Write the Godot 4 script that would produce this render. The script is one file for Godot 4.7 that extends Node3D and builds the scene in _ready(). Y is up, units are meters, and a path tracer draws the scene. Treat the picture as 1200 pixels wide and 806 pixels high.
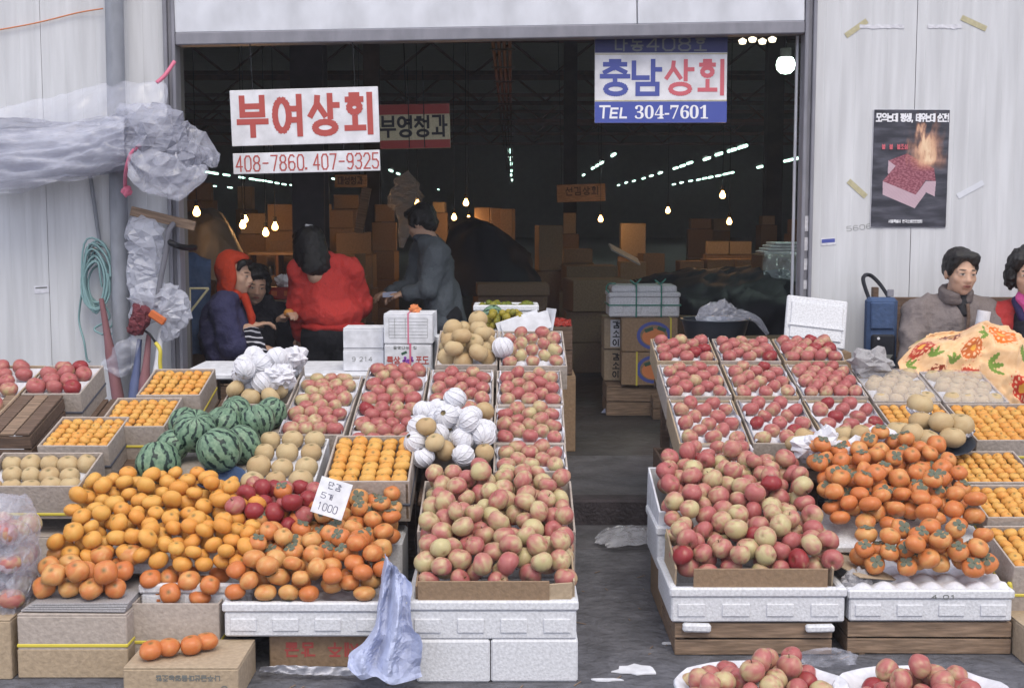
extends Node3D
# A fruit stall in front of an open market hall. Units are metres, y up; the street side is +z, the hall runs away along -z.

const SLOPE := 0.2477            # the fruit stands lean back towards the hall by this angle (radians)
var M := {}                      # materials by name
var names := {}                  # how often a name is taken, per parent
var rng := RandomNumberGenerator.new()
var fruit_list := {}             # kind -> entries that wait to be placed
var LEFT := Transform3D(Basis(Vector3.RIGHT, SLOPE), Vector3(0, 0.36, -4.2))     # frame of the left stand: x across, y off the stand, -z up the slope
var RIGHT := Transform3D(Basis(Vector3.RIGHT, SLOPE), Vector3(0, 0.33, -4.45))   # frame of the right stand

func _ready() -> void:
	set_camera_and_light()
	make_materials()
	build_ground()
	build_front_wall()
	build_hall()
	build_signs()
	build_wall_things()
	build_left_stand()
	build_right_stand()
	build_people()
	build_interior_things()
	build_litter()
	place_fruit()

func set_camera_and_light() -> void:
	rng.seed = 7
	var cam := Camera3D.new()
	cam.name = "camera"
	cam.position = Vector3(0, 1.55, 0)
	cam.rotation.x = -0.0977
	cam.fov = 30.08
	cam.near = 0.05
	cam.far = 400.0
	add_child(cam)
	cam.current = true
	var env := Environment.new()
	env.background_mode = Environment.BG_SKY
	var sm := ProceduralSkyMaterial.new()
	sm.sky_top_color = Color(0.805, 0.83, 0.905)
	sm.sky_horizon_color = Color(0.76, 0.77, 0.81)
	sm.sky_curve = 0.2
	sm.ground_bottom_color = Color(0.3, 0.3, 0.31)
	sm.ground_horizon_color = Color(0.62, 0.63, 0.66)
	sm.sun_angle_max = 1.0
	var sky := Sky.new()
	sky.sky_material = sm
	env.sky = sky
	env.tonemap_mode = Environment.TONE_MAPPER_LINEAR
	env.tonemap_exposure = 2.65
	env.fog_enabled = true            # the thin haze of the cold morning air
	env.fog_density = 0.0025
	env.fog_light_color = Color(0.88, 0.88, 0.92)
	env.sdfgi_enabled = true
	env.ssao_enabled = true
	env.ssil_enabled = true
	var we := WorldEnvironment.new()
	we.name = "world"
	we.environment = env
	add_child(we)
	var sun := DirectionalLight3D.new()
	sun.name = "sun"
	sun.light_energy = 0.3
	sun.light_color = Color(1.0, 0.97, 0.93)
	sun.light_angular_distance = 35.0
	sun.shadow_enabled = true
	sun.rotation = Vector3(-0.95, 0.25, 0)
	add_child(sun)

# ---------------------------------------------------------------- naming and nodes
func numbered(called: String, parent: Node) -> String:
	var key := "%d/%s" % [parent.get_instance_id(), called]
	var n: int = names.get(key, 0)
	names[key] = n + 1
	return called if n == 0 else "%s_%03d" % [called, n]

func tag(o: Node3D, label: String, category: String, group := "") -> Node3D:
	o.set_meta("label", label)
	o.set_meta("category", category)
	if group:
		o.set_meta("group", group)
	return o

func thing(called: String, label: String, category: String, at := Transform3D(), group := "") -> Node3D:
	var o := Node3D.new()
	o.name = numbered(called, self)
	add_child(o)
	o.transform = at
	return tag(o, label, category, group)

func part(parent: Node3D, called: String, mesh: Mesh, m: Material, at := Transform3D()) -> MeshInstance3D:
	var o := MeshInstance3D.new()
	o.name = numbered(called, parent)
	o.mesh = mesh
	o.material_override = m
	o.transform = at
	parent.add_child(o)
	return o

func single(called: String, mesh: Mesh, m: Material, label: String, category: String, at := Transform3D(), group := "") -> MeshInstance3D:
	var o := part(self, called, mesh, m, at)
	tag(o, label, category, group)
	return o

func struct(called: String, mesh: Mesh, m: Material, parent: Node3D = null, at := Transform3D()) -> MeshInstance3D:
	var o := part(parent if parent else self, called, mesh, m, at)
	if parent == null:
		o.set_meta("kind", "structure")
	return o

func T(x: float, y: float, z: float, ry := 0.0, rx := 0.0, rz := 0.0) -> Transform3D:
	return Transform3D(Basis.from_euler(Vector3(rx, ry, rz)), Vector3(x, y, z))

func lin(r: float, g: float, b: float) -> Color:
	return Color(r, g, b).srgb_to_linear()

# ---------------------------------------------------------------- mesh building
class Geo:
	var v := PackedVector3Array()
	var n := PackedVector3Array()
	var uv := PackedVector2Array()
	var c := PackedColorArray()
	var ix := PackedInt32Array()
	var col := Color(1, 1, 1)

	func quad(a: Vector3, b: Vector3, d: Vector3, e: Vector3, ua := Vector2(0, 0), ub := Vector2(1, 0), ud := Vector2(1, 1), ue := Vector2(0, 1)) -> void:
		# a, b, d, e counter-clockwise seen from the front
		var nn := (b - a).cross(d - a)
		if nn.length_squared() < 1e-16:
			nn = (d - a).cross(e - a)
		nn = nn.normalized()
		var k := v.size()
		for p in [a, b, d, e]:
			v.append(p); n.append(nn); c.append(col)
		for q in [ua, ub, ud, ue]:
			uv.append(q)
		ix.append_array([k, k + 2, k + 1, k, k + 3, k + 2])

	func tri(a: Vector3, b: Vector3, d: Vector3) -> void:
		var nn := (b - a).cross(d - a).normalized()
		var k := v.size()
		for p in [a, b, d]:
			v.append(p); n.append(nn); uv.append(Vector2()); c.append(col)
		ix.append_array([k, k + 2, k + 1])

	func box(size: Vector3, at := Transform3D(), bevel := 0.0) -> void:
		# a chamfered box centred on the transform
		var h := size * 0.5
		var b := minf(bevel, minf(h.x, minf(h.y, h.z)) * 0.45)
		var ax := [Vector3.RIGHT, Vector3.UP, Vector3.BACK]
		for i in 3:
			var j := (i + 1) % 3
			var k := (i + 2) % 3
			for s in [-1.0, 1.0]:
				var o: Vector3 = ax[i] * (s * h[i])
				var p: Vector3 = ax[j] * (h[j] - b)
				var q: Vector3 = ax[k] * (h[k] - b)
				if s < 0:
					q = -q
				quad(at * (o - p - q), at * (o + p - q), at * (o + p + q), at * (o - p + q))
		if b <= 0.0:
			return
		for i in 3:
			var j := (i + 1) % 3
			var k := (i + 2) % 3
			for sj in [-1.0, 1.0]:
				for sk in [-1.0, 1.0]:
					var e: Vector3 = ax[i] * (h[i] - b)
					var p0: Vector3 = ax[j] * (sj * h[j]) + ax[k] * (sk * (h[k] - b))
					var p1: Vector3 = ax[j] * (sj * (h[j] - b)) + ax[k] * (sk * h[k])
					if sj * sk < 0:
						quad(at * (p0 - e), at * (p0 + e), at * (p1 + e), at * (p1 - e))
					else:
						quad(at * (p0 + e), at * (p0 - e), at * (p1 - e), at * (p1 + e))
		for sx in [-1.0, 1.0]:
			for sy in [-1.0, 1.0]:
				for sz in [-1.0, 1.0]:
					var a := Vector3(sx * h.x, sy * (h.y - b), sz * (h.z - b))
					var d := Vector3(sx * (h.x - b), sy * h.y, sz * (h.z - b))
					var e := Vector3(sx * (h.x - b), sy * (h.y - b), sz * h.z)
					if sx * sy * sz > 0:
						tri(at * a, at * d, at * e)
					else:
						tri(at * a, at * e, at * d)

	func sheet(p: PackedVector3Array, nu: int, nv: int, wrap := false, cols := PackedColorArray(), scale_uv := Vector2(1, 1)) -> void:
		# nv rows of nu points, smooth; with wrap each row is a closed ring
		var k := v.size()
		var nn := PackedVector3Array()
		nn.resize(p.size())
		var cu := nu if wrap else nu - 1
		for j in nv - 1:
			for i in cu:
				var a := j * nu + i
				var b := j * nu + (i + 1) % nu
				var d := (j + 1) * nu + (i + 1) % nu
				var e := (j + 1) * nu + i
				var f := (p[d] - p[a]).cross(p[e] - p[b])
				nn[a] += f; nn[b] += f; nn[d] += f; nn[e] += f
				ix.append_array([k + a, k + d, k + b, k + a, k + e, k + d])
		if wrap:
			for j in [0, nv - 1]:
				var same := true
				for i in nu:
					same = same and p[j * nu + i].distance_squared_to(p[j * nu]) < 1e-10
				if same:
					var sum := Vector3()
					for i in nu:
						sum += nn[j * nu + i]
					for i in nu:
						nn[j * nu + i] = sum
		for i in p.size():
			v.append(p[i])
			n.append(nn[i].normalized() if nn[i].length_squared() > 1e-20 else Vector3.UP)
			uv.append(Vector2(float(i % nu) / maxf(1, nu - 1), float(i / nu) / maxf(1, nv - 1)) * scale_uv)
			c.append(cols[i] if cols.size() else col)

	func facets(p: PackedVector3Array, nu: int, nv: int, wrap := false) -> void:
		# the same grid with hard creases, as in crumpled paper and film
		for j in nv - 1:
			for i in (nu if wrap else nu - 1):
				var a := p[j * nu + i]
				var b := p[j * nu + (i + 1) % nu]
				var d := p[(j + 1) * nu + (i + 1) % nu]
				var e := p[(j + 1) * nu + i]
				if (i + j) % 2:
					tri(a, b, d)
					tri(a, d, e)
				else:
					tri(a, b, e)
					tri(b, d, e)

	func thick(p: PackedVector3Array, nu: int, nv: int, t: float, scale_uv := Vector2(1, 1)) -> void:
		# a sheet with thickness t: two skins and a rim
		var q := PackedVector3Array()
		q.resize(p.size())
		for j in nv:
			for i in nu:
				var a := p[j * nu + maxi(i - 1, 0)]
				var b := p[j * nu + mini(i + 1, nu - 1)]
				var d := p[maxi(j - 1, 0) * nu + i]
				var e := p[mini(j + 1, nv - 1) * nu + i]
				q[j * nu + i] = p[j * nu + i] - (b - a).cross(e - d).normalized() * t
		sheet(p, nu, nv, false, PackedColorArray(), scale_uv)
		var r := PackedVector3Array()
		for j in nv:
			for i in nu:
				r.append(q[j * nu + nu - 1 - i])
		sheet(r, nu, nv, false, PackedColorArray(), scale_uv)
		var rim := []
		for i in nu: rim.append(i)
		for j in range(1, nv): rim.append(j * nu + nu - 1)
		for i in range(nu - 2, -1, -1): rim.append((nv - 1) * nu + i)
		for j in range(nv - 2, -1, -1): rim.append(j * nu)
		for i in rim.size() - 1:
			quad(p[rim[i + 1]], p[rim[i]], q[rim[i]], q[rim[i + 1]])

	func tube(path: PackedVector3Array, radii: PackedFloat32Array, seg := 8, capped := true) -> void:
		var pts := PackedVector3Array()
		var m := path.size()
		var side := Vector3()
		for i in m:
			var d := (path[mini(i + 1, m - 1)] - path[maxi(i - 1, 0)]).normalized()
			if i == 0:
				side = d.cross(Vector3.UP if absf(d.y) < 0.9 else Vector3.RIGHT).normalized()
			else:
				side = (side - d * side.dot(d)).normalized()
			var other := d.cross(side)
			var r := radii[mini(i, radii.size() - 1)]
			for s in seg:
				var a := TAU * s / seg
				pts.append(path[i] + (side * cos(a) + other * sin(a)) * r)
		if capped:
			var full := PackedVector3Array()
			for s in seg: full.append(path[0])
			full.append_array(pts)
			for s in seg: full.append(path[m - 1])
			sheet(full, seg, m + 2, true)
		else:
			sheet(pts, seg, m, true)

	func rod(a: Vector3, b: Vector3, r: float, seg := 8) -> void:
		# a straight rod with flat ends
		var d := (b - a).normalized()
		var s := d.cross(Vector3.UP if absf(d.y) < 0.9 else Vector3.RIGHT).normalized() * r
		var o := d.cross(s)
		var p := PackedVector3Array()
		for e in [a, b]:
			for k in seg:
				var t := TAU * k / seg
				p.append(e + s * cos(t) + o * sin(t))
		sheet(p, seg, 2, true)
		for k in seg:
			var k2 := (k + 1) % seg
			tri(a, p[k2], p[k])
			tri(b, p[seg + k], p[seg + k2])

	func lathe(prof: PackedVector2Array, seg: int, at := Transform3D()) -> void:
		var pts := PackedVector3Array()
		for q in prof:
			for s in seg:
				var a := -TAU * s / seg
				pts.append(at * Vector3(q.x * cos(a), q.y, q.x * sin(a)))
		sheet(pts, seg, prof.size(), true)

	func slab(poly: PackedVector2Array, t: float, at := Transform3D()) -> void:
		# an outline (counter-clockwise in xy) with thickness t towards +z
		var tr := Geometry2D.triangulate_polygon(poly)
		for i in range(0, tr.size(), 3):
			var a := poly[tr[i]]
			var b := poly[tr[i + 1]]
			var d := poly[tr[i + 2]]
			if (b - a).cross(d - a) < 0:
				var w := b
				b = d
				d = w
			tri(at * Vector3(a.x, a.y, t), at * Vector3(b.x, b.y, t), at * Vector3(d.x, d.y, t))
			tri(at * Vector3(a.x, a.y, 0), at * Vector3(d.x, d.y, 0), at * Vector3(b.x, b.y, 0))
		var ccw := not Geometry2D.is_polygon_clockwise(poly)
		for i in poly.size():
			var a := poly[i]
			var b := poly[(i + 1) % poly.size()]
			if not ccw:
				var w := a
				a = b
				b = w
			quad(at * Vector3(a.x, a.y, 0), at * Vector3(b.x, b.y, 0), at * Vector3(b.x, b.y, t), at * Vector3(a.x, a.y, t))

	func add(other: Mesh, at: Transform3D) -> void:
		var arr := other.surface_get_arrays(0)
		var k := v.size()
		var ov: PackedVector3Array = arr[Mesh.ARRAY_VERTEX]
		var on: PackedVector3Array = arr[Mesh.ARRAY_NORMAL]
		var oc: PackedColorArray = arr[Mesh.ARRAY_COLOR]
		var ou: PackedVector2Array = arr[Mesh.ARRAY_TEX_UV]
		var oi: PackedInt32Array = arr[Mesh.ARRAY_INDEX]
		for i in ov.size():
			v.append(at * ov[i])
			n.append((at.basis * on[i]).normalized())
			c.append(oc[i])
			uv.append(ou[i])
		for i in oi:
			ix.append(k + i)

	func mesh() -> ArrayMesh:
		var arr := []
		arr.resize(Mesh.ARRAY_MAX)
		arr[Mesh.ARRAY_VERTEX] = v
		arr[Mesh.ARRAY_NORMAL] = n
		arr[Mesh.ARRAY_TEX_UV] = uv
		arr[Mesh.ARRAY_COLOR] = c
		arr[Mesh.ARRAY_INDEX] = ix
		var m := ArrayMesh.new()
		m.add_surface_from_arrays(Mesh.PRIMITIVE_TRIANGLES, arr)
		return m

func box_mesh(size: Vector3, bevel := 0.0, at := Transform3D()) -> ArrayMesh:
	var g := Geo.new()
	g.box(size, at, bevel)
	return g.mesh()

func rod_mesh(a: Vector3, b: Vector3, r: float, seg := 10) -> ArrayMesh:
	var g := Geo.new()
	g.rod(a, b, r, seg)
	return g.mesh()

func tube_mesh(path: PackedVector3Array, r: float, seg := 8) -> ArrayMesh:
	var g := Geo.new()
	g.tube(path, PackedFloat32Array([r]), seg)
	return g.mesh()

func curve(pts: Array, steps := 6) -> PackedVector3Array:
	# a smooth path through the points
	var out := PackedVector3Array()
	for i in pts.size() - 1:
		var a: Vector3 = pts[maxi(i - 1, 0)]
		var b: Vector3 = pts[i]
		var d: Vector3 = pts[i + 1]
		var e: Vector3 = pts[mini(i + 2, pts.size() - 1)]
		for s in steps:
			out.append(b.cubic_interpolate(d, a, e, float(s) / steps))
	out.append(pts[pts.size() - 1])
	return out

# ---------------------------------------------------------------- bodies: rounded bones blended into one skin
class Blob:
	var prims := []      # [kind, a, b, ra, rb, colour, inverse basis, radii]
	var paints := []     # [centre, inverse basis, radii, colour]
	var k := 60.0
	var ripple := 0.0
	var ripple_scale := Vector3(1, 1, 1)
	var ripple_freq := 9.0
	var ripple_seed := 1

	func cap(a: Vector3, b: Vector3, ra: float, rb: float, c: Color) -> void:
		prims.append([0, a, b, ra, rb, c, Basis(), Vector3()])

	func ell(o: Vector3, r: Vector3, c: Color, b := Basis()) -> void:
		prims.append([1, o, o, maxf(r.x, maxf(r.y, r.z)), minf(r.x, minf(r.y, r.z)), c, b.inverse(), r])

	func paint(o: Vector3, r: Vector3, c: Color, b := Basis()) -> void:
		paints.append([o, b.inverse(), r, c])

	func dist(q: Array, p: Vector3) -> float:
		if q[0] == 0:
			var a: Vector3 = q[1]
			var ab: Vector3 = q[2] - a
			var t := clampf((p - a).dot(ab) / maxf(ab.length_squared(), 1e-9), 0.0, 1.0)
			return (p - a - ab * t).length() - lerpf(q[3], q[4], t)
		var w: Vector3 = q[6] * (p - q[1])
		var r: Vector3 = q[7]
		var u := w / r
		var k0 := u.length()
		if k0 < 1e-4:
			return -q[4]
		return k0 * (k0 - 1.0) / (u / r).length()

	func into(g: Geo, cell: float) -> void:
		var margin := 5.0 / k
		var lo := Vector3(1e9, 1e9, 1e9)
		var hi := -lo
		for q in prims:
			var r: float = maxf(q[3], q[4]) + cell * 3.0
			lo = lo.min(q[1].min(q[2]) - Vector3(r, r, r))
			hi = hi.max(q[1].max(q[2]) + Vector3(r, r, r))
		var nx := int((hi.x - lo.x) / cell) + 2
		var ny := int((hi.y - lo.y) / cell) + 2
		var nz := int((hi.z - lo.z) / cell) + 2
		var f := PackedFloat32Array()
		f.resize(nx * ny * nz)
		var size := Vector3(nx - 1, ny - 1, nz - 1)
		for q in prims:
			var r: float = maxf(q[3], q[4]) + margin
			var a: Vector3 = ((q[1].min(q[2]) - Vector3(r, r, r) - lo) / cell).floor().clamp(Vector3(), size)
			var b: Vector3 = ((q[1].max(q[2]) + Vector3(r, r, r) - lo) / cell).ceil().clamp(Vector3(), size)
			for z in range(int(a.z), int(b.z) + 1):
				for y in range(int(a.y), int(b.y) + 1):
					var at := (z * ny + y) * nx
					for x in range(int(a.x), int(b.x) + 1):
						var d := dist(q, lo + Vector3(x, y, z) * cell)
						if d < margin:
							f[at + x] += exp(-k * maxf(d, -0.25))
		var ids := {}
		var pos := PackedVector3Array()
		var noise := FastNoiseLite.new()
		noise.seed = ripple_seed
		noise.frequency = ripple_freq
		noise.fractal_octaves = 3
		noise.fractal_type = FastNoiseLite.FRACTAL_RIDGED if ripple_freq < 15.0 else FastNoiseLite.FRACTAL_FBM
		var nxy := nx * ny
		var offs := [0, 1, nx, nx + 1, nxy, nxy + 1, nxy + nx, nxy + nx + 1]
		var where := [Vector3(0, 0, 0), Vector3(1, 0, 0), Vector3(0, 1, 0), Vector3(1, 1, 0), Vector3(0, 0, 1), Vector3(1, 0, 1), Vector3(0, 1, 1), Vector3(1, 1, 1)]
		var edges := [[0, 1], [2, 3], [4, 5], [6, 7], [0, 2], [1, 3], [4, 6], [5, 7], [0, 4], [1, 5], [2, 6], [3, 7]]
		var quads := PackedInt32Array()
		for z in nz - 1:
			for y in ny - 1:
				var row := (z * ny + y) * nx
				for x in nx - 1:
					var at := row + x
					var first := f[at] > 1.0
					var mixed := false
					for o in offs:
						if (f[at + o] > 1.0) != first:
							mixed = true
							break
					if not mixed:
						continue
					var sum := Vector3()
					var cnt := 0
					for e in edges:
						var fa := f[at + offs[e[0]]]
						var fb := f[at + offs[e[1]]]
						if (fa > 1.0) != (fb > 1.0):
							var da := -log(maxf(fa, 1e-9)) / k
							var db := -log(maxf(fb, 1e-9)) / k
							sum += (where[e[0]] as Vector3).lerp(where[e[1]], clampf(da / (da - db), 0.0, 1.0))
							cnt += 1
					ids[at] = pos.size()
					pos.append(lo + (Vector3(x, y, z) + sum / cnt) * cell)
					# quads on the three edges that leave this corner
					if x > 0 and y > 0 and z > 0:
						if first != (f[at + 1] > 1.0):
							quads.append_array([at, at - nx, at - nx - nxy, at - nxy, 1 if first else 0])
						if first != (f[at + nx] > 1.0):
							quads.append_array([at, at - nxy, at - nxy - 1, at - 1, 1 if first else 0])
						if first != (f[at + nxy] > 1.0):
							quads.append_array([at, at - 1, at - 1 - nx, at - nx, 1 if first else 0])
		var nn := PackedVector3Array()
		nn.resize(pos.size())
		var faces := PackedInt32Array()
		for i in range(0, quads.size(), 5):
			var a: int = ids.get(quads[i], -1)
			var b: int = ids.get(quads[i + 1], -1)
			var d: int = ids.get(quads[i + 2], -1)
			var e: int = ids.get(quads[i + 3], -1)
			if a < 0 or b < 0 or d < 0 or e < 0:
				continue
			if quads[i + 4] == 0:
				var w := b
				b = e
				e = w
			var fn := (pos[d] - pos[a]).cross(pos[e] - pos[b])
			nn[a] += fn; nn[b] += fn; nn[d] += fn; nn[e] += fn
			faces.append_array([a, d, b, a, e, d])
		if ripple > 0.0:
			var moved := pos.duplicate()
			for i in pos.size():
				moved[i] += nn[i].normalized() * (ripple * noise.get_noise_3dv(pos[i] * ripple_scale))
			for i in nn.size():
				nn[i] = Vector3()
			pos = moved
			for i in range(0, faces.size(), 3):
				var fn := (pos[faces[i + 2]] - pos[faces[i]]).cross(pos[faces[i + 1]] - pos[faces[i]])
				nn[faces[i]] += fn; nn[faces[i + 1]] += fn; nn[faces[i + 2]] += fn
		var base := g.v.size()
		for i in pos.size():
			var p := pos[i]
			var wsum := 0.0
			var cs := Color(0, 0, 0)
			for q in prims:
				var w := exp(-k * clampf(dist(q, p), -0.2, 0.5))
				wsum += w
				cs += q[5] * w
			cs = cs / maxf(wsum, 1e-12)
			for t in paints:
				var e := ((t[1] * (p - t[0])) / t[2] as Vector3).length()
				if e < 1.25:
					cs = cs.lerp(t[3], clampf((1.25 - e) / 0.4, 0.0, 1.0))
			cs.a = 1.0
			g.v.append(p)
			g.n.append(nn[i].normalized())
			g.uv.append(Vector2(p.x, p.y))
			g.c.append(cs)
		for i in faces:
			g.ix.append(base + i)

	func mesh(cell: float) -> ArrayMesh:
		var g := Geo.new()
		into(g, cell)
		return g.mesh()

# ---------------------------------------------------------------- lettering: strokes, Hangul put together from its letters
const LEAD := ["g", "gg", "n", "d", "dd", "r", "m", "b", "bb", "s", "ss", "o", "j", "jj", "c", "k", "t", "p", "h"]
const TAIL := ["", "g", "gg", "gs", "n", "nj", "nh", "d", "r", "rg", "rm", "rb", "rs", "rt", "rp", "rh", "m", "b", "bs", "s", "ss", "o", "j", "c", "k", "t", "p", "h"]

func ring(cx: float, cy: float, rx: float, ry: float, steps := 14) -> Array:
	var o := []
	for i in steps + 1:
		var a := TAU * i / steps
		o.append(Vector2(cx + rx * cos(a), cy + ry * sin(a)))
	return o

func pts2(flat: Array) -> Array:
	var o := []
	for i in range(0, flat.size(), 2):
		o.append(Vector2(flat[i], flat[i + 1]))
	return o

func jamo(s: String) -> Array:
	match s:
		"g": return [pts2([0, 0, 1, 0, 1, 1])]
		"n": return [pts2([0, 0, 0, 1, 1, 1])]
		"d": return [pts2([1, 0, 0, 0, 0, 1, 1, 1])]
		"r": return [pts2([0, 0, 1, 0, 1, 0.5, 0, 0.5, 0, 1, 1, 1])]
		"m": return [pts2([0, 0, 1, 0, 1, 1, 0, 1, 0, 0])]
		"b": return [pts2([0, 0, 0, 1, 1, 1, 1, 0]), pts2([0, 0.5, 1, 0.5])]
		"s": return [pts2([0.5, 0, 0.45, 0.4, 0, 1]), pts2([0.5, 0.35, 1, 1])]
		"o": return [ring(0.5, 0.5, 0.5, 0.5)]
		"j": return [pts2([0, 0, 1, 0]), pts2([0.5, 0.05, 0.42, 0.5, 0, 1]), pts2([0.5, 0.4, 1, 1])]
		"c": return [pts2([0.3, 0, 0.7, 0]), pts2([0, 0.28, 1, 0.28]), pts2([0.5, 0.3, 0.42, 0.6, 0, 1]), pts2([0.5, 0.55, 1, 1])]
		"k": return [pts2([0, 0, 1, 0, 1, 1]), pts2([0, 0.5, 1, 0.5])]
		"t": return [pts2([1, 0, 0, 0, 0, 1, 1, 1]), pts2([0, 0.5, 1, 0.5])]
		"p": return [pts2([0, 0, 1, 0]), pts2([0, 1, 1, 1]), pts2([0.28, 0, 0.28, 1]), pts2([0.72, 0, 0.72, 1])]
		"h": return [pts2([0.3, 0, 0.7, 0]), pts2([0, 0.25, 1, 0.25]), ring(0.5, 0.73, 0.38, 0.27)]
	var two := []
	for half in 2:
		for st in jamo(s[half % s.length()]):
			var o := []
			for q in st:
				o.append(Vector2(q.x * 0.44 + 0.56 * half, q.y))
			two.append(o)
	return two

func put_in(strokes: Array, x0: float, y0: float, x1: float, y1: float) -> Array:
	var out := []
	for st in strokes:
		var o := []
		for q in st:
			o.append(Vector2(lerpf(x0, x1, q.x), lerpf(y0, y1, q.y)))
		out.append(o)
	return out

func upright(kind: String) -> Array:
	# vowels that stand to the right of the first letter
	match kind:
		"a": return [pts2([0.3, 0, 0.3, 1]), pts2([0.3, 0.45, 1, 0.45])]
		"ya": return [pts2([0.3, 0, 0.3, 1]), pts2([0.3, 0.32, 1, 0.32]), pts2([0.3, 0.62, 1, 0.62])]
		"eo": return [pts2([0.8, 0, 0.8, 1]), pts2([0, 0.45, 0.8, 0.45])]
		"yeo": return [pts2([0.8, 0, 0.8, 1]), pts2([0, 0.32, 0.8, 0.32]), pts2([0, 0.62, 0.8, 0.62])]
		"ae": return [pts2([0.15, 0, 0.15, 1]), pts2([0.9, 0, 0.9, 1]), pts2([0.15, 0.5, 0.9, 0.5])]
		"e": return [pts2([0.4, 0, 0.4, 1]), pts2([0.95, 0, 0.95, 1]), pts2([0, 0.5, 0.4, 0.5])]
	return [pts2([0.6, 0, 0.6, 1])]

func lying(kind: String) -> Array:
	match kind:
		"o": return [pts2([0, 1, 1, 1]), pts2([0.5, 0.1, 0.5, 1])]
		"yo": return [pts2([0, 1, 1, 1]), pts2([0.35, 0.1, 0.35, 1]), pts2([0.65, 0.1, 0.65, 1])]
		"u": return [pts2([0, 0.1, 1, 0.1]), pts2([0.5, 0.1, 0.5, 1])]
		"yu": return [pts2([0, 0.1, 1, 0.1]), pts2([0.35, 0.1, 0.35, 1]), pts2([0.65, 0.1, 0.65, 1])]
	return [pts2([0, 0.5, 1, 0.5])]

func glyph(ch: String) -> Array:
	var u := ch.unicode_at(0)
	if u >= 0xAC00 and u < 0xD7A4:
		var q := u - 0xAC00
		var lead: String = LEAD[q / 588]
		var vo := (q / 28) % 21
		var tail: String = TAIL[q % 28]
		var st := []
		var stand: String = ["a", "ae", "ya", "ae", "eo", "e", "yeo", "e", "", "a", "ae", "i", "", "", "eo", "e", "i", "", "", "i", "i"][vo]
		var lie: String = ["", "", "", "", "", "", "", "", "o", "o", "o", "o", "yo", "u", "u", "u", "u", "yu", "eu", "eu", ""][vo]
		var bottom := 0.56 if tail else 1.0
		if lie and stand:
			st += put_in(jamo(lead), 0.05, 0, 0.55, bottom * 0.45)
			st += put_in(lying(lie), 0, bottom * 0.58, 0.62, bottom * 0.88)
			st += put_in(upright(stand), 0.7, 0, 1, bottom)
		elif stand:
			st += put_in(jamo(lead), 0, bottom * 0.08, 0.52, bottom * 0.9)
			st += put_in(upright(stand), 0.62, 0, 1, bottom)
		else:
			st += put_in(jamo(lead), 0.12, 0, 0.88, 0.33 if tail else 0.45)
			st += put_in(lying(lie), 0, 0.44 if tail else 0.6, 1, 0.62 if tail else 1.0)
		if tail:
			st += put_in(jamo(tail), 0.15, 0.7, 0.9, 1.0)
		return st
	match ch:
		"0": return [pts2([0.25, 0, 0.75, 0, 1, 0.2, 1, 0.8, 0.75, 1, 0.25, 1, 0, 0.8, 0, 0.2, 0.25, 0])]
		"1": return [pts2([0.2, 0.15, 0.5, 0, 0.5, 1])]
		"2": return [pts2([0, 0.2, 0.25, 0, 0.75, 0, 1, 0.2, 1, 0.4, 0, 1, 1, 1])]
		"3": return [pts2([0, 0.15, 0.25, 0, 0.75, 0, 1, 0.2, 1, 0.35, 0.75, 0.48, 0.4, 0.48]), pts2([0.75, 0.48, 1, 0.62, 1, 0.8, 0.75, 1, 0.25, 1, 0, 0.85])]
		"4": return [pts2([0.75, 1, 0.75, 0, 0, 0.7, 1, 0.7])]
		"5": return [pts2([0.95, 0, 0.1, 0, 0.05, 0.42, 0.7, 0.42, 1, 0.58, 1, 0.82, 0.75, 1, 0.2, 1, 0, 0.85])]
		"6": return [pts2([0.9, 0.1, 0.7, 0, 0.3, 0, 0, 0.25, 0, 0.8, 0.25, 1, 0.75, 1, 1, 0.8, 1, 0.6, 0.75, 0.45, 0.25, 0.45, 0, 0.6])]
		"7": return [pts2([0, 0, 1, 0, 0.4, 1])]
		"8": return [pts2([0.3, 0, 0.7, 0, 0.95, 0.15, 0.95, 0.33, 0.7, 0.47, 0.3, 0.47, 0.05, 0.33, 0.05, 0.15, 0.3, 0]), pts2([0.3, 0.47, 0, 0.65, 0, 0.85, 0.25, 1, 0.75, 1, 1, 0.85, 1, 0.65, 0.7, 0.47])]
		"9": return [pts2([0.1, 0.95, 0.3, 1, 0.7, 1, 1, 0.75, 1, 0.2, 0.75, 0, 0.25, 0, 0, 0.2, 0, 0.4, 0.25, 0.55, 0.75, 0.55, 1, 0.4])]
		"-": return [pts2([0.1, 0.5, 0.9, 0.5])]
		".": return [pts2([0.45, 0.92, 0.55, 0.92])]
		",": return [pts2([0.3, 0.9, 0.2, 1.1])]
		"!": return [pts2([0.5, 0, 0.5, 0.7]), pts2([0.5, 0.95, 0.5, 1.0])]
		"@": return [ring(0.5, 0.42, 0.5, 0.42), pts2([0.1, 1, 0.4, 0.8]), pts2([0.9, 1, 0.6, 0.8])]
		"T": return [pts2([0, 0, 1.25, 0]), pts2([0.5, 0, 0.4, 1])]
		"E": return [pts2([1, 0.2, 0.2, 0.2, 0.05, 1, 0.85, 1]), pts2([0.12, 0.6, 0.85, 0.6])]
		"L": return [pts2([0.2, 0.2, 0.05, 1, 0.8, 1])]
	return []

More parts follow.
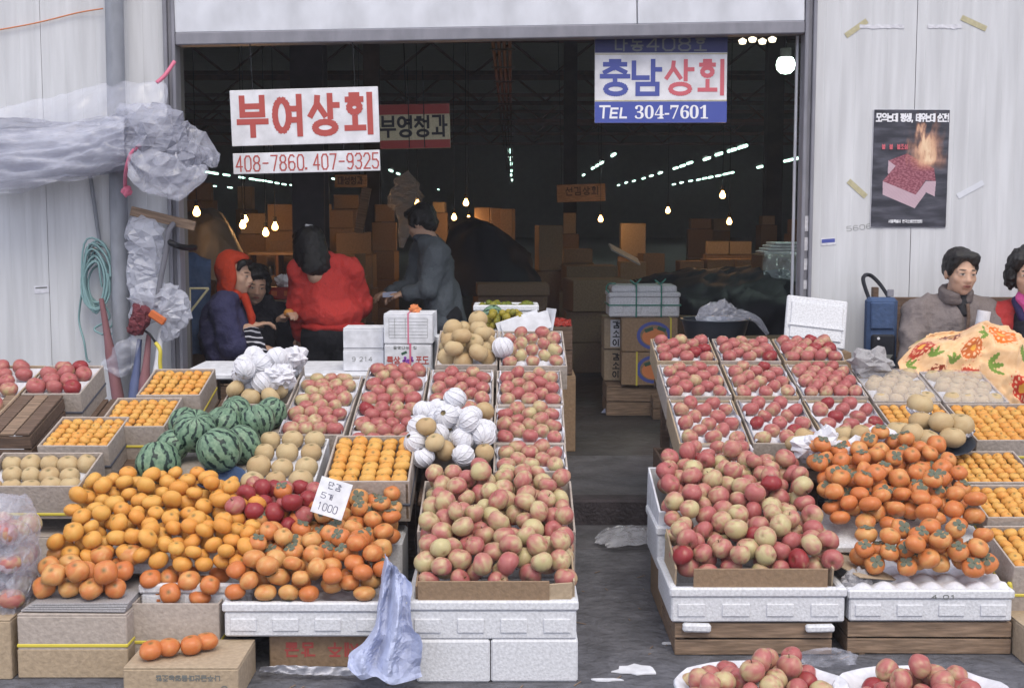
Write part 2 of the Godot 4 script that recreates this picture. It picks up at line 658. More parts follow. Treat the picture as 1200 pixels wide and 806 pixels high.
func write(g: Geo, text: String, at: Transform3D, w: float, h: float, pen: float, gap := 0.25, rise := 0.0012) -> void:
	# raised strokes in the xy plane of the transform, first letter's top left corner at its origin; each stroke a hair above the one before
	var x := 0.0
	var lift := 0
	for ch in text:
		var ww := w * (0.5 if ch in [".", ",", "!", " "] else 1.0)
		for st in glyph(ch):
			for i in st.size() - 1:
				var a := Vector2(x + st[i].x * ww, -st[i].y * h)
				var b := Vector2(x + st[i + 1].x * ww, -st[i + 1].y * h)
				var d := (b - a).normalized()
				if d == Vector2():
					d = Vector2.RIGHT
				var s := Vector2(-d.y, d.x) * pen * 0.5
				a -= d * pen * 0.48
				b += d * pen * 0.48
				var z := rise + 0.00004 * (lift % 24)
				lift += 1
				var p := [a - s, b - s, b + s, a + s]
				g.quad(at * Vector3(p[0].x, p[0].y, z), at * Vector3(p[1].x, p[1].y, z), at * Vector3(p[2].x, p[2].y, z), at * Vector3(p[3].x, p[3].y, z))
				for e in 4:
					var p0: Vector2 = p[e]
					var p1: Vector2 = p[(e + 1) % 4]
					g.quad(at * Vector3(p0.x, p0.y, 0), at * Vector3(p1.x, p1.y, 0), at * Vector3(p1.x, p1.y, z), at * Vector3(p0.x, p0.y, z))
		x += ww + w * gap

func lettering(text: String, at: Transform3D, w: float, h: float, pen: float, gap := 0.25, rise := 0.0012) -> ArrayMesh:
	var g := Geo.new()
	write(g, text, at, w, h, pen, gap, rise)
	return g.mesh()

# ---------------------------------------------------------------- materials
func noise_tex(freq: float, lo: float, hi: float, octaves := 4, sd := 1, kind := FastNoiseLite.TYPE_SIMPLEX_SMOOTH, size := 256) -> NoiseTexture2D:
	var f := FastNoiseLite.new()
	f.noise_type = kind
	f.frequency = freq
	f.fractal_octaves = octaves
	f.seed = sd
	var t := NoiseTexture2D.new()
	t.width = size
	t.height = size
	t.seamless = true
	t.noise = f
	var g := Gradient.new()
	g.set_color(0, Color(lo, lo, lo))
	g.set_color(1, Color(hi, hi, hi))
	t.color_ramp = g
	return t

func bump_tex(freq: float, strength: float, octaves := 4, sd := 1, kind := FastNoiseLite.TYPE_SIMPLEX_SMOOTH) -> NoiseTexture2D:
	var f := FastNoiseLite.new()
	f.noise_type = kind
	f.frequency = freq
	f.fractal_octaves = octaves
	f.seed = sd
	var t := NoiseTexture2D.new()
	t.width = 256
	t.height = 256
	t.seamless = true
	t.noise = f
	t.as_normal_map = true
	t.bump_strength = strength
	return t

func mat(called: String, c: Color, rough: float, tex: Texture2D = null, scale := Vector3.ONE, bump: Texture2D = null, bump_scale := 0.0, world := false) -> StandardMaterial3D:
	var m := StandardMaterial3D.new()
	m.resource_name = called
	m.albedo_color = c
	m.roughness = rough
	m.metallic_specular = 0.4
	if tex or bump:
		m.uv1_triplanar = true
		m.uv1_world_triplanar = world
		m.uv1_scale = scale
	if tex:
		m.albedo_texture = tex
	if bump:
		m.normal_enabled = true
		m.normal_texture = bump
		m.normal_scale = bump_scale
	M[called] = m
	return m

func make_materials() -> void:
	var fine := noise_tex(0.06, 0.87, 1.0, 5, 3)
	var blotch := noise_tex(0.014, 0.70, 1.0, 4, 5)
	var soft := noise_tex(0.02, 0.86, 1.0, 4, 8)
	var speck := noise_tex(0.11, 0.80, 1.05, 3, 9)
	var wood := noise_tex(0.03, 0.68, 1.0, 5, 21)
	var stain := noise_tex(0.02, 0.88, 1.0, 5, 31)
	var b_fine := bump_tex(0.08, 4.0, 4, 11)
	var b_peel := bump_tex(0.12, 5.0, 2, 12)
	var b_crumple := bump_tex(0.018, 14.0, 4, 13, FastNoiseLite.TYPE_CELLULAR)
	var b_cloth := bump_tex(0.02, 8.0, 4, 14)
	# the setting
	mat("asphalt", Color(0.40, 0.40, 0.425), 0.9, noise_tex(0.03, 0.74, 1.0, 6, 41), Vector3(0.9, 0.9, 0.9), b_fine, 0.8, true)
	mat("concrete", Color(0.37, 0.365, 0.385), 0.75, noise_tex(0.018, 0.72, 1.0, 6, 42), Vector3(0.7, 0.7, 0.7), b_fine, 0.5, true)
	mat("hall_floor", Color(0.30, 0.29, 0.29), 0.6, blotch, Vector3(0.4, 0.4, 0.4), b_fine, 0.3, true)
	mat("wall_paint", Color(0.81, 0.815, 0.83), 0.5, stain, Vector3(2.2, 0.14, 2.2), null, 0, true)
	mat("beam_paint", Color(0.83, 0.84, 0.87), 0.45, soft, Vector3(0.8, 0.5, 0.8), null, 0, true)
	mat("grey_steel", Color(0.53, 0.53, 0.565), 0.5, soft, Vector3(2, 0.7, 2), null, 0, true)
	mat("pipe_grey", Color(0.56, 0.575, 0.61), 0.45, soft, Vector3(3, 1.2, 3), null, 0, true)
	mat("dark_steel", Color(0.27, 0.25, 0.25), 0.6, blotch, Vector3(1, 1, 1))
	mat("hall_paint", Color(0.46, 0.45, 0.44), 0.8, soft, Vector3(0.3, 0.3, 0.3), null, 0, true)
	mat("red_primer", Color(0.42, 0.24, 0.19), 0.7, blotch, Vector3(1, 1, 1))
	# boxes
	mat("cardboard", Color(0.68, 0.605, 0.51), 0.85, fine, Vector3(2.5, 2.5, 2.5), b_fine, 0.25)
	mat("cardboard_grey", Color(0.695, 0.65, 0.615), 0.85, fine, Vector3(2.5, 2.5, 2.5), b_fine, 0.25)
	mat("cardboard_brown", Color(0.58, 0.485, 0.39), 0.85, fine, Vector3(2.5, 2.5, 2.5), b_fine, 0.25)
	mat("card_white", Color(0.86, 0.865, 0.89), 0.7, soft, Vector3(3, 3, 3))
	mat("foam", Color(0.86, 0.865, 0.885), 0.75, noise_tex(0.09, 0.84, 1.0, 5, 33), Vector3(3, 3, 3), bump_tex(0.16, 5.0, 2, 15, FastNoiseLite.TYPE_CELLULAR), 0.14)
	mat("foam_net", Color(0.80, 0.80, 0.825), 0.7)
	mat("paper", Color(0.86, 0.86, 0.89), 0.8, soft, Vector3(4, 4, 4), b_crumple, 0.35)
	mat("pulp_tray", Color(0.85, 0.85, 0.88), 0.85, soft, Vector3(6, 6, 6))
	mat("blue_paper", Color(0.70, 0.73, 0.84), 0.8, soft, Vector3(4, 4, 4), b_crumple, 0.3)
	mat("newsprint", Color(0.68, 0.67, 0.68), 0.9, noise_tex(0.09, 0.72, 1.0, 3, 51), Vector3(6, 6, 6))
	mat("wood", Color(0.60, 0.505, 0.425), 0.8, wood, Vector3(0.7, 7, 7), b_fine, 0.4)
	mat("wood_dark", Color(0.46, 0.375, 0.32), 0.8, wood, Vector3(0.7, 7, 7), b_fine, 0.4)
	mat("kerb_stone", Color(0.27, 0.245, 0.265), 0.8, blotch, Vector3(2, 2, 2), b_fine, 0.6, true)
	mat("wood_upright", Color(0.46, 0.33, 0.25), 0.8, wood, Vector3(7, 0.7, 7))
	mat("strap_yellow", Color(0.78, 0.72, 0.28), 0.4)
	mat("strap_grey", Color(0.30, 0.31, 0.35), 0.5)
	mat("strap_pink", Color(0.78, 0.42, 0.52), 0.4)
	mat("strap_green", Color(0.26, 0.50, 0.45), 0.4)
	mat("tape", Color(0.74, 0.71, 0.58), 0.4, soft, Vector3(8, 8, 8))
	mat("ink_red", Color(0.66, 0.30, 0.28), 0.6)
	mat("ink_blue", Color(0.29, 0.33, 0.60), 0.5)
	mat("ink_rose", Color(0.76, 0.38, 0.42), 0.5)
	mat("ink_black", Color(0.10, 0.10, 0.13), 0.6)
	mat("ink_pen", Color(0.25, 0.25, 0.35), 0.7)
	mat("ink_grey", Color(0.42, 0.43, 0.42), 0.7)
	mat("ink_white", Color(0.88, 0.88, 0.9), 0.5)
	mat("ink_purple", Color(0.52, 0.26, 0.62), 0.6)
	mat("ink_orange", Color(0.78, 0.48, 0.30), 0.6)
	mat("ink_green", Color(0.22, 0.34, 0.27), 0.6)
	mat("sign_white", Color(0.88, 0.88, 0.90), 0.4, soft, Vector3(1.5, 1.5, 1.5))
	mat("sign_blue", Color(0.27, 0.32, 0.61), 0.4)
	mat("sign_navy", Color(0.12, 0.14, 0.34), 0.4)
	mat("sign_red", Color(0.55, 0.16, 0.13), 0.5)
	# plastics
	var film := mat("film", Color(0.90, 0.90, 0.94, 0.16), 0.16, null, Vector3(5, 5, 5), b_crumple, 0.5)
	film.transparency = BaseMaterial3D.TRANSPARENCY_ALPHA
	var sheet := mat("sheeting", Color(0.60, 0.61, 0.67, 0.62), 0.27, null, Vector3(0.7, 4.5, 4.5), bump_tex(0.014, 22.0, 4, 16, FastNoiseLite.TYPE_SIMPLEX), 1.0)
	sheet.transparency = BaseMaterial3D.TRANSPARENCY_ALPHA
	var clear_sheet := mat("clear_sheeting", Color(0.78, 0.79, 0.85, 0.32), 0.27, null, Vector3(5, 5, 5), b_crumple, 0.3)
	clear_sheet.metallic_specular = 0.7
	clear_sheet.transparency = BaseMaterial3D.TRANSPARENCY_ALPHA
	var wrap := mat("bubble_wrap", Color(0.80, 0.81, 0.86, 0.42), 0.2, null, Vector3(5, 5, 5), b_crumple, 0.9)
	wrap.transparency = BaseMaterial3D.TRANSPARENCY_ALPHA
	mat("rope_green", Color(0.48, 0.60, 0.61), 0.6)
	mat("hose_grey", Color(0.42, 0.42, 0.45), 0.5)
	mat("rubber", Color(0.08, 0.08, 0.10), 0.5)
	mat("cloth_red", Color(0.42, 0.20, 0.23), 0.8, soft, Vector3(4, 4, 4), b_cloth, 0.5)
	mat("tool_orange", Color(0.72, 0.38, 0.20), 0.5)
	mat("umbrella_red", Color(0.50, 0.34, 0.36), 0.7, soft, Vector3(4, 1, 4))
	mat("umbrella_blue", Color(0.32, 0.36, 0.50), 0.7, soft, Vector3(4, 1, 4))
	mat("bag_blue", Color(0.25, 0.33, 0.47), 0.8, soft, Vector3(5, 5, 5), b_cloth, 0.4)
	mat("bag_black", Color(0.09, 0.10, 0.14), 0.6, soft, Vector3(5, 5, 5))
	mat("basin", Color(0.30, 0.33, 0.38), 0.3)
	M["basin"].metallic = 0.7
	# fruit: the colours are in the meshes
	for d in [["apple", 0.42, speck, 14.0], ["citrus", 0.5, speck, 9.0], ["persimmon", 0.42, speck, 8.0], ["pear", 0.75, noise_tex(0.2, 0.72, 1.08, 2, 71), 12.0]]:
		var m := mat(d[0], Color(1, 1, 1), d[1] - 0.07, d[2], Vector3.ONE * d[3])
		m.vertex_color_use_as_albedo = true
	M["citrus"].normal_enabled = true
	M["citrus"].normal_texture = b_peel
	M["citrus"].normal_scale = 0.5
	mat("calyx", Color(0.40, 0.42, 0.36), 0.8, speck, Vector3(20, 20, 20))
	mat("stem", Color(0.25, 0.19, 0.13), 0.8)
	var wm := mat("melon", Color(1, 1, 1), 0.42)
	wm.albedo_texture = melon_print()
	# people: colours are in the meshes
	var skin := mat("skin", Color(1, 1, 1), 0.5)
	skin.vertex_color_use_as_albedo = true
	skin.subsurf_scatter_enabled = true
	skin.subsurf_scatter_strength = 0.06
	var cloth := mat("cloth", Color(1, 1, 1), 0.85, fine, Vector3(5, 5, 5), b_cloth, 0.85)
	cloth.vertex_color_use_as_albedo = true
	var hair := mat("hair", Color(0.085, 0.072, 0.072), 0.5, noise_tex(0.05, 0.5, 1.0, 3, 81), Vector3(30, 6, 30), bump_tex(0.06, 8.0, 3, 82), 0.8)
	hair.metallic_specular = 0.5
	var blanket := mat("blanket", Color(1, 1, 1), 0.95)
	blanket.albedo_texture = blanket_print()
	blanket.rim_enabled = true
	blanket.rim = 0.3
	var poster := mat("poster", Color(1, 1, 1), 0.35)
	poster.albedo_texture = poster_print()
	var striped := mat("striped_cloth", Color(1, 1, 1), 0.9)
	striped.albedo_texture = stripe_print()

func lamp_mat(called: String, c: Color, energy: float) -> StandardMaterial3D:
	var m := StandardMaterial3D.new()
	m.resource_name = called
	m.albedo_color = c
	m.emission_enabled = true
	m.emission = c
	m.emission_energy_multiplier = energy
	M[called] = m
	return m

func melon_print() -> ImageTexture:
	# green rind with dark ragged stripes, u round the fruit, v from end to end
	var im := Image.create(256, 128, false, Image.FORMAT_RGB8)
	var f := FastNoiseLite.new()
	f.seed = 5
	f.frequency = 0.035
	f.fractal_octaves = 4
	for y in 128:
		for x in 256:
			var a := TAU * x / 256.0
			var w := f.get_noise_3d(cos(a) * 40, y, sin(a) * 40)
			var w2 := f.get_noise_3d(cos(a) * 110, y * 2.4 + 300, sin(a) * 110)
			var s := cos(a * 11.0 + w * 3.0)
			var dark := smoothstep(0.40, 0.85, s + w2 * 1.25)
			var base := Color(0.35, 0.455, 0.37).lerp(Color(0.47, 0.57, 0.47), clampf(0.5 + w2 * 1.2, 0, 1))
			im.set_pixel(x, y, base.lerp(Color(0.10, 0.165, 0.15), dark))
	return ImageTexture.create_from_image(im)

func stripe_print() -> ImageTexture:
	var im := Image.create(64, 128, false, Image.FORMAT_RGB8)
	for y in 128:
		for x in 64:
			im.set_pixel(x, y, Color(0.74, 0.74, 0.78) if y % 14 < 4 else Color(0.07, 0.07, 0.12))
	return ImageTexture.create_from_image(im)

func blanket_print() -> ImageTexture:
	# cream fleece with red and orange flowers, brown petals and green leaves
	var im := Image.create(512, 320, false, Image.FORMAT_RGB8)
	var f := FastNoiseLite.new()
	f.frequency = 0.03
	var flowers := [
		[Vector2(95, 215), 62.0, Color(0.68, 0.24, 0.17), 14], [Vector2(300, 60), 62.0, Color(0.70, 0.26, 0.18), 13], [Vector2(300, 175), 52.0, Color(0.74, 0.40, 0.20), 10],
		[Vector2(420, 250), 60.0, Color(0.82, 0.42, 0.14), 12], [Vector2(160, 70), 46.0, Color(0.50, 0.20, 0.12), 8], [Vector2(470, 70), 50.0, Color(0.76, 0.22, 0.14), 12], [Vector2(30, 90), 44.0, Color(0.72, 0.16, 0.10), 9], [Vector2(215, 290), 52.0, Color(0.42, 0.20, 0.12), 9],
	]
	var leaves := [[Vector2(150, 150), 0.5], [Vector2(370, 120), -0.6], [Vector2(480, 160), 0.2], [Vector2(235, 120), 0.9], [Vector2(360, 230), 2.2], [Vector2(30, 300), 0.4], [Vector2(60, 140), -0.4]]
	for y in 320:
		for x in 512:
			var p := Vector2(x, y)
			var c := Color(0.82, 0.655, 0.48).lerp(Color(0.88, 0.74, 0.58), 0.5 + f.get_noise_2d(x, y) * 0.8)
			for l in leaves:
				for k in 3:
					var d: Vector2 = (p - l[0]).rotated(-l[1] - k * 0.8)
					d.x -= 22
					if pow(d.x / 24.0, 2) + pow(d.y / (8.0 + 2.0 * sin(d.x * 0.7)), 2) < 1.0:
						c = Color(0.42, 0.52, 0.22)
			for fl in flowers:
				var d: Vector2 = p - fl[0]
				var a := d.angle()
				var r := d.length() + f.get_noise_2d(x * 2.0, y * 2.0) * 7.0
				var edge: float = fl[1] * (0.86 + 0.14 * cos(a * fl[3]))
				if r < edge:
					c = fl[2]
					var band: float = fmod(r, fl[1] * 0.34) / (fl[1] * 0.34)
					if absf(cos(a * fl[3] * 0.5)) > 0.72 and band > 0.25 and band < 0.8 and r > fl[1] * 0.3:
						c = Color(0.88, 0.70, 0.55)
					if r < fl[1] * 0.22:
						c = Color(0.86, 0.62, 0.25)
			im.set_pixel(x, y, c)
	return ImageTexture.create_from_image(im)

func poster_print() -> ImageTexture:
	# dark sheet: a stack of bound bundles with flames over its far corner
	var w := 288
	var h := 432
	var im := Image.create(w, h, false, Image.FORMAT_RGB8)
	var f := FastNoiseLite.new()
	f.frequency = 0.012
	f.fractal_octaves = 4
	f.seed = 3
	var top := PackedVector2Array([Vector2(40, 262), Vector2(88, 206), Vector2(60, 186), Vector2(130, 160), Vector2(235, 215), Vector2(243, 262), Vector2(205, 258), Vector2(168, 312)])
	var left := PackedVector2Array([Vector2(40, 262), Vector2(168, 312), Vector2(166, 362), Vector2(42, 312)])
	var right := PackedVector2Array([Vector2(168, 312), Vector2(205, 262), Vector2(206, 306), Vector2(166, 362)])
	var far := PackedVector2Array([Vector2(205, 262), Vector2(244, 262), Vector2(241, 318), Vector2(206, 302)])
	var near := PackedVector2Array([Vector2(60, 186), Vector2(88, 206), Vector2(62, 236), Vector2(58, 230)])
	for y in h:
		for x in w:
			var p := Vector2(x, y)
			var c := Color(0.19, 0.19, 0.22).lerp(Color(0.33, 0.33, 0.37), clampf(0.4 + f.get_noise_2d(x * 0.5, y * 2.2) * 1.1, 0, 1))
			var fl := f.get_noise_2d(x * 2.4, y * 0.8)
			var hot := clampf(1.0 - absf(x - 205.0 + fl * 30.0) / 78.0, 0, 1) * clampf((y - 40.0 + fl * 90.0) / 90.0, 0, 1) * clampf((225.0 - y) / 40.0, 0, 1)
			if Geometry2D.is_point_in_polygon(p, top):
				c = Color(0.47, 0.25, 0.30).lerp(Color(0.62, 0.40, 0.44), clampf(0.5 + f.get_noise_2d(x * 6.0, y * 9.0) * 1.4, 0, 1))
			for side in [left, right, far, near]:
				if Geometry2D.is_point_in_polygon(p, side):
					c = Color(0.74, 0.64, 0.68) if (y + x / 3) % 5 else Color(0.62, 0.52, 0.57)
			c = c.lerp(Color(0.72, 0.48, 0.38).lerp(Color(0.92, 0.80, 0.66), clampf(hot * 1.3 - 0.3, 0, 1)), clampf(hot * 1.5, 0, 0.95))
			im.set_pixel(x, y, c)
	return ImageTexture.create_from_image(im)

# ---------------------------------------------------------------- fruit shapes
var fruit_mesh := {}

func apple_shape(sd: int, red: float) -> ArrayMesh:
	var f := FastNoiseLite.new()
	f.seed = sd
	f.frequency = 1.1
	var seg := 18
	var rows := 13
	var pts := PackedVector3Array()
	var cols := PackedColorArray()
	var r0 := RandomNumberGenerator.new()
	r0.seed = sd
	var lean := Vector3(r0.randf_range(-1, 1), 0.25, r0.randf_range(-1, 1)).normalized()
	for j in rows:
		var t := PI * (1.0 - float(j) / (rows - 1))      # from the bottom up
		for s in seg:
			var a := -TAU * s / seg
			var r := sin(t) * (1.0 + 0.10 * cos(t)) * (1.0 + 0.025 * cos(5 * a) * (1.0 if t > 2.0 else 0.4))
			var y := cos(t) * 0.88
			y -= 0.34 * exp(-pow(r / 0.26, 2)) if t < 1.57 else -0.18 * exp(-pow(r / 0.24, 2))
			var d := Vector3(r * cos(a), y, r * sin(a))
			d *= 1.0 + 0.05 * f.get_noise_3dv(d * 0.9)
			pts.append(d)
			var dir := d.normalized()
			var m := dir.dot(lean) * 0.45 + f.get_noise_3dv(dir * 1.2) * 1.1 + f.get_noise_2d(a * 14.0, 3.0) * 0.55 + (red - 0.5) * 1.35 + 0.12
			var blush := smoothstep(-0.75, 0.65, m)
			var deep := Color(0.65, 0.33, 0.335).lerp(Color(0.76, 0.53, 0.49), r0.randf() * 0.35 + 0.45 * (1.0 - red))
			var c := Color(0.76, 0.71, 0.53).lerp(deep, blush)
			if red > 0.92:
				c = c.lerp(Color(0.55, 0.16, 0.18), 0.75 * smoothstep(0.2, 0.8, blush))
			if r < 0.22:
				c = c.lerp(Color(0.47, 0.42, 0.26), 0.6)
			cols.append(c.srgb_to_linear())
	var g := Geo.new()
	g.sheet(pts, seg, rows, true, cols)
	return g.mesh()

func round_shape(sd: int, squash: float, lobes: float, lobe: float, top_dip: float, base: Color, other: Color, mix_at: float, seg := 16, rows := 11) -> ArrayMesh:
	var f := FastNoiseLite.new()
	f.seed = sd
	f.frequency = 0.9
	var pts := PackedVector3Array()
	var cols := PackedColorArray()
	for j in rows:
		var t := PI * (1.0 - float(j) / (rows - 1))
		for s in seg:
			var a := -TAU * s / seg
			var r := sin(t) * (1.0 + lobe * cos(lobes * a) * sin(t))
			var y := cos(t) * squash
			y -= signf(cos(t)) * top_dip * exp(-pow(r / 0.3, 2)) * (1.0 if t < 1.57 else 0.5)
			var d := Vector3(r * cos(a), y, r * sin(a))
			d *= 1.0 + 0.06 * f.get_noise_3dv(d)
			pts.append(d)
			var cc := base.lerp(other, clampf(mix_at + f.get_noise_3dv(d * 1.3) * 0.9, 0, 1))
			if j == rows - 1:
				cc = cc.lerp(Color(0.36, 0.36, 0.22), 0.85)
			cols.append(cc.srgb_to_linear())
	var g := Geo.new()
	g.sheet(pts, seg, rows, true, cols)
	return g.mesh()

func make_fruit_shapes() -> void:
	var a := []
	for i in 18:
		a.append(apple_shape(100 + i, i / 17.0))
	fruit_mesh["apple"] = a
	var b := []
	for i in 6:
		b.append(round_shape(200 + i, 0.80, 9.0, 0.015, 0.10, Color(0.86, 0.585, 0.27), Color(0.86, 0.66, 0.34), i / 5.0))
	fruit_mesh["tangerine"] = b
	b = []
	for i in 6:
		b.append(round_shape(300 + i, 0.78, 4.0, 0.045, 0.12, Color(0.79, 0.465, 0.26), Color(0.83, 0.64, 0.40), i / 5.0 - 0.1))
	fruit_mesh["persimmon"] = b
	b = []
	for i in 4:
		b.append(round_shape(400 + i, 0.90, 3.0, 0.015, 0.20, Color(0.73, 0.61, 0.445), Color(0.79, 0.70, 0.54), i / 3.0))
	fruit_mesh["pear"] = b
	b = [round_shape(500, 1.0, 3.0, 0.01, 0.04, Color(1, 1, 1), Color(1, 1, 1), 0, 24, 17)]
	fruit_mesh["watermelon"] = b
	b = []
	for i in 3:
		b.append(round_shape(600 + i, 0.95, 3.0, 0.03, 0.06, Color(0.62, 0.56, 0.20), Color(0.40, 0.44, 0.16), i / 2.0, 12, 8))
	fruit_mesh["lemon"] = b
	# four grey-green leaves of a persimmon with the stub of its stem
	var g := Geo.new()
	for k in 4:
		var q := Basis(Vector3.UP, k * PI / 2)
		var p := PackedVector3Array()
		for j in 4:
			var r := [0.06, 0.34, 0.54, 0.68][j] as float
			var w := [0.10, 0.27, 0.27, 0.05][j] as float
			for i in 3:
				var x := w * (i - 1)
				var rr := Vector2(x, r).length()
				p.append(q * Vector3(x, 0.775 * sqrt(maxf(0.0, 1.0 - rr * rr * 0.9)) - 0.12 * exp(-pow(rr / 0.3, 2)) + 0.03 + [0.0, 0.0, 0.02, 0.12][j], -r))
		g.sheet(p, 3, 4)
	g.lathe(PackedVector2Array([Vector2(0.09, 0.6), Vector2(0.09, 0.74), Vector2(0, 0.74)]), 6)
	fruit_mesh["calyx"] = g.mesh()
	g = Geo.new()
	g.tube(PackedVector3Array([Vector3(0, 0.5, 0), Vector3(0.01, 0.72, 0.02), Vector3(0.05, 0.93, 0.05)]), PackedFloat32Array([0.035, 0.03, 0.045]), 5)
	fruit_mesh["stem"] = g.mesh()
	fruit_mesh["foam_net"] = net_shape(0.72)
	fruit_mesh["foam_wrap"] = net_shape(1.86)

func net_shape(reach: float) -> ArrayMesh:
	# a foam net: two families of soft strands that cross, from under the fruit up to `reach` (1 = the middle, 2 = the top)
	var g := Geo.new()
	var count := 10
	var top := PI * (1.0 - 0.5 * reach)
	for fam in [-1.0, 1.0]:
		for s in count:
			var path := PackedVector3Array()
			var rad := PackedFloat32Array()
			for k in 13:
				var u := k / 12.0
				var t := lerpf(PI * 0.94, maxf(top, 0.12), u)
				var a: float = TAU * (s + (0.5 if fam > 0 else 0.0)) / count + fam * u * 1.25
				var r: float = 1.045 + 0.02 * fam
				path.append(Vector3(sin(t) * cos(a) * r, cos(t) * r * 0.93, sin(t) * sin(a) * r))
				rad.append(0.03 + 0.042 * sin(t))
			g.tube(path, rad, 5, false)
	var prof := PackedVector2Array()
	for k in 12:
		var t := lerpf(PI * 0.98, maxf(top, 0.25), k / 11.0)
		prof.append(Vector2(sin(t) * 1.065, cos(t) * 0.985))
	g.lathe(prof, 16)
	return g.mesh()

func hold(kind: String, at: Vector3, r: float, lean: Basis, label: String, group: String, pick: float, extra := "") -> void:
	# note a fruit down; place_fruit() builds it
	if not fruit_list.has(kind):
		fruit_list[kind] = []
	fruit_list[kind].append([at, r, lean, label, group, pick, extra])

func any_turn(tilt: float) -> Basis:
	var ax := Vector3(rng.randf_range(-1, 1), 0, rng.randf_range(-1, 1)).normalized()
	return Basis(ax, rng.randf_range(-tilt, tilt)) * Basis(Vector3.UP, rng.randf() * TAU)

const FRUIT_MATERIAL := {"apple": "apple", "tangerine": "citrus", "persimmon": "persimmon", "pear": "pear", "watermelon": "melon", "lemon": "citrus"}
const FRUIT_CATEGORY := {"apple": "apple", "tangerine": "tangerine", "persimmon": "persimmon", "pear": "pear", "watermelon": "watermelon", "lemon": "citrus fruit"}

func place_fruit() -> void:
	make_fruit_shapes()
	for kind in fruit_list:
		var list: Array = fruit_list[kind]
		var eye := Vector3(0, 1.55, 0)
		list.sort_custom(func(p, q): return eye.distance_squared_to(p[0]) / (p[1] * p[1]) < eye.distance_squared_to(q[0]) / (q[1] * q[1]))
		var shapes: Array = fruit_mesh[kind]
		var m: Material = M[FRUIT_MATERIAL[kind]]
		var mass := Geo.new()
		for i in list.size():
			var e: Array = list[i]
			var mesh: Mesh = shapes[clampi(int(e[5] * shapes.size()), 0, shapes.size() - 1)]
			var at := Transform3D((e[2] as Basis).scaled_local(Vector3(1.0 + 0.06 * sin(i * 7.1), 1.0 + 0.09 * sin(i * 3.7), 1.0 + 0.06 * sin(i * 5.3)) * e[1]), e[0])
			if i >= 300:
				mass.add(mesh, at)
				continue
			var o := single(kind, mesh, m, e[3], FRUIT_CATEGORY[kind], at, e[4])
			if e[6] == "calyx":
				part(o, "calyx", fruit_mesh["calyx"], M["calyx"])
			elif e[6] == "stem":
				part(o, "stem", fruit_mesh["stem"], M["stem"])
			elif e[6] != "":
				part(o, "foam_net", fruit_mesh[e[6]], M["foam_net"])
		if mass.v.size():
			var o := single("far_" + kind + "s", mass.mesh(), m, "the smaller %ss in the trays farther back on the stands" % kind, FRUIT_CATEGORY[kind])
			o.set_meta("kind", "stuff")

# fruit let fall one by one into a heap: each settles in the nearest pocket of those below it
func heap(kind: String, count: int, inside: Callable, x0: float, x1: float, z0: float, z1: float, floor_at: Callable, r0: float, r1: float, tilt: float, label: String, group: String, pick: Callable, extra := "", few := 1.0) -> void:
	var ps := PackedVector3Array()
	var rs := PackedFloat32Array()
	var cells := {}
	for n in count:
		var r := rng.randf_range(r0, r1)
		var best := Vector3(0, 1e9, 0)
		var best_over := 1e9
		for tries in 6:
			var x := rng.randf_range(x0 + r, x1 - r)
			var z := rng.randf_range(z0 + r, z1 - r)
			if not inside.call(x, z):
				continue
			var y := rest(ps, rs, cells, x, z, r, floor_at)
			for step in 14:
				var d := 0.012 if step < 8 else 0.005
				var a := rng.randf() * TAU
				var xx := clampf(x + cos(a) * d, x0 + r, x1 - r)
				var zz := clampf(z + sin(a) * d, z0 + r, z1 - r)
				if not inside.call(xx, zz):
					continue
				var yy := rest(ps, rs, cells, xx, zz, r, floor_at)
				if yy < y:
					x = xx
					z = zz
					y = yy
			var over: float = y - floor_at.call(x, z)
			if over < best_over:
				best_over = over
				best = Vector3(x, y, z)
		if best_over > 1e8:
			continue
		var key := Vector2i(int(floor(best.x / 0.1)), int(floor(best.z / 0.1)))
		if not cells.has(key):
			cells[key] = []
		cells[key].append(ps.size())
		ps.append(best)
		rs.append(r)
	for i in ps.size():
		var p := ps[i]
		var shade: float = pick.call(p)
		var u := (p.x - x0) / (x1 - x0)
		var v := (z1 - p.z) / (z1 - z0)
		var spot := ("front " if v < 0.33 else "back " if v > 0.67 else "middle ") + ("left" if u < 0.33 else "right" if u > 0.67 else "centre")
		var turn := any_turn(tilt)
		var add := extra if rng.randf() < few else ""
		if kind == "persimmon":
			turn = Basis(Vector3.RIGHT, rng.randf_range(0.15, 1.0)) * any_turn(tilt * 0.7) if v > 0.25 or few > 0.6 else Basis(Vector3.RIGHT, PI + rng.randf_range(-0.5, 0.5)) * any_turn(0.4)
		hold(kind, p, rs[i] * 1.02, turn, "%s %s, %s of %s" % [look_of(kind, shade), kind_word(kind), spot, label], group, shade, add)

func kind_word(kind: String) -> String:
	return "citrus fruit" if kind == "lemon" else kind

func look_of(kind: String, shade: float) -> String:
	var words: Array = {"apple": ["greenish", "yellow-blushed", "pink", "red"], "tangerine": ["deep orange", "orange", "golden"], "persimmon": ["orange red", "orange", "yellowish orange"], "pear": ["brown", "tan"], "lemon": ["yellow", "green"]}.get(kind, ["striped"])
	return words[clampi(int(shade * words.size()), 0, words.size() - 1)]

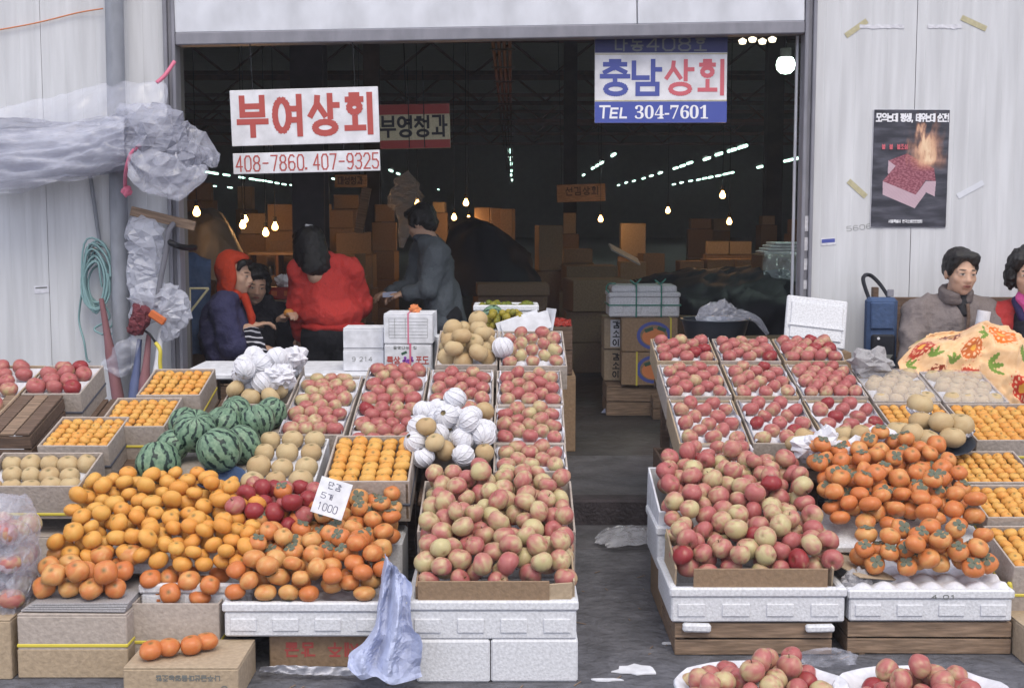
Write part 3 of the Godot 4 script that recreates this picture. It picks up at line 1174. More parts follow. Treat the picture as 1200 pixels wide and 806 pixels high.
func rest(ps: PackedVector3Array, rs: PackedFloat32Array, cells: Dictionary, x: float, z: float, r: float, floor_at: Callable) -> float:
	var y: float = floor_at.call(x, z) + r * 0.9
	var cx := int(floor(x / 0.1))
	var cz := int(floor(z / 0.1))
	for i in range(cx - 1, cx + 2):
		for j in range(cz - 1, cz + 2):
			for k in cells.get(Vector2i(i, j), []):
				var q := ps[k]
				var s := (rs[k] + r) * 0.97
				var d := s * s - (q.x - x) * (q.x - x) - (q.z - z) * (q.z - z)
				if d > 0:
					y = maxf(y, q.y + sqrt(d) * 0.92)
	return y

# ---------------------------------------------------------------- the ground
func build_ground() -> void:
	var g := Geo.new()
	g.quad(Vector3(-150, 0, 150), Vector3(150, 0, 150), Vector3(150, 0, -150), Vector3(-150, 0, -150))
	struct("road", g.mesh(), M["asphalt"])
	struct("gutter", box_mesh(Vector3(30, 0.03, 0.46), 0.004, T(0, -0.009, -6.13)), M["concrete"])
	struct("pavement", box_mesh(Vector3(30, 0.2, 1.10), 0.0, T(0, 0.03, -7.05)), M["concrete"])
	var kerb := Node3D.new()
	kerb.name = "kerb"
	kerb.set_meta("kind", "structure")
	add_child(kerb)
	var stone := box_mesh(Vector3(0.894, 0.21, 0.136), 0.012)
	for i in 10:
		part(kerb, "kerb_stone", stone, M["kerb_stone"], T(-4.15 + i * 0.9, 0.032 + rng.randf_range(-0.003, 0.003), -6.43 + rng.randf_range(-0.003, 0.003)))
	struct("hall_floor", box_mesh(Vector3(50, 0.2, 87.4), 0.0, T(0, 0.03, -51.3)), M["hall_floor"])

# ---------------------------------------------------------------- front wall of the hall
func ribbed(w: float, h: float) -> ArrayMesh:
	# a sheet-metal panel with shallow pressed grooves, its left bottom corner at the origin
	var g := Geo.new()
	var xs := PackedFloat32Array([0.0])
	var zs := PackedFloat32Array([0.0])
	var x := 0.05
	while x < w - 0.02:
		for q in [[-0.006, 0.0], [0.0, -0.0011], [0.006, 0.0]]:
			xs.append(x + q[0])
			zs.append(q[1])
		x += 0.0905
	xs.append(w)
	zs.append(0.0)
	for i in xs.size() - 1:
		g.quad(Vector3(xs[i], 0, zs[i]), Vector3(xs[i + 1], 0, zs[i + 1]), Vector3(xs[i + 1], h, zs[i + 1]), Vector3(xs[i], h, zs[i]))
	g.box(Vector3(w, h, 0.03), T(w / 2, h / 2, -0.019))
	return g.mesh()

func build_front_wall() -> void:
	var w := thing("hall_front_wall", "pale grey ribbed metal front wall of the market hall with a wide doorway", "wall", T(0, 0, -7.6))
	for x in [[-4.553, 0.896], [-3.653, 0.90], [-2.75, 0.716], [1.778, 0.582], [2.364, 0.90], [3.268, 0.90], [4.172, 0.60]]:
		part(w, "wall_panel", ribbed(x[1], 4.07), M["wall_paint"], T(x[0], 0.13, 0))
	# what stands behind the panels
	part(w, "wall_core", box_mesh(Vector3(23.0, 7.8, 0.2), 0.0, T(-13.48, 3.9, -0.14)), M["hall_paint"])
	part(w, "wall_core", box_mesh(Vector3(23.3, 7.8, 0.2), 0.0, T(13.39, 3.9, -0.14)), M["hall_paint"])
	part(w, "wall_core", box_mesh(Vector3(3.71, 5.0, 0.2), 0.0, T(-0.125, 5.3, -0.14)), M["hall_paint"])
	# the head of the doorway hangs a little askew
	var a := Vector3(-1.961, 2.625, -7.570)
	var b := Vector3(1.702, 2.693, -7.570)
	var tilt := atan2(b.y - a.y, b.x - a.x)
	var joint := Vector3(0.728, 2.663, -7.570)
	var low := Transform3D(Basis(Vector3.BACK, tilt), Vector3(a.x, a.y, 0.03))
	var wide := a.distance_to(b)
	var left_w := joint.x - a.x - 0.002
	part(w, "lintel_panel", box_mesh(Vector3(left_w, 1.3, 0.08), 0.004, T(left_w / 2, 0.65, -0.05)), M["beam_paint"], low)
	part(w, "lintel_panel", box_mesh(Vector3(wide - left_w - 0.006, 1.3, 0.08), 0.004, T(left_w + 0.006 + (wide - left_w - 0.006) / 2, 0.65, -0.05)), M["beam_paint"], low)
	part(w, "lintel_trim", box_mesh(Vector3(wide, 0.072, 0.11), 0.006, T(wide / 2, -0.036, -0.056)), M["grey_steel"], low)
	# door posts: channels with a groove between two flanges
	for s in [[-2.030, 1.0], [1.706, -1.0]]:
		part(w, "door_post", box_mesh(Vector3(0.022, 4.0, 0.12), 0.004, T(s[0] + 0.011, 2.13, -0.03)), M["grey_steel"])
		part(w, "door_post", box_mesh(Vector3(0.026, 4.0, 0.10), 0.004, T(s[0] + 0.035, 2.13, -0.045)), M["grey_steel"])
		part(w, "door_post", box_mesh(Vector3(0.020, 4.0, 0.12), 0.004, T(s[0] + 0.058, 2.13, -0.03)), M["grey_steel"])
	part(w, "door_rail", box_mesh(Vector3(0.014, 2.6, 0.03), 0.003, T(1.692, 1.43, -0.12)), M["beam_paint"])
	var pl := Geo.new()
	for i in 4:
		pl.box(Vector3(0.022, 0.09 - 0.012 * i, 0.002), T(1.741, 1.52 - i * 0.12, 0.0075))
	part(w, "post_label", pl.mesh(), M["paper"])

# ---------------------------------------------------------------- the hall behind
func build_hall() -> void:
	struct("hall_roof", box_mesh(Vector3(50, 0.3, 88), 0.0, T(0, 7.95, -51.3)), M["hall_paint"])
	struct("hall_side_wall", box_mesh(Vector3(0.3, 8, 87.4), 0.0, T(-25.15, 3.9, -51.4)), M["hall_paint"])
	struct("hall_side_wall", box_mesh(Vector3(0.3, 8, 87.4), 0.0, T(25.15, 3.9, -51.4)), M["hall_paint"])
	struct("hall_back_wall", box_mesh(Vector3(50.6, 8, 0.3), 0.0, T(0, 3.9, -95.15)), M["hall_paint"])
	# roof girders across the hall
	for i in 8:
		var g := Geo.new()
		var z := -11.0 - i * 7.0
		g.box(Vector3(49, 0.12, 0.12), T(0, 5.9, z))
		g.box(Vector3(49, 0.12, 0.12), T(0, 5.0, z))
		for k in 48:
			var x0 := -24.0 + k
			g.rod(Vector3(x0, 5.05 if k % 2 else 5.85, z), Vector3(x0 + 1.0, 5.85 if k % 2 else 5.05, z), 0.035, 5)
		single("roof_girder", g.mesh(), M["red_primer"], "red primed lattice girder under the dark hall roof", "girder", Transform3D(), "roof girders of the hall")
	# pipes that run away under the roof along the middle of the hall
	var t := thing("pipe_run", "bundle of reddish pipes running away under the hall roof", "pipes", T(0, 3.12, 0))
	for i in 4:
		part(t, "pipe", rod_mesh(Vector3(-0.17 + i * 0.05, 0.0, -11.4), Vector3(-0.17 + i * 0.05, 0.0, -42), 0.017, 8), M["red_primer"])
	for i in 12:
		part(t, "pipe_clamp", box_mesh(Vector3(0.24, 0.012, 0.03), 0.0, T(-0.09, -0.021, -12.0 - i * 1.4)), M["dark_steel"])
	# steel columns
	for c in [[Vector3(-1.642, 1.244, -10.500), 0.26, "nearest dark steel column, behind the woman in the red jacket"], [Vector3(-2.054, 1.625, -19.000), 0.22, "dark steel column behind the signboard with red bands"], [Vector3(1.353, 1.669, -30.000), 0.3, "distant steel column behind the small wooden signboard"], [Vector3(4.855, 1.645, -24.000), 0.3, "distant dark steel column near the right door post"]]:
		var g := Geo.new()
		var s: float = c[1]
		g.box(Vector3(s, 7.6, 0.02), T(0, 3.8, s / 2))
		g.box(Vector3(s, 7.6, 0.02), T(0, 3.8, -s / 2))
		g.box(Vector3(0.02, 7.6, s - 0.022), T(0, 3.8, 0))
		g.box(Vector3(s + 0.15, 0.02, s + 0.15), T(0, 0.011, 0))
		single("steel_column", g.mesh(), M["dark_steel"], c[2], "column", T(c[0].x, 0.13, c[0].z))
	build_lamps()

func omni(o: Node3D, at: Vector3, c: Color, energy: float, size: float, reach := 120.0) -> void:
	var l := OmniLight3D.new()
	l.name = numbered("lamp_light", o)
	l.position = at
	l.light_color = c
	l.light_energy = energy
	l.light_size = size
	l.omni_range = reach
	l.omni_attenuation = 2.0
	l.shadow_enabled = true
	o.add_child(l)

func build_lamps() -> void:
	lamp_mat("bulb_glow", Color(1.0, 0.74, 0.42), 7.0)
	lamp_mat("tube_glow", Color(0.80, 1.0, 0.92), 1.3)
	lamp_mat("globe_glow", Color(0.88, 1.0, 0.94), 3.0)
	lamp_mat("high_lamp_glow", Color(1.0, 0.95, 0.82), 0.9)
	var bulb := Geo.new()
	bulb.lathe(PackedVector2Array([Vector2(0, -0.032), Vector2(0.018, -0.028), Vector2(0.029, -0.014), Vector2(0.031, 0), Vector2(0.026, 0.018), Vector2(0.015, 0.036), Vector2(0.012, 0.05), Vector2(0, 0.05)]), 12)
	var bm := bulb.mesh()
	var socket := rod_mesh(Vector3(0, 0.051, 0), Vector3(0, 0.10, 0), 0.018, 8)
	for b in [[Vector3(-2.601, 1.599, -10.600), "bare bulb glowing over the covered pile left in the doorway", 0.28], [Vector3(-2.517, 1.487, -12.000), "lower of the two close bulbs left of the shelves", 0.22], [Vector3(-2.825, 1.537, -13.600), "upper of the two close bulbs left of the shelves", 0.2], [Vector3(-2.342, 1.413, -12.200), "lowest bulb in front of the stacked boxes on the left", 0.2], [Vector3(-2.289, 1.468, -12.400), "bulb hanging close to the dark steel column", 0.25], [Vector3(-0.519, 1.722, -14.500), "highest bare bulb behind the man in the dark jacket", 0.3], [Vector3(-0.699, 1.560, -15.500), "left bulb of the pair behind the shoulder of the man in the dark jacket", 0.2], [Vector3(-0.541, 1.539, -16.000), "right bulb of the pair behind the shoulder of the man in the dark jacket", 0.2], [Vector3(-1.030, 1.707, -14.000), "bulb above the head of the man in the dark jacket", 0.2], [Vector3(1.104, 1.539, -16.000), "bulb below the small wooden signboard", 0.35], [Vector3(2.002, 1.648, -16.500), "bulb halfway between the wooden signboard and the right door post", 0.3], [Vector3(2.209, 1.790, -13.500), "brightest bare bulb, highest on the right side of the hall", 0.45], [Vector3(2.538, 1.510, -15.000), "bulb below the brightest bulb on the right side", 0.35]]:
		var t := thing("light_bulb", b[1], "light bulb", T(b[0].x, b[0].y, b[0].z))
		part(t, "bulb", bm, M["bulb_glow"])
		part(t, "socket", socket, M["rubber"])
		part(t, "cord", rod_mesh(Vector3(0, 0.10, 0), Vector3(0, 4.9 - b[0].y, 0), 0.004, 5), M["rubber"])
		omni(t, Vector3(0, 0, 0), Color(1.0, 0.76, 0.52), b[2] * 0.15, 0.05)
	# rows of fluorescent tubes that run away down the hall
	var tube := rod_mesh(Vector3(0, 0, 0.6), Vector3(0, 0, -0.6), 0.045, 8)
	var tray := box_mesh(Vector3(0.16, 0.05, 1.3), 0.0, T(0, 0.075, 0))
	var rows := [
		["the long row of tubes right of the middle of the hall", [Vector3(6.364, 3.526, -76.923), Vector3(6.333, 3.526, -71.429), Vector3(6.451, 3.525, -68.182), Vector3(6.523, 3.525, -63.830), Vector3(6.488, 3.525, -60.000), Vector3(6.463, 3.524, -56.180), Vector3(6.453, 3.523, -50.847), Vector3(6.426, 3.523, -48.622), Vector3(6.358, 3.523, -46.154), Vector3(6.468, 3.522, -42.857), Vector3(6.375, 3.521, -39.735), Vector3(6.386, 3.521, -37.500), Vector3(6.375, 3.520, -35.714)]],
		["the outermost row of tubes on the right of the hall", [Vector3(9.430, 3.526, -75.000), Vector3(9.405, 3.526, -71.429), Vector3(9.455, 3.525, -68.182), Vector3(9.552, 3.525, -65.934), Vector3(9.542, 3.525, -63.830), Vector3(9.572, 3.525, -62.112), Vector3(9.603, 3.525, -60.000), Vector3(9.537, 3.524, -57.692), Vector3(9.529, 3.524, -56.075), Vector3(9.553, 3.523, -49.587), Vector3(9.504, 3.523, -47.468), Vector3(9.427, 3.523, -45.732), Vector3(9.442, 3.522, -44.118), Vector3(9.426, 3.522, -42.857)]],
		["the short row of tubes above the small wooden signboard", [Vector3(3.164, 3.521, -40.268), Vector3(3.202, 3.523, -46.154), Vector3(3.198, 3.523, -48.387), Vector3(3.193, 3.523, -50.847), Vector3(3.268, 3.524, -58.824)]],
		["the row of tubes straight ahead under the pipe run", [Vector3(-0.068, 3.521, -37.975), Vector3(-0.057, 3.522, -42.857), Vector3(-0.031, 3.523, -46.875), Vector3(-0.025, 3.524, -53.571), Vector3(-0.039, 3.524, -58.824), Vector3(0.000, 3.525, -66.667)]],
		["the long row of tubes below the telephone number board", [Vector3(-13.105, 3.525, -62.500), Vector3(-13.073, 3.525, -64.795), Vector3(-13.143, 3.525, -66.667), Vector3(-13.038, 3.525, -67.720), Vector3(-13.110, 3.525, -69.767), Vector3(-13.202, 3.526, -72.289), Vector3(-13.277, 3.526, -75.000), Vector3(-13.150, 3.526, -76.923)]],
		["the row of tubes beside the plastic bundle on the left", [Vector3(-13.029, 3.524, -55.046), Vector3(-13.062, 3.524, -56.604), Vector3(-13.032, 3.524, -58.824)]],
		["the lower pair of tubes at the left of the doorway", [Vector3(-18.288, 3.526, -78.947), Vector3(-18.107, 3.526, -82.645)]],
		["the scattered tubes between the board of numbers and the pipe run", [Vector3(-8.939, 3.525, -64.655), Vector3(-5.029, 3.524, -53.571), Vector3(-5.054, 3.524, -57.252), Vector3(-5.047, 3.527, -88.235), Vector3(-31.326, 3.528, -125.000)]],
	]
	for r in rows:
		var k := 0
		for p in r[1]:
			var t := thing("fluorescent_lamp", "white fluorescent tube in " + r[0], "fluorescent lamp", T(p.x, p.y, p.z), r[0])
			part(t, "tube", tube, M["tube_glow"])
			part(t, "lamp_tray", tray, M["dark_steel"])
			if k % 4 == 1:
				omni(t, Vector3(0, -0.12, 0), Color(0.95, 1.0, 0.95), 0.3, 0.3)
			k += 1
	var q := Vector3(2.211, 2.784, -10.500)
	var t := thing("globe_lamp", "round white lamp hanging in the doorway beside the right door post", "lamp", T(q.x, q.y, q.z))
	var gl := Geo.new()
	gl.lathe(PackedVector2Array([Vector2(0, -0.074), Vector2(0.04, -0.066), Vector2(0.068, -0.038), Vector2(0.077, 0), Vector2(0.07, 0.035), Vector2(0.055, 0.058), Vector2(0, 0.058)]), 20)
	part(t, "globe", gl.mesh(), M["globe_glow"])
	part(t, "lamp_cap", rod_mesh(Vector3(0, 0.059, 0), Vector3(0, 0.13, 0), 0.045, 12), M["dark_steel"])
	part(t, "cord", rod_mesh(Vector3(0, 0.13, 0), Vector3(0, 5.0 - q.y, 0), 0.006, 6), M["rubber"])
	omni(t, Vector3.ZERO, Color(0.88, 1.0, 0.94), 0.35, 0.1)
	q = Vector3(3.959, 4.409, -21.000)
	t = thing("high_bay_lamp", "cluster of bright roof lamps high behind the blue and white signboard", "lamp", T(q.x, q.y, q.z))
	for i in 4:
		var g := Geo.new()
		g.lathe(PackedVector2Array([Vector2(0, -0.07), Vector2(0.05, -0.06), Vector2(0.07, 0), Vector2(0, 0.04)]), 12)
		part(t, "lamp_shade", g.mesh(), M["high_lamp_glow"], T(-0.24 + i * 0.16, 0.03 * (i % 2), 0))
	part(t, "lamp_rail", box_mesh(Vector3(0.8, 0.06, 0.06), 0.0, T(0, 0.14, 0)), M["dark_steel"])

# ---------------------------------------------------------------- signs
func board(at: Transform3D, size: Vector3, m: String, called: String, label: String) -> Node3D:
	var t := thing(called, label, "sign", at)
	part(t, "board", box_mesh(size, 0.003), M[m])
	return t

func build_signs() -> void:
	# the white board with red letters, hung from the lintel
	var c := Vector3(-1.219, 2.147, -7.620)
	var s := board(T(c.x, c.y, c.z, 0, 0, 0.028), Vector3(0.872, 0.325, 0.012), "sign_white", "shop_sign", "white signboard with four large red Korean letters hanging left in the doorway")
	part(s, "lettering", lettering("부여상회", T(-0.385, 0.115, 0.0062), 0.155, 0.215, 0.034, 0.36), M["ink_red"])
	for x in [-0.30, 0.30]:
		part(s, "wire", rod_mesh(Vector3(x, 0.155, 0), Vector3(x, 0.55, 0.03), 0.003, 5), M["rubber"])
	var c2 := Vector3(-1.213, 1.881, -7.620)
	var s2 := board(T(c2.x, c2.y, c2.z, 0, 0, 0.025), Vector3(0.868, 0.122, 0.012), "sign_white", "shop_sign", "narrow white board with red telephone numbers hanging under the red lettered signboard")
	part(s2, "lettering", lettering("408-7860", T(-0.415, 0.043, 0.0062), 0.035, 0.087, 0.008, 0.48), M["ink_red"])
	part(s2, "lettering", lettering(".", T(-0.012, 0.043, 0.0062), 0.035, 0.087, 0.013, 0.4), M["ink_red"])
	part(s2, "lettering", lettering("407-9325", T(0.042, 0.043, 0.0062), 0.034, 0.087, 0.008, 0.46), M["ink_red"])
	for x in [-0.22, 0.22]:
		part(s2, "wire", rod_mesh(Vector3(x, 0.055, 0), Vector3(x, 0.12, 0), 0.003, 5), M["rubber"])
	# the blue and white sign
	var c3 := Vector3(0.884, 2.382, -7.720)
	var s3 := board(T(c3.x, c3.y, c3.z, 0, 0, 0.003), Vector3(0.785, 0.53, 0.03), "sign_white", "shop_sign", "blue and white signboard with blue and red Korean letters hanging right in the doorway")
	part(s3, "top_band", box_mesh(Vector3(0.785, 0.120, 0.004), 0.0, T(0, 0.205, 0.0171)), M["sign_navy"])
	part(s3, "bottom_band", box_mesh(Vector3(0.785, 0.123, 0.004), 0.0, T(0, -0.2035, 0.0171)), M["sign_blue"])
	part(s3, "stripe", box_mesh(Vector3(0.785, 0.006, 0.003), 0.0, T(0, 0.137, 0.0166)), M["tape"])
	part(s3, "stripe", box_mesh(Vector3(0.785, 0.006, 0.003), 0.0, T(0, -0.135, 0.0166)), M["tape"])
	part(s3, "lettering", lettering("나동408호", T(-0.27, 0.232, 0.0192), 0.066, 0.075, 0.010, 0.42), M["ink_grey"])
	part(s3, "lettering", lettering("충남", T(-0.350, 0.095, 0.0152), 0.155, 0.19, 0.027, 0.22), M["ink_blue"])
	part(s3, "lettering", lettering("상회", T(0.035, 0.095, 0.0152), 0.152, 0.19, 0.024, 0.28), M["ink_rose"])
	part(s3, "lettering", lettering("TEL", T(-0.36, -0.168, 0.0192), 0.045, 0.066, 0.012, 0.30), M["ink_white"])
	var tm := TextMesh.new()
	var sf := SystemFont.new()
	sf.font_names = PackedStringArray(["Droid Serif"])
	sf.font_weight = 700
	tm.font = sf
	tm.text = "304-7601"
	tm.font_size = 32
	tm.pixel_size = 0.0033
	tm.depth = 0.002
	part(s3, "lettering", tm, M["ink_white"], T(0.065, -0.2055, 0.0203))
	# inside the hall: board with red bands, and a small wooden one
	var c4 := Vector3(-0.661, 2.173, -8.800)
	var s4 := board(T(c4.x, c4.y, c4.z, 0, 0, 0.02).scaled_local(Vector3.ONE * 0.8), Vector3(0.60, 0.375, 0.02), "tape", "shop_sign", "signboard with red bands and black Korean letters inside the hall")
	part(s4, "top_band", box_mesh(Vector3(0.596, 0.085, 0.004), 0.0, T(0, 0.143, 0.0121)), M["sign_red"])
	part(s4, "bottom_band", box_mesh(Vector3(0.596, 0.070, 0.004), 0.0, T(0, -0.150, 0.0121)), M["sign_red"])
	part(s4, "lettering", lettering("부영청과", T(-0.285, 0.082, 0.0102), 0.115, 0.165, 0.022, 0.27), M["ink_black"])
	part(s4, "wire", rod_mesh(Vector3(-0.05, -0.18, 0.018), Vector3(-0.05, 0.5, 0.018), 0.004, 5), M["rubber"])
	part(s4, "wire", rod_mesh(Vector3(0.08, -0.18, 0.018), Vector3(0.08, 0.5, 0.018), 0.004, 5), M["rubber"])
	var c5 := Vector3(0.912, 1.886, -17.000)
	var s5 := board(T(c5.x, c5.y, c5.z, 0, 0, 0.03), Vector3(0.64, 0.23, 0.02), "wood", "shop_sign", "small wooden signboard with faded red and black letters deep in the hall")
	part(s5, "lettering", lettering("선김상회", T(-0.2, 0.075, 0.0102), 0.085, 0.10, 0.014, 0.35), M["ink_black"])
	part(s5, "wire", rod_mesh(Vector3(-0.25, 0.11, 0), Vector3(-0.25, 3.0, 0), 0.004, 5), M["rubber"])
	part(s5, "wire", rod_mesh(Vector3(0.25, 0.11, 0), Vector3(0.25, 3.0, 0), 0.004, 5), M["rubber"])
	# the fire prevention poster
	var c6 := Vector3(2.344, 1.842, -7.595)
	var p := PackedVector3Array()
	var f := FastNoiseLite.new()
	f.frequency = 4.0
	for j in 30:
		for i in 20:
			var x := -0.222 + 0.444 * i / 19.0
			var y := -0.342 + 0.684 * j / 29.0
			p.append(Vector3(x, y, 0.004 + 0.003 * f.get_noise_2d(x * 1.5, y * 4.0)))
	var g := Geo.new()
	g.sheet(p, 20, 30)
	for i in g.uv.size():
		g.uv[i].y = 1.0 - g.uv[i].y
	var s6 := thing("poster", "dark fire prevention poster with flames over a stack, taped to the wall", "poster", T(c6.x, c6.y, c6.z, 0, 0, -0.004))
	part(s6, "sheet", g.mesh(), M["poster"])
	part(s6, "backing", box_mesh(Vector3(0.45, 0.69, 0.001)), M["paper"])
	part(s6, "lettering", lettering("모으는데 평생,", T(-0.208, 0.317, 0.0075), 0.028, 0.042, 0.0082, 0.12, 0.001), M["ink_white"])
	part(s6, "lettering", lettering("태우는데 순간!", T(0.026, 0.317, 0.0075), 0.025, 0.042, 0.0078, 0.10, 0.001), M["ink_white"])
	part(s6, "lettering", lettering("불·불·불조심", T(-0.17, 0.140, 0.0075), 0.017, 0.026, 0.0045, 0.3, 0.001), M["ink_rose"])
	part(s6, "lettering", lettering("서울특별시 한국소방안전협회", T(-0.118, -0.300, 0.0075), 0.0125, 0.017, 0.0026, 0.18, 0.001), M["ink_white"])


# ---------------------------------------------------------------- what hangs on and stands against the wall
func crumple(rows: Array, seg: int, along: int, rough: float, sd: int, squash := 0.75, pleats := 3.0) -> ArrayMesh:
	# bunched film: rows are [centre, radius]; folds run mostly along it, with hard creases
	var f := FastNoiseLite.new()
	f.seed = sd
	f.frequency = 1.0
	f.fractal_octaves = 3
	var r0 := RandomNumberGenerator.new()
	r0.seed = sd
	var path := []
	for r in rows:
		path.append(r[0])
	var c := curve(path, along)
	var p := PackedVector3Array()
	var m := c.size()
	for i in m:
		var u := float(i) / (m - 1) * (rows.size() - 1)
		var k := mini(int(u), rows.size() - 2)
		var r := lerpf(rows[k][1], rows[k + 1][1], smoothstep(0, 1, u - k))
		var d := (c[mini(i + 1, m - 1)] - c[maxi(i - 1, 0)]).normalized()
		var side := d.cross(Vector3.BACK).normalized()
		var out := side.cross(d).normalized()
		for s in seg:
			var a := TAU * s / seg + 0.06 * i
			var n := 1.0 - 2.2 * absf(f.get_noise_3d(i * 0.045 + 17.0 * sd, cos(a) * pleats, sin(a) * pleats))
			n += 0.35 * f.get_noise_3d(i * 0.25, cos(a) * 6.0, sin(a) * 6.0) + r0.randf_range(-0.05, 0.05)
			var rr := maxf(r * (1.0 + rough * (n - 0.4)), 0.004)
			p.append(c[i] + side * (cos(a) * rr) + out * (sin(a) * rr * squash))
	var g := Geo.new()
	var full := PackedVector3Array()
	for s in seg: full.append(c[0])
	full.append_array(p)
	for s in seg: full.append(c[m - 1])
	if pleats < 2.8:
		g.sheet(full, seg, m + 2, true)
	else:
		g.facets(full, seg, m + 2, true)
	return g.mesh()

func cloth_sheet(corners: Array, nu: int, nv: int, fold: float, freq: float, sd: int, t := 0.0, uvs := Vector2(1, 1), grain := Vector3.ONE) -> ArrayMesh:
	# a creased sheet over a coarse grid of points: corners is rows of points from the bottom up, left to right
	var f := FastNoiseLite.new()
	f.seed = sd
	f.frequency = freq
	f.fractal_type = FastNoiseLite.FRACTAL_RIDGED
	f.fractal_octaves = 3
	var p := PackedVector3Array()
	var rows: int = corners.size()
	var cols: int = corners[0].size()
	for j in nv:
		var v := float(j) / (nv - 1) * (rows - 1)
		var kv := int(floor(minf(v, rows - 1.001)))
		for i in nu:
			var u := float(i) / (nu - 1) * (cols - 1)
			var k := int(floor(minf(u, cols - 1.001)))
			var q := []
			for jj in 4:
				var r: Array = corners[clampi(kv - 1 + jj, 0, rows - 1)]
				q.append((r[k] as Vector3).cubic_interpolate(r[mini(k + 1, cols - 1)], r[maxi(k - 1, 0)], r[mini(k + 2, cols - 1)], u - k))
			var at: Vector3 = (q[1] as Vector3).cubic_interpolate(q[2], q[0], q[3], v - kv)
			p.append(at + Vector3(0.3, 0.45, 0.85) * (fold * f.get_noise_3dv(at * grain)))
	var g := Geo.new()
	if t < 0:
		g.facets(p, nu, nv)
	elif t > 0:
		g.thick(p, nu, nv, t, uvs)
	else:
		g.sheet(p, nu, nv, false, PackedColorArray(), uvs)
	return g.mesh()

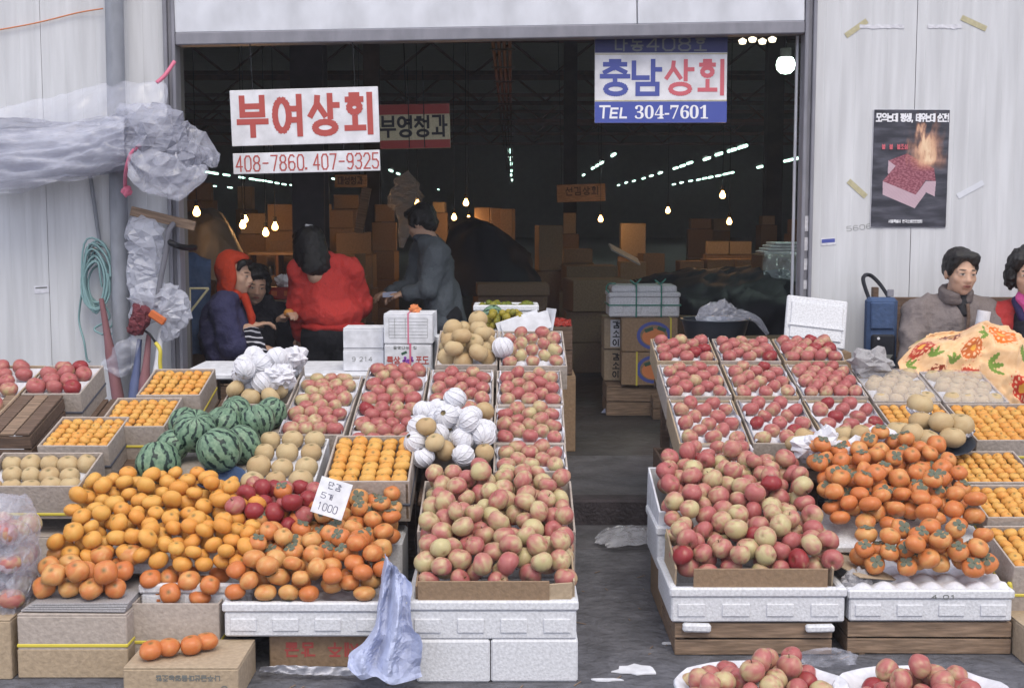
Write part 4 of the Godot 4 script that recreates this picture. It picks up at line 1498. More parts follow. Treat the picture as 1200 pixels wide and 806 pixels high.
func build_wall_things() -> void:
	# the down pipe
	var a := Vector3(-2.306, 2.788, -7.500)
	var t := thing("down_pipe", "thick grey down pipe standing against the wall left of the doorway", "pipe", T(a.x, 0.13, -7.5))
	part(t, "pipe", rod_mesh(Vector3.ZERO, Vector3(0.03, 3.9, 0), 0.052, 20), M["pipe_grey"])
	part(t, "pipe_joint", rod_mesh(Vector3(0.022, 2.87, 0), Vector3(0.023, 2.93, 0), 0.057, 20), M["pipe_grey"])
	part(t, "bracket", box_mesh(Vector3(0.14, 0.025, 0.02), 0.003, T(0.024, 2.78, -0.07)), M["wood_dark"])
	single("conduit", tube_mesh(PackedVector3Array([Vector3(-2.478, 1.804, -7.570), Vector3(-2.459, 1.630, -7.570), Vector3(-2.431, 1.380, -7.570)]), 0.012, 8), M["pipe_grey"], "thin grey conduit on the wall just left of the thick down pipe", "pipe")
	single("wire", tube_mesh(curve([Vector3(-3.075, 2.626, -7.580), Vector3(-2.775, 2.679, -7.580), Vector3(-2.526, 2.738, -7.580), Vector3(-2.370, 2.759, -7.560)], 6), 0.004, 6), M["ink_orange"], "thin rusty wire slanting across the wall to the top of the down pipe", "wire")
	# bundle of rolled sheeting slung along the wall
	t = thing("sheeting_bundle", "long bundle of grey plastic sheeting slung along the wall over the down pipe", "plastic sheeting", Transform3D())
	part(t, "roll", crumple([[Vector3(-3.135, 1.940, -7.420), 0.17], [Vector3(-2.865, 1.950, -7.420), 0.17], [Vector3(-2.596, 1.945, -7.420), 0.155], [Vector3(-2.338, 1.957, -7.380), 0.15], [Vector3(-2.127, 2.012, -7.330), 0.16]], 54, 16, 0.09, 4, 0.75, 1.6), M["sheeting"])
	part(t, "knotted_end", crumple([[Vector3(-2.230, 2.107, -7.330), 0.05], [Vector3(-2.156, 2.019, -7.300), 0.15], [Vector3(-2.017, 1.971, -7.280), 0.20], [Vector3(-1.890, 1.905, -7.300), 0.17], [Vector3(-1.789, 1.898, -7.360), 0.09], [Vector3(-1.724, 1.938, -7.380), 0.02]], 22, 5, 0.42, 9, 0.8, 3.2), M["sheeting"])
	part(t, "loose_end", crumple([[Vector3(-1.900, 2.057, -7.300), 0.05], [Vector3(-1.799, 1.951, -7.270), 0.10], [Vector3(-1.711, 1.905, -7.300), 0.05], [Vector3(-1.693, 1.839, -7.320), 0.02]], 12, 4, 0.5, 12, 0.7, 3.0), M["clear_sheeting"])
	part(t, "loose_end", crumple([[Vector3(-2.138, 1.957, -7.200), 0.03], [Vector3(-2.014, 1.831, -7.120), 0.10], [Vector3(-1.889, 1.776, -7.140), 0.12], [Vector3(-1.786, 1.792, -7.200), 0.06], [Vector3(-1.732, 1.837, -7.280), 0.02]], 16, 4, 0.5, 14, 0.7, 3.0), M["clear_sheeting"])
	part(t, "loose_end", crumple([[Vector3(-2.210, 2.162, -7.300), 0.03], [Vector3(-2.063, 2.097, -7.200), 0.08], [Vector3(-1.945, 2.060, -7.200), 0.10], [Vector3(-1.885, 2.055, -7.260), 0.03]], 16, 4, 0.5, 15, 0.7, 3.0), M["clear_sheeting"])
	part(t, "loose_film", cloth_sheet([[Vector3(-3.093, 2.058, -7.450), Vector3(-2.731, 2.064, -7.400), Vector3(-2.357, 2.067, -7.300), Vector3(-1.971, 2.105, -7.300)], [Vector3(-3.112, 2.106, -7.500), Vector3(-2.651, 2.175, -7.460), Vector3(-2.292, 2.249, -7.420), Vector3(-1.964, 2.276, -7.400)], [Vector3(-3.132, 2.134, -7.550), Vector3(-2.623, 2.259, -7.530), Vector3(-2.266, 2.320, -7.500), Vector3(-2.054, 2.331, -7.520)]], 40, 16, 0.05, 3.0, 8), M["clear_sheeting"])
	for q in [[188, 150, 3], [171, 173, 5], [158, 190, 7], [196, 168, 11], [180, 160, 13], [164, 180, 17]]:
		var y0: float = 1.79 + (q[0] - 158) * 0.0035
		part(t, "fold", cloth_sheet([[Vector3(-3.3, y0 - 0.10, -7.25), Vector3(-2.9, y0 - 0.12, -7.24), Vector3(-2.5, y0 - 0.05, -7.21), Vector3(-2.15, y0 + 0.05, -7.18)], [Vector3(-3.3, y0, -7.22), Vector3(-2.9, y0 + 0.02, -7.20), Vector3(-2.5, y0 + 0.04, -7.18), Vector3(-2.15, y0 + 0.12, -7.15)], [Vector3(-3.3, y0 + 0.07, -7.28), Vector3(-2.9, y0 + 0.10, -7.27), Vector3(-2.5, y0 + 0.14, -7.24), Vector3(-2.15, y0 + 0.18, -7.2)]], 46, 12, 0.075, 2.0, q[2], 0.0, Vector2.ONE, Vector3(0.55, 4.5, 4.5)), M["clear_sheeting"])
	part(t, "tie", tube_mesh(curve([Vector3(-1.947, 2.451, -7.500), Vector3(-1.993, 2.369, -7.460), Vector3(-2.037, 2.323, -7.440)], 5), 0.012, 8), M["strap_pink"])
	part(t, "tie", tube_mesh(curve([Vector3(-2.045, 1.952, -7.110), Vector3(-2.101, 1.906, -7.120), Vector3(-2.144, 1.814, -7.160), Vector3(-2.194, 1.714, -7.300)], 5), 0.011, 8), M["strap_pink"])
	part(t, "tie_knot", crumple([[Vector3(-2.208, 1.704, -7.280), 0.01], [Vector3(-2.176, 1.703, -7.270), 0.03], [Vector3(-2.150, 1.694, -7.280), 0.012]], 12, 5, 0.5, 3), M["strap_pink"])
	# batten across the pipe
	var b0 := Vector3(-2.199, 1.594, -7.420)
	var b1 := Vector3(-1.832, 1.506, -7.420)
	single("wooden_batten", box_mesh(Vector3(b0.distance_to(b1), 0.055, 0.03), 0.003, T(0, 0, 0)), M["wood"], "short wooden batten nailed from the down pipe across to the door post", "batten", Transform3D(Basis(Vector3.BACK, atan2(b1.y - b0.y, b1.x - b0.x)), (b0 + b1) / 2))
	# coil of green rope
	t = thing("rope_coil", "coil of pale green rope hanging on the wall left of the down pipe", "rope", Transform3D())
	var rc := Vector3(-2.438, 1.232, -7.500)
	for k in 5:
		var pts := PackedVector3Array()
		for i in 61:
			var an := TAU * i / 20.0
			var w := 0.085 + 0.012 * sin(i * 0.37 + k) - 0.008 * k
			var h := 0.19 + 0.02 * sin(i * 0.21 + k * 2.0) - 0.012 * k
			pts.append(rc + Vector3(w * cos(an) + 0.008 * sin(i * 0.9 + k), h * sin(an) - 0.02 * k, 0.035 * sin(i * 0.23 + k * 1.7)))
		part(t, "rope_turn", tube_mesh(pts, 0.0065, 6), M["rope_green"])
	for e in [[[Vector3(-2.528, 1.107, -7.500), Vector3(-2.558, 0.954, -7.530), Vector3(-2.522, 0.830, -7.500), Vector3(-2.516, 0.727, -7.520), Vector3(-2.497, 0.707, -7.520)]], [[Vector3(-2.404, 1.074, -7.470), Vector3(-2.367, 0.971, -7.500), Vector3(-2.459, 0.906, -7.500), Vector3(-2.400, 0.873, -7.470)]], [[Vector3(-2.350, 1.182, -7.500), Vector3(-2.338, 1.072, -7.500), Vector3(-2.346, 0.933, -7.480), Vector3(-2.399, 0.891, -7.500), Vector3(-2.339, 0.870, -7.500)]]]:
		part(t, "rope_end", tube_mesh(curve(e[0], 6), 0.0065, 6), M["rope_green"])
	part(t, "hook", rod_mesh(Vector3(-2.482, 1.349, -7.600), Vector3(-2.439, 1.372, -7.470), 0.012, 6), M["wood_dark"])
	# bubble wrap hanging beside the pipe, and the scraps below it
	t = thing("bubble_wrap", "crumpled clear bubble wrap hanging between the down pipe and the door post", "plastic wrap", Transform3D())
	part(t, "upper_wad", crumple([[Vector3(-2.178, 1.555, -7.460), 0.05], [Vector3(-2.124, 1.457, -7.400), 0.10], [Vector3(-2.120, 1.334, -7.410), 0.085], [Vector3(-2.151, 1.210, -7.420), 0.075], [Vector3(-2.115, 1.078, -7.400), 0.09], [Vector3(-2.186, 0.947, -7.430), 0.05]], 18, 6, 0.5, 21, 0.75, 3.2), M["bubble_wrap"])
	part(t, "lower_wad", crumple([[Vector3(-2.088, 1.161, -7.420), 0.03], [Vector3(-2.015, 1.088, -7.400), 0.09], [Vector3(-1.963, 1.014, -7.400), 0.10], [Vector3(-1.980, 0.914, -7.400), 0.05], [Vector3(-2.037, 0.848, -7.420), 0.02]], 18, 6, 0.5, 22, 0.75, 3.2), M["bubble_wrap"])
	single("plastic_scrap", cloth_sheet([[Vector3(-2.333, 0.645, -7.360), Vector3(-2.268, 0.623, -7.340), Vector3(-2.224, 0.645, -7.360)], [Vector3(-2.380, 0.720, -7.360), Vector3(-2.252, 0.751, -7.300), Vector3(-2.168, 0.770, -7.350)], [Vector3(-2.305, 0.815, -7.400), Vector3(-2.218, 0.863, -7.360), Vector3(-2.150, 0.880, -7.400)]], 16, 18, 0.06, 5.0, 5), M["clear_sheeting"], "torn clear plastic dangling below the rope at the down pipe", "plastic wrap")
	single("hose", tube_mesh(curve([Vector3(-1.950, 1.521, -7.400), Vector3(-1.970, 1.472, -7.360), Vector3(-1.993, 1.336, -7.360), Vector3(-2.026, 1.189, -7.360), Vector3(-2.050, 1.041, -7.360)], 6), 0.016, 8), M["hose_grey"], "short grey hose hanging from the batten beside the door post", "hose")
	single("cable_end", tube_mesh(curve([Vector3(-1.971, 1.419, -7.360), Vector3(-1.933, 1.399, -7.360), Vector3(-1.905, 1.382, -7.460), Vector3(-1.880, 1.379, -7.600)], 5), 0.018, 8), M["rubber"], "thick black cable end poking round the left door post", "cable")
	single("red_rag", crumple([[Vector3(-2.178, 1.060, -7.380), 0.02], [Vector3(-2.134, 1.003, -7.340), 0.05], [Vector3(-2.157, 0.935, -7.330), 0.05], [Vector3(-2.210, 0.905, -7.340), 0.02]], 16, 7, 0.5, 31), M["cloth_red"], "dark red rag hanging against the bubble wrap", "rag")
	var o0 := Vector3(-2.030, 0.987, -7.300)
	single("orange_tool", box_mesh(Vector3(0.10, 0.045, 0.03), 0.006), M["tool_orange"], "orange tool handle stuck in the bubble wrap", "tool", T(o0.x, o0.y, o0.z, 0, 0, -0.6))
	# furled umbrellas and poles leaning by the wall
	for u in [[Vector3(-2.400, 1.084, -7.460), Vector3(-2.261, 0.454, -7.300), "umbrella_red", "faded red furled umbrella leaning left of the down pipe"], [Vector3(-2.171, 0.848, -7.420), Vector3(-2.163, 0.420, -7.200), "umbrella_blue", "blue furled umbrella leaning against the down pipe"], [Vector3(-2.116, 0.878, -7.420), Vector3(-2.110, 0.420, -7.200), "umbrella_red", "faded red furled umbrella leaning right of the blue one"], [Vector3(-2.051, 0.911, -7.440), Vector3(-2.049, 0.414, -7.240), "card_white", "white rolled banner leaning next to the door post"]]:
		var top: Vector3 = u[0]
		var foot: Vector3 = u[1]
		var dir := (top - foot).normalized()
		foot = foot + dir * ((0.13 - foot.y) / dir.y)
		t = thing("furled_umbrella" if u[2] != "card_white" else "rolled_banner", u[3], "umbrella" if u[2] != "card_white" else "banner", Transform3D())
		var path := PackedVector3Array()
		var rad := PackedFloat32Array()
		for i in 9:
			path.append(foot.lerp(top, 0.08 + 0.92 * i / 8.0))
			rad.append(0.014 + 0.018 * sin(PI * clampf(i / 7.0, 0, 1)) + 0.004 * (i % 2))
		var g := Geo.new()
		g.tube(path, rad, 9)
		part(t, "cover", g.mesh(), M[u[2]])
		part(t, "shaft", rod_mesh(foot, foot.lerp(top, 0.1), 0.008, 6), M["dark_steel"])
	single("yellow_strap", tube_mesh(curve([Vector3(-2.044, 0.840, -7.300), Vector3(-2.015, 0.802, -7.280), Vector3(-2.017, 0.729, -7.280), Vector3(-2.013, 0.675, -7.280)], 5), 0.012, 6), M["strap_yellow"], "yellow strap end hanging below the bubble wrap", "strap")
	single("black_strap", tube_mesh(curve([Vector3(-2.142, 0.918, -7.360), Vector3(-2.077, 0.889, -7.300), Vector3(-2.044, 0.840, -7.300)], 5), 0.007, 6), M["rubber"], "black cord looped below the red rag", "cord")
	# tape left on the right wall, stickers, pencil note
	for q in [[Vector3(2.008, 2.653, -7.598), 0.15, 0.62, "strip of yellowed tape on the wall nearest the lintel"], [Vector3(2.692, 2.682, -7.598), 0.16, -0.42, "strip of yellowed tape high on the wall above the poster on the right"], [Vector3(2.037, 1.725, -7.598), 0.14, -0.72, "strip of yellowed tape on the wall left of the poster"], [Vector3(2.706, 1.720, -7.598), 0.17, 0.5, "faint strip of old tape on the wall right of the poster"]]:
		single("tape_strip", box_mesh(Vector3(q[1], 0.032, 0.002)), M["tape"] if q[3].find("faint") < 0 else M["beam_paint"], q[3], "tape", T(q[0].x, q[0].y, q[0].z, 0, 0, q[2]))
	var f := FastNoiseLite.new()
	for q in [[Vector3(2.156, 2.668, -7.598), 0.13, "left torn strip of white paper stuck on the wall above the poster"], [Vector3(2.524, 2.668, -7.598), 0.10, "right torn strip of white paper stuck on the wall above the poster"]]:
		var poly := PackedVector2Array()
		for i in 13:
			poly.append(Vector2(lerpf(-q[1], q[1], i / 12.0), -0.012 - 0.014 * absf(f.get_noise_1d(i * 40.0 + q[1] * 900))))
		for i in 13:
			poly.append(Vector2(lerpf(q[1], -q[1], i / 12.0), 0.004 + 0.01 * absf(f.get_noise_1d(i * 30.0 + 500))))
		var g := Geo.new()
		g.slab(poly, 0.0015)
		single("paper_scrap", g.mesh(), M["paper"], q[2], "paper scrap", T(q[0].x, q[0].y, q[0].z))
	var st := Vector3(1.874, 1.414, -7.598)
	var lab := thing("wall_sticker", "small blue and white sticker on the wall by the right door post", "sticker", T(st.x, st.y, st.z, 0, 0, 0.08))
	part(lab, "sheet", box_mesh(Vector3(0.085, 0.042, 0.002)), M["paper"])
	part(lab, "print", box_mesh(Vector3(0.078, 0.022, 0.001), 0.0, T(0, 0.005, 0.0015)), M["ink_blue"])
	st = Vector3(-2.798, 1.131, -7.598)
	lab = thing("wall_sticker", "small white sticker on the left wall below the plastic bundle", "sticker", T(st.x, st.y, st.z, 0, 0, 0.06))
	part(lab, "sheet", box_mesh(Vector3(0.085, 0.045, 0.002)), M["paper"])
	part(lab, "print", box_mesh(Vector3(0.07, 0.008, 0.001), 0.0, T(0, 0.01, 0.0015)), M["ink_grey"])
	st = Vector3(1.857, 1.490, -7.600)
	single("pencil_note", lettering("ㅡㅣ 5606", T(0, 0, 0), 0.028, 0.028, 0.002, 0.4, 0.0008), M["ink_grey"], "faint pencilled number on the wall by the right door post", "writing", T(st.x + 0.02, st.y, st.z + 0.0002, 0, 0, 0.12))
	# bench against the wall with the bag beside it
	t = thing("wooden_bench", "dark wooden bench with a brown backboard against the right wall", "bench", T(0, 0.13, 0))
	var bl := Vector3(2.204, 1.057, -7.500)
	part(t, "backboard", box_mesh(Vector3(1.75, 0.36, 0.03), 0.004, T(bl.x + 0.83, 0.78, -7.52)), M["wood_dark"])
	part(t, "post", box_mesh(Vector3(0.035, 1.02, 0.04), 0.004, T(Vector3(2.131, 1.132, -7.500).x, 0.51, -7.5)), M["wood_dark"])
	part(t, "seat", box_mesh(Vector3(1.7, 0.04, 0.42), 0.005, T(bl.x + 0.85, 0.42, -7.28)), M["wood_dark"])
	for x in [0.08, 1.62]:
		for z in [-7.12, -7.42]:
			part(t, "leg", box_mesh(Vector3(0.05, 0.4, 0.05), 0.004, T(bl.x + x, 0.2, z)), M["wood_dark"])
	var bx := Vector3(2.068, 0.902, -7.150)
	t = thing("shoulder_bag", "blue denim bag with a black pocket hanging beside the seated man", "bag", T(bx.x, bx.y, bx.z))
	part(t, "body", box_mesh(Vector3(0.17, 0.42, 0.09), 0.03), M["bag_blue"])
	part(t, "flap", box_mesh(Vector3(0.13, 0.15, 0.03), 0.012, T(-0.005, 0.11, 0.045)), M["bag_blue"])
	part(t, "pocket", box_mesh(Vector3(0.13, 0.15, 0.04), 0.014, T(0.0, -0.07, 0.05)), M["bag_black"])
	part(t, "stud", rod_mesh(Vector3(-0.03, -0.015, 0.068), Vector3(-0.03, -0.015, 0.075), 0.008, 10), M["foam_net"])
	var g2 := Geo.new()
	g2.tri(Vector3(0.01, -0.105, 0.0715), Vector3(0.055, -0.105, 0.0715), Vector3(0.0325, -0.135, 0.0715))
	part(t, "badge", g2.mesh(), M["ink_grey"])
	part(t, "strap", tube_mesh(curve([Vector3(-0.06, 0.18, 0), Vector3(-0.05, 0.30, -0.2), Vector3(0.02, 0.32, -0.32), Vector3(0.05, 0.27, -0.2), Vector3(0.06, 0.18, 0)], 5), 0.012, 6), M["bag_black"])
	part(t, "buckle", box_mesh(Vector3(0.035, 0.04, 0.012), 0.004, T(0.045, 0.235, 0.02)), M["grey_steel"])

# ---------------------------------------------------------------- boxes and trays
func carton(frame: Transform3D, u0: float, u1: float, s0: float, s1: float, h: float, m: String, label: String, group: String, rise := 0.0, strap := "", called := "fruit_carton") -> Node3D:
	# an open carton that lies on the stand; its rim is `rise` off the stand's plane
	var w := u1 - u0
	var l := s1 - s0
	var at := frame * T((u0 + u1) / 2, rise - h, -(s0 + s1) / 2)
	at = at * T(0, 0, 0, rng.randf_range(-0.012, 0.012))
	var t := thing(called, label, "carton", at, group)
	var g := Geo.new()
	g.box(Vector3(w, h, 0.008), T(0, h / 2, l / 2 - 0.004), 0.002)
	g.box(Vector3(w, h, 0.008), T(0, h / 2, -l / 2 + 0.004), 0.002)
	g.box(Vector3(0.008, h * 0.995, l - 0.017), T(-w / 2 + 0.004, h * 0.4975, 0), 0.002)
	g.box(Vector3(0.008, h * 0.995, l - 0.017), T(w / 2 - 0.004, h * 0.4975, 0), 0.002)
	g.box(Vector3(w - 0.018, 0.008, l - 0.018), T(0, 0.005, 0))
	part(t, "wall", g.mesh(), M[m])
	if strap:
		part(t, "strap", box_mesh(Vector3(w + 0.006, 0.012, l + 0.006), 0.003, T(0, h * 0.42, 0)), M[strap])
	return t

func liner(t: Node3D, w: float, l: float, h: float, cols: int, rows: int, depth: float) -> void:
	# a moulded pulp tray with a hollow for every fruit
	var nu := cols * 4 + 1
	var nv := rows * 4 + 1
	var p := PackedVector3Array()
	for j in nv:
		for i in nu:
			var x := -w / 2 + 0.009 + (w - 0.018) * i / (nu - 1)
			var z := l / 2 - 0.009 - (l - 0.018) * j / (nv - 1)
			var y := h - 0.012 - depth * absf(sin(PI * i / 4.0) * sin(PI * j / 4.0))
			p.append(Vector3(x, y, z))
	var g := Geo.new()
	g.sheet(p, nu, nv)
	part(t, "pulp_tray", g.mesh(), M["pulp_tray"])

func lay(kind: String, frame: Transform3D, u0: float, u1: float, s0: float, s1: float, cols: int, rows: int, r: float, n: float, stagger: float, tilt: float, label: String, group: String, lo: float, hi: float, extra := "", few := 1.0) -> void:
	# fruit set out in rows
	for j in rows:
		for i in cols:
			var off := stagger if j % 2 else 0.0
			var c := cols - (1 if stagger > 0 and j % 2 else 0)
			if i >= c:
				continue
			var du := (u1 - u0 - 2 * r) / maxf(1, cols - 1)
			var ds := (s1 - s0 - 2 * r) / maxf(1, rows - 1)
			var at := frame * Vector3(u0 + r + (i + off) * du + rng.randf_range(-0.06, 0.06) * r, n + rng.randf_range(-0.08, 0.10) * r, -(s0 + r + j * ds + rng.randf_range(-0.06, 0.06) * r))
			var shade := rng.randf_range(lo, hi)
			hold(kind, at, r * rng.randf_range(0.92, 1.06), Basis(Vector3.RIGHT, SLOPE * 0.5) * any_turn(tilt), ("front " if j == 0 else "") + look_of(kind, shade) + " " + label, group, shade, extra if rng.randf() < few else "")

func apple_tray(frame: Transform3D, u0: float, u1: float, s0: float, s1: float, cols: int, rows: int, where: String, lo: float, hi: float, m := "cardboard_grey", rise := 0.0) -> void:
	var h := 0.12
	var t := carton(frame, u0, u1, s0, s1, h, m, "apple carton, %s" % where, "apple cartons on the stands", rise)
	liner(t, u1 - u0, s1 - s0, h, cols, rows, 0.03)
	for sd in [-1.0, 1.0]:
		var w := (u1 - u0) / 2 - 0.011
		var l := (s1 - s0) / 2 - 0.01
		var low := []
		var mid := []
		var high := []
		for k in 7:
			var z := l - 2 * l * k / 6.0
			low.append(Vector3(sd * w, h - 0.03, z))
			mid.append(Vector3(sd * (w - 0.002), h + rng.randf_range(-0.004, 0.004), z))
			high.append(Vector3(sd * (w + rng.randf_range(-0.012, 0.010)), h + rng.randf_range(0.0, 0.014), z))
		part(t, "paper_edge", cloth_sheet([low, mid, high] if sd < 0 else [low, mid, high], 19, 5, 0.004, 30.0, 3), M["pulp_tray"])
	lay("apple", frame, u0 + 0.014, u1 - 0.014, s0 + 0.014, s1 - 0.014, cols, rows, 0.0362, rise + 0.004, 0.5, 0.9, "apple in the carton %s" % where, "apples in the carton " + where, lo, hi)

func tangerine_box(frame: Transform3D, u0: float, u1: float, s0: float, s1: float, cols: int, rows: int, where: String, rise: float, h: float, strap: String) -> Node3D:
	var t := carton(frame, u0, u1, s0, s1, h, "cardboard_grey", "grey tangerine carton, %s" % where, "tangerine cartons on the stands", rise, strap)
	part(t, "lining", box_mesh(Vector3(u1 - u0 - 0.02, 0.01, s1 - s0 - 0.02), 0.0, T(0, h - 0.075, 0)), M["cardboard_brown"])
	lay("tangerine", frame, u0 + 0.01, u1 - 0.01, s0 + 0.01, s1 - 0.01, cols, rows, (u1 - u0 - 0.02) / cols * 0.515, rise - 0.017, 0.0, 0.8, "tangerine in the carton %s" % where, "tangerines in the carton " + where, 0.2, 1.0)
	return t

func closed_carton(at: Transform3D, size: Vector3, m: String, label: String, group := "", called := "cardboard_box") -> Node3D:
	# a shut box standing on its base, the top in two flaps with a seam
	var t := thing(called, label, "box", at, group)
	part(t, "body", box_mesh(Vector3(size.x, size.y - 0.008, size.z), 0.004, T(0, (size.y - 0.008) / 2, 0)), M[m])
	for s in [-1, 1]:
		part(t, "flap", box_mesh(Vector3(size.x - 0.002, 0.006, size.z / 2 - 0.003), 0.002, T(0, size.y - 0.005, s * size.z / 4)), M[m])
	return t

func foam_box(at: Transform3D, size: Vector3, label: String, group := "", open := true) -> Node3D:
	# expanded foam: walls that taper into a thick rim, pressed panels along the front
	var t := thing("foam_box", label, "foam box", at, group)
	var g := Geo.new()
	var th := 0.028
	var h := size.y
	if open:
		for s in [-1, 1]:
			g.box(Vector3(size.x - 0.014, h - 0.034, th), T(0, (h - 0.034) / 2, s * (size.z / 2 - th / 2 - 0.007)), 0.006)
			g.box(Vector3(th, h - 0.034, size.z - 2 * th - 0.014), T(s * (size.x / 2 - th / 2 - 0.007), (h - 0.034) / 2, 0), 0.004)
		g.box(Vector3(size.x - 2 * th - 0.014, 0.03, size.z - 2 * th - 0.014), T(0, 0.016, 0))
	else:
		g.box(Vector3(size.x - 0.014, h - 0.034, size.z - 0.014), T(0, (h - 0.034) / 2, 0), 0.008)
	part(t, "body", g.mesh(), M["foam"])
	g = Geo.new()
	if open:
		for s in [-1, 1]:
			g.box(Vector3(size.x, 0.034, th), T(0, h - 0.016, s * (size.z / 2 - th / 2)), 0.009)
			g.box(Vector3(th, 0.034, size.z - 2 * th + 0.006), T(s * (size.x / 2 - th / 2), h - 0.0165, 0), 0.006)
	else:
		g.box(Vector3(size.x, 0.034, size.z), T(0, h - 0.016, 0), 0.010)
	part(t, "rim", g.mesh(), M["foam"])
	var n := maxi(2, int(round(size.x / 0.145)))
	for i in n:
		var w := size.x / n
		part(t, "pressed_panel", box_mesh(Vector3(w * 0.62, h * 0.36, 0.010), 0.0045, T(-size.x / 2 + w * (i + 0.5), h * 0.36, size.z / 2 - 0.006)), M["foam"])
	return t

func wood_crate(at: Transform3D, size: Vector3, label: String, m := "wood", slats := 2, top := false) -> Node3D:
	# nailed boards round corner posts
	var t := thing("wooden_crate", label, "crate", at)
	var sh := size.y / slats
	for k in slats:
		for s in [-1, 1]:
			part(t, "slat", box_mesh(Vector3(size.x, sh - 0.007, 0.012), 0.002, T(0, sh * (k + 0.5), s * (size.z / 2 - 0.006), 0, 0, rng.randf_range(-0.006, 0.006))), M[m])
			part(t, "slat", box_mesh(Vector3(0.012, sh - 0.007, size.z - 0.026), 0.002, T(s * (size.x / 2 - 0.007), sh * (k + 0.5), 0)), M[m])
	for sx in [-1, 1]:
		for sz in [-1, 1]:
			part(t, "corner_post", box_mesh(Vector3(0.024, size.y - 0.006, 0.024), 0.002, T(sx * (size.x / 2 - 0.027), size.y / 2, sz * (size.z / 2 - 0.026))), M["wood_dark"])
	if top:
		var n := 4
		for i in n:
			var w := size.x / n
			part(t, "lid_board", box_mesh(Vector3(w - 0.006, 0.012, size.z), 0.002, T(-size.x / 2 + w * (i + 0.5), size.y + 0.007, 0)), M["wood_dark"] if i % 2 else M["wood"])
	else:
		part(t, "bottom", box_mesh(Vector3(size.x - 0.03, 0.01, size.z - 0.03), 0.0, T(0, 0.008, 0)), M[m])
	return t

func ramp(called: String, label: String, frame: Transform3D, u0: float, u1: float, s0: float, s1: float) -> void:
	# planks that carry the cartons, on posts and bearers
	var t := thing(called, label, "display stand", Transform3D())
	var n := int((u1 - u0) / 0.16)
	var w := (u1 - u0) / n
	for i in n:
		part(t, "plank", box_mesh(Vector3(w - 0.008, 0.02, s1 - s0), 0.003), M["wood_dark"], frame * T(u0 + w * (i + 0.5), -0.142, -(s0 + s1) / 2))
	for s in [s0 + 0.12, (s0 + s1) / 2, s1 - 0.12]:
		part(t, "bearer", box_mesh(Vector3(u1 - u0, 0.04, 0.04), 0.003), M["wood_dark"], frame * T((u0 + u1) / 2, -0.173, -s))
		for k in 4:
			var top := frame * Vector3(lerpf(u0 + 0.06, u1 - 0.06, k / 3.0), -0.194, -s)
			var ground := 0.13 if top.z < -6.42 else 0.006
			part(t, "leg", box_mesh(Vector3(0.045, top.y - ground, 0.045), 0.003, T(top.x, (top.y + ground) / 2, top.z)), M["wood_dark"])

func paper_wad(at: Vector3, size: float, sd: int, label: String, m := "paper") -> void:
	var r := RandomNumberGenerator.new()
	r.seed = sd
	var p := PackedVector3Array()
	for j in 12:
		var th := PI * (1.0 - j / 11.0)
		for i in 17:
			var a := -TAU * i / 17.0
			var k := size * r.randf_range(0.70, 1.12) * (1.0 + 0.22 * sin(a * 2.0 + sd))
			p.append(at + Vector3(sin(th) * cos(a) * k * 1.15, cos(th) * k * 0.85, sin(th) * sin(a) * k))
	for i in 17:
		p[i] = p[0]
		p[11 * 17 + i] = p[11 * 17]
	var g := Geo.new()
	g.facets(p, 17, 12, true)
	single("crumpled_paper", g.mesh(), M[m], label, "paper")

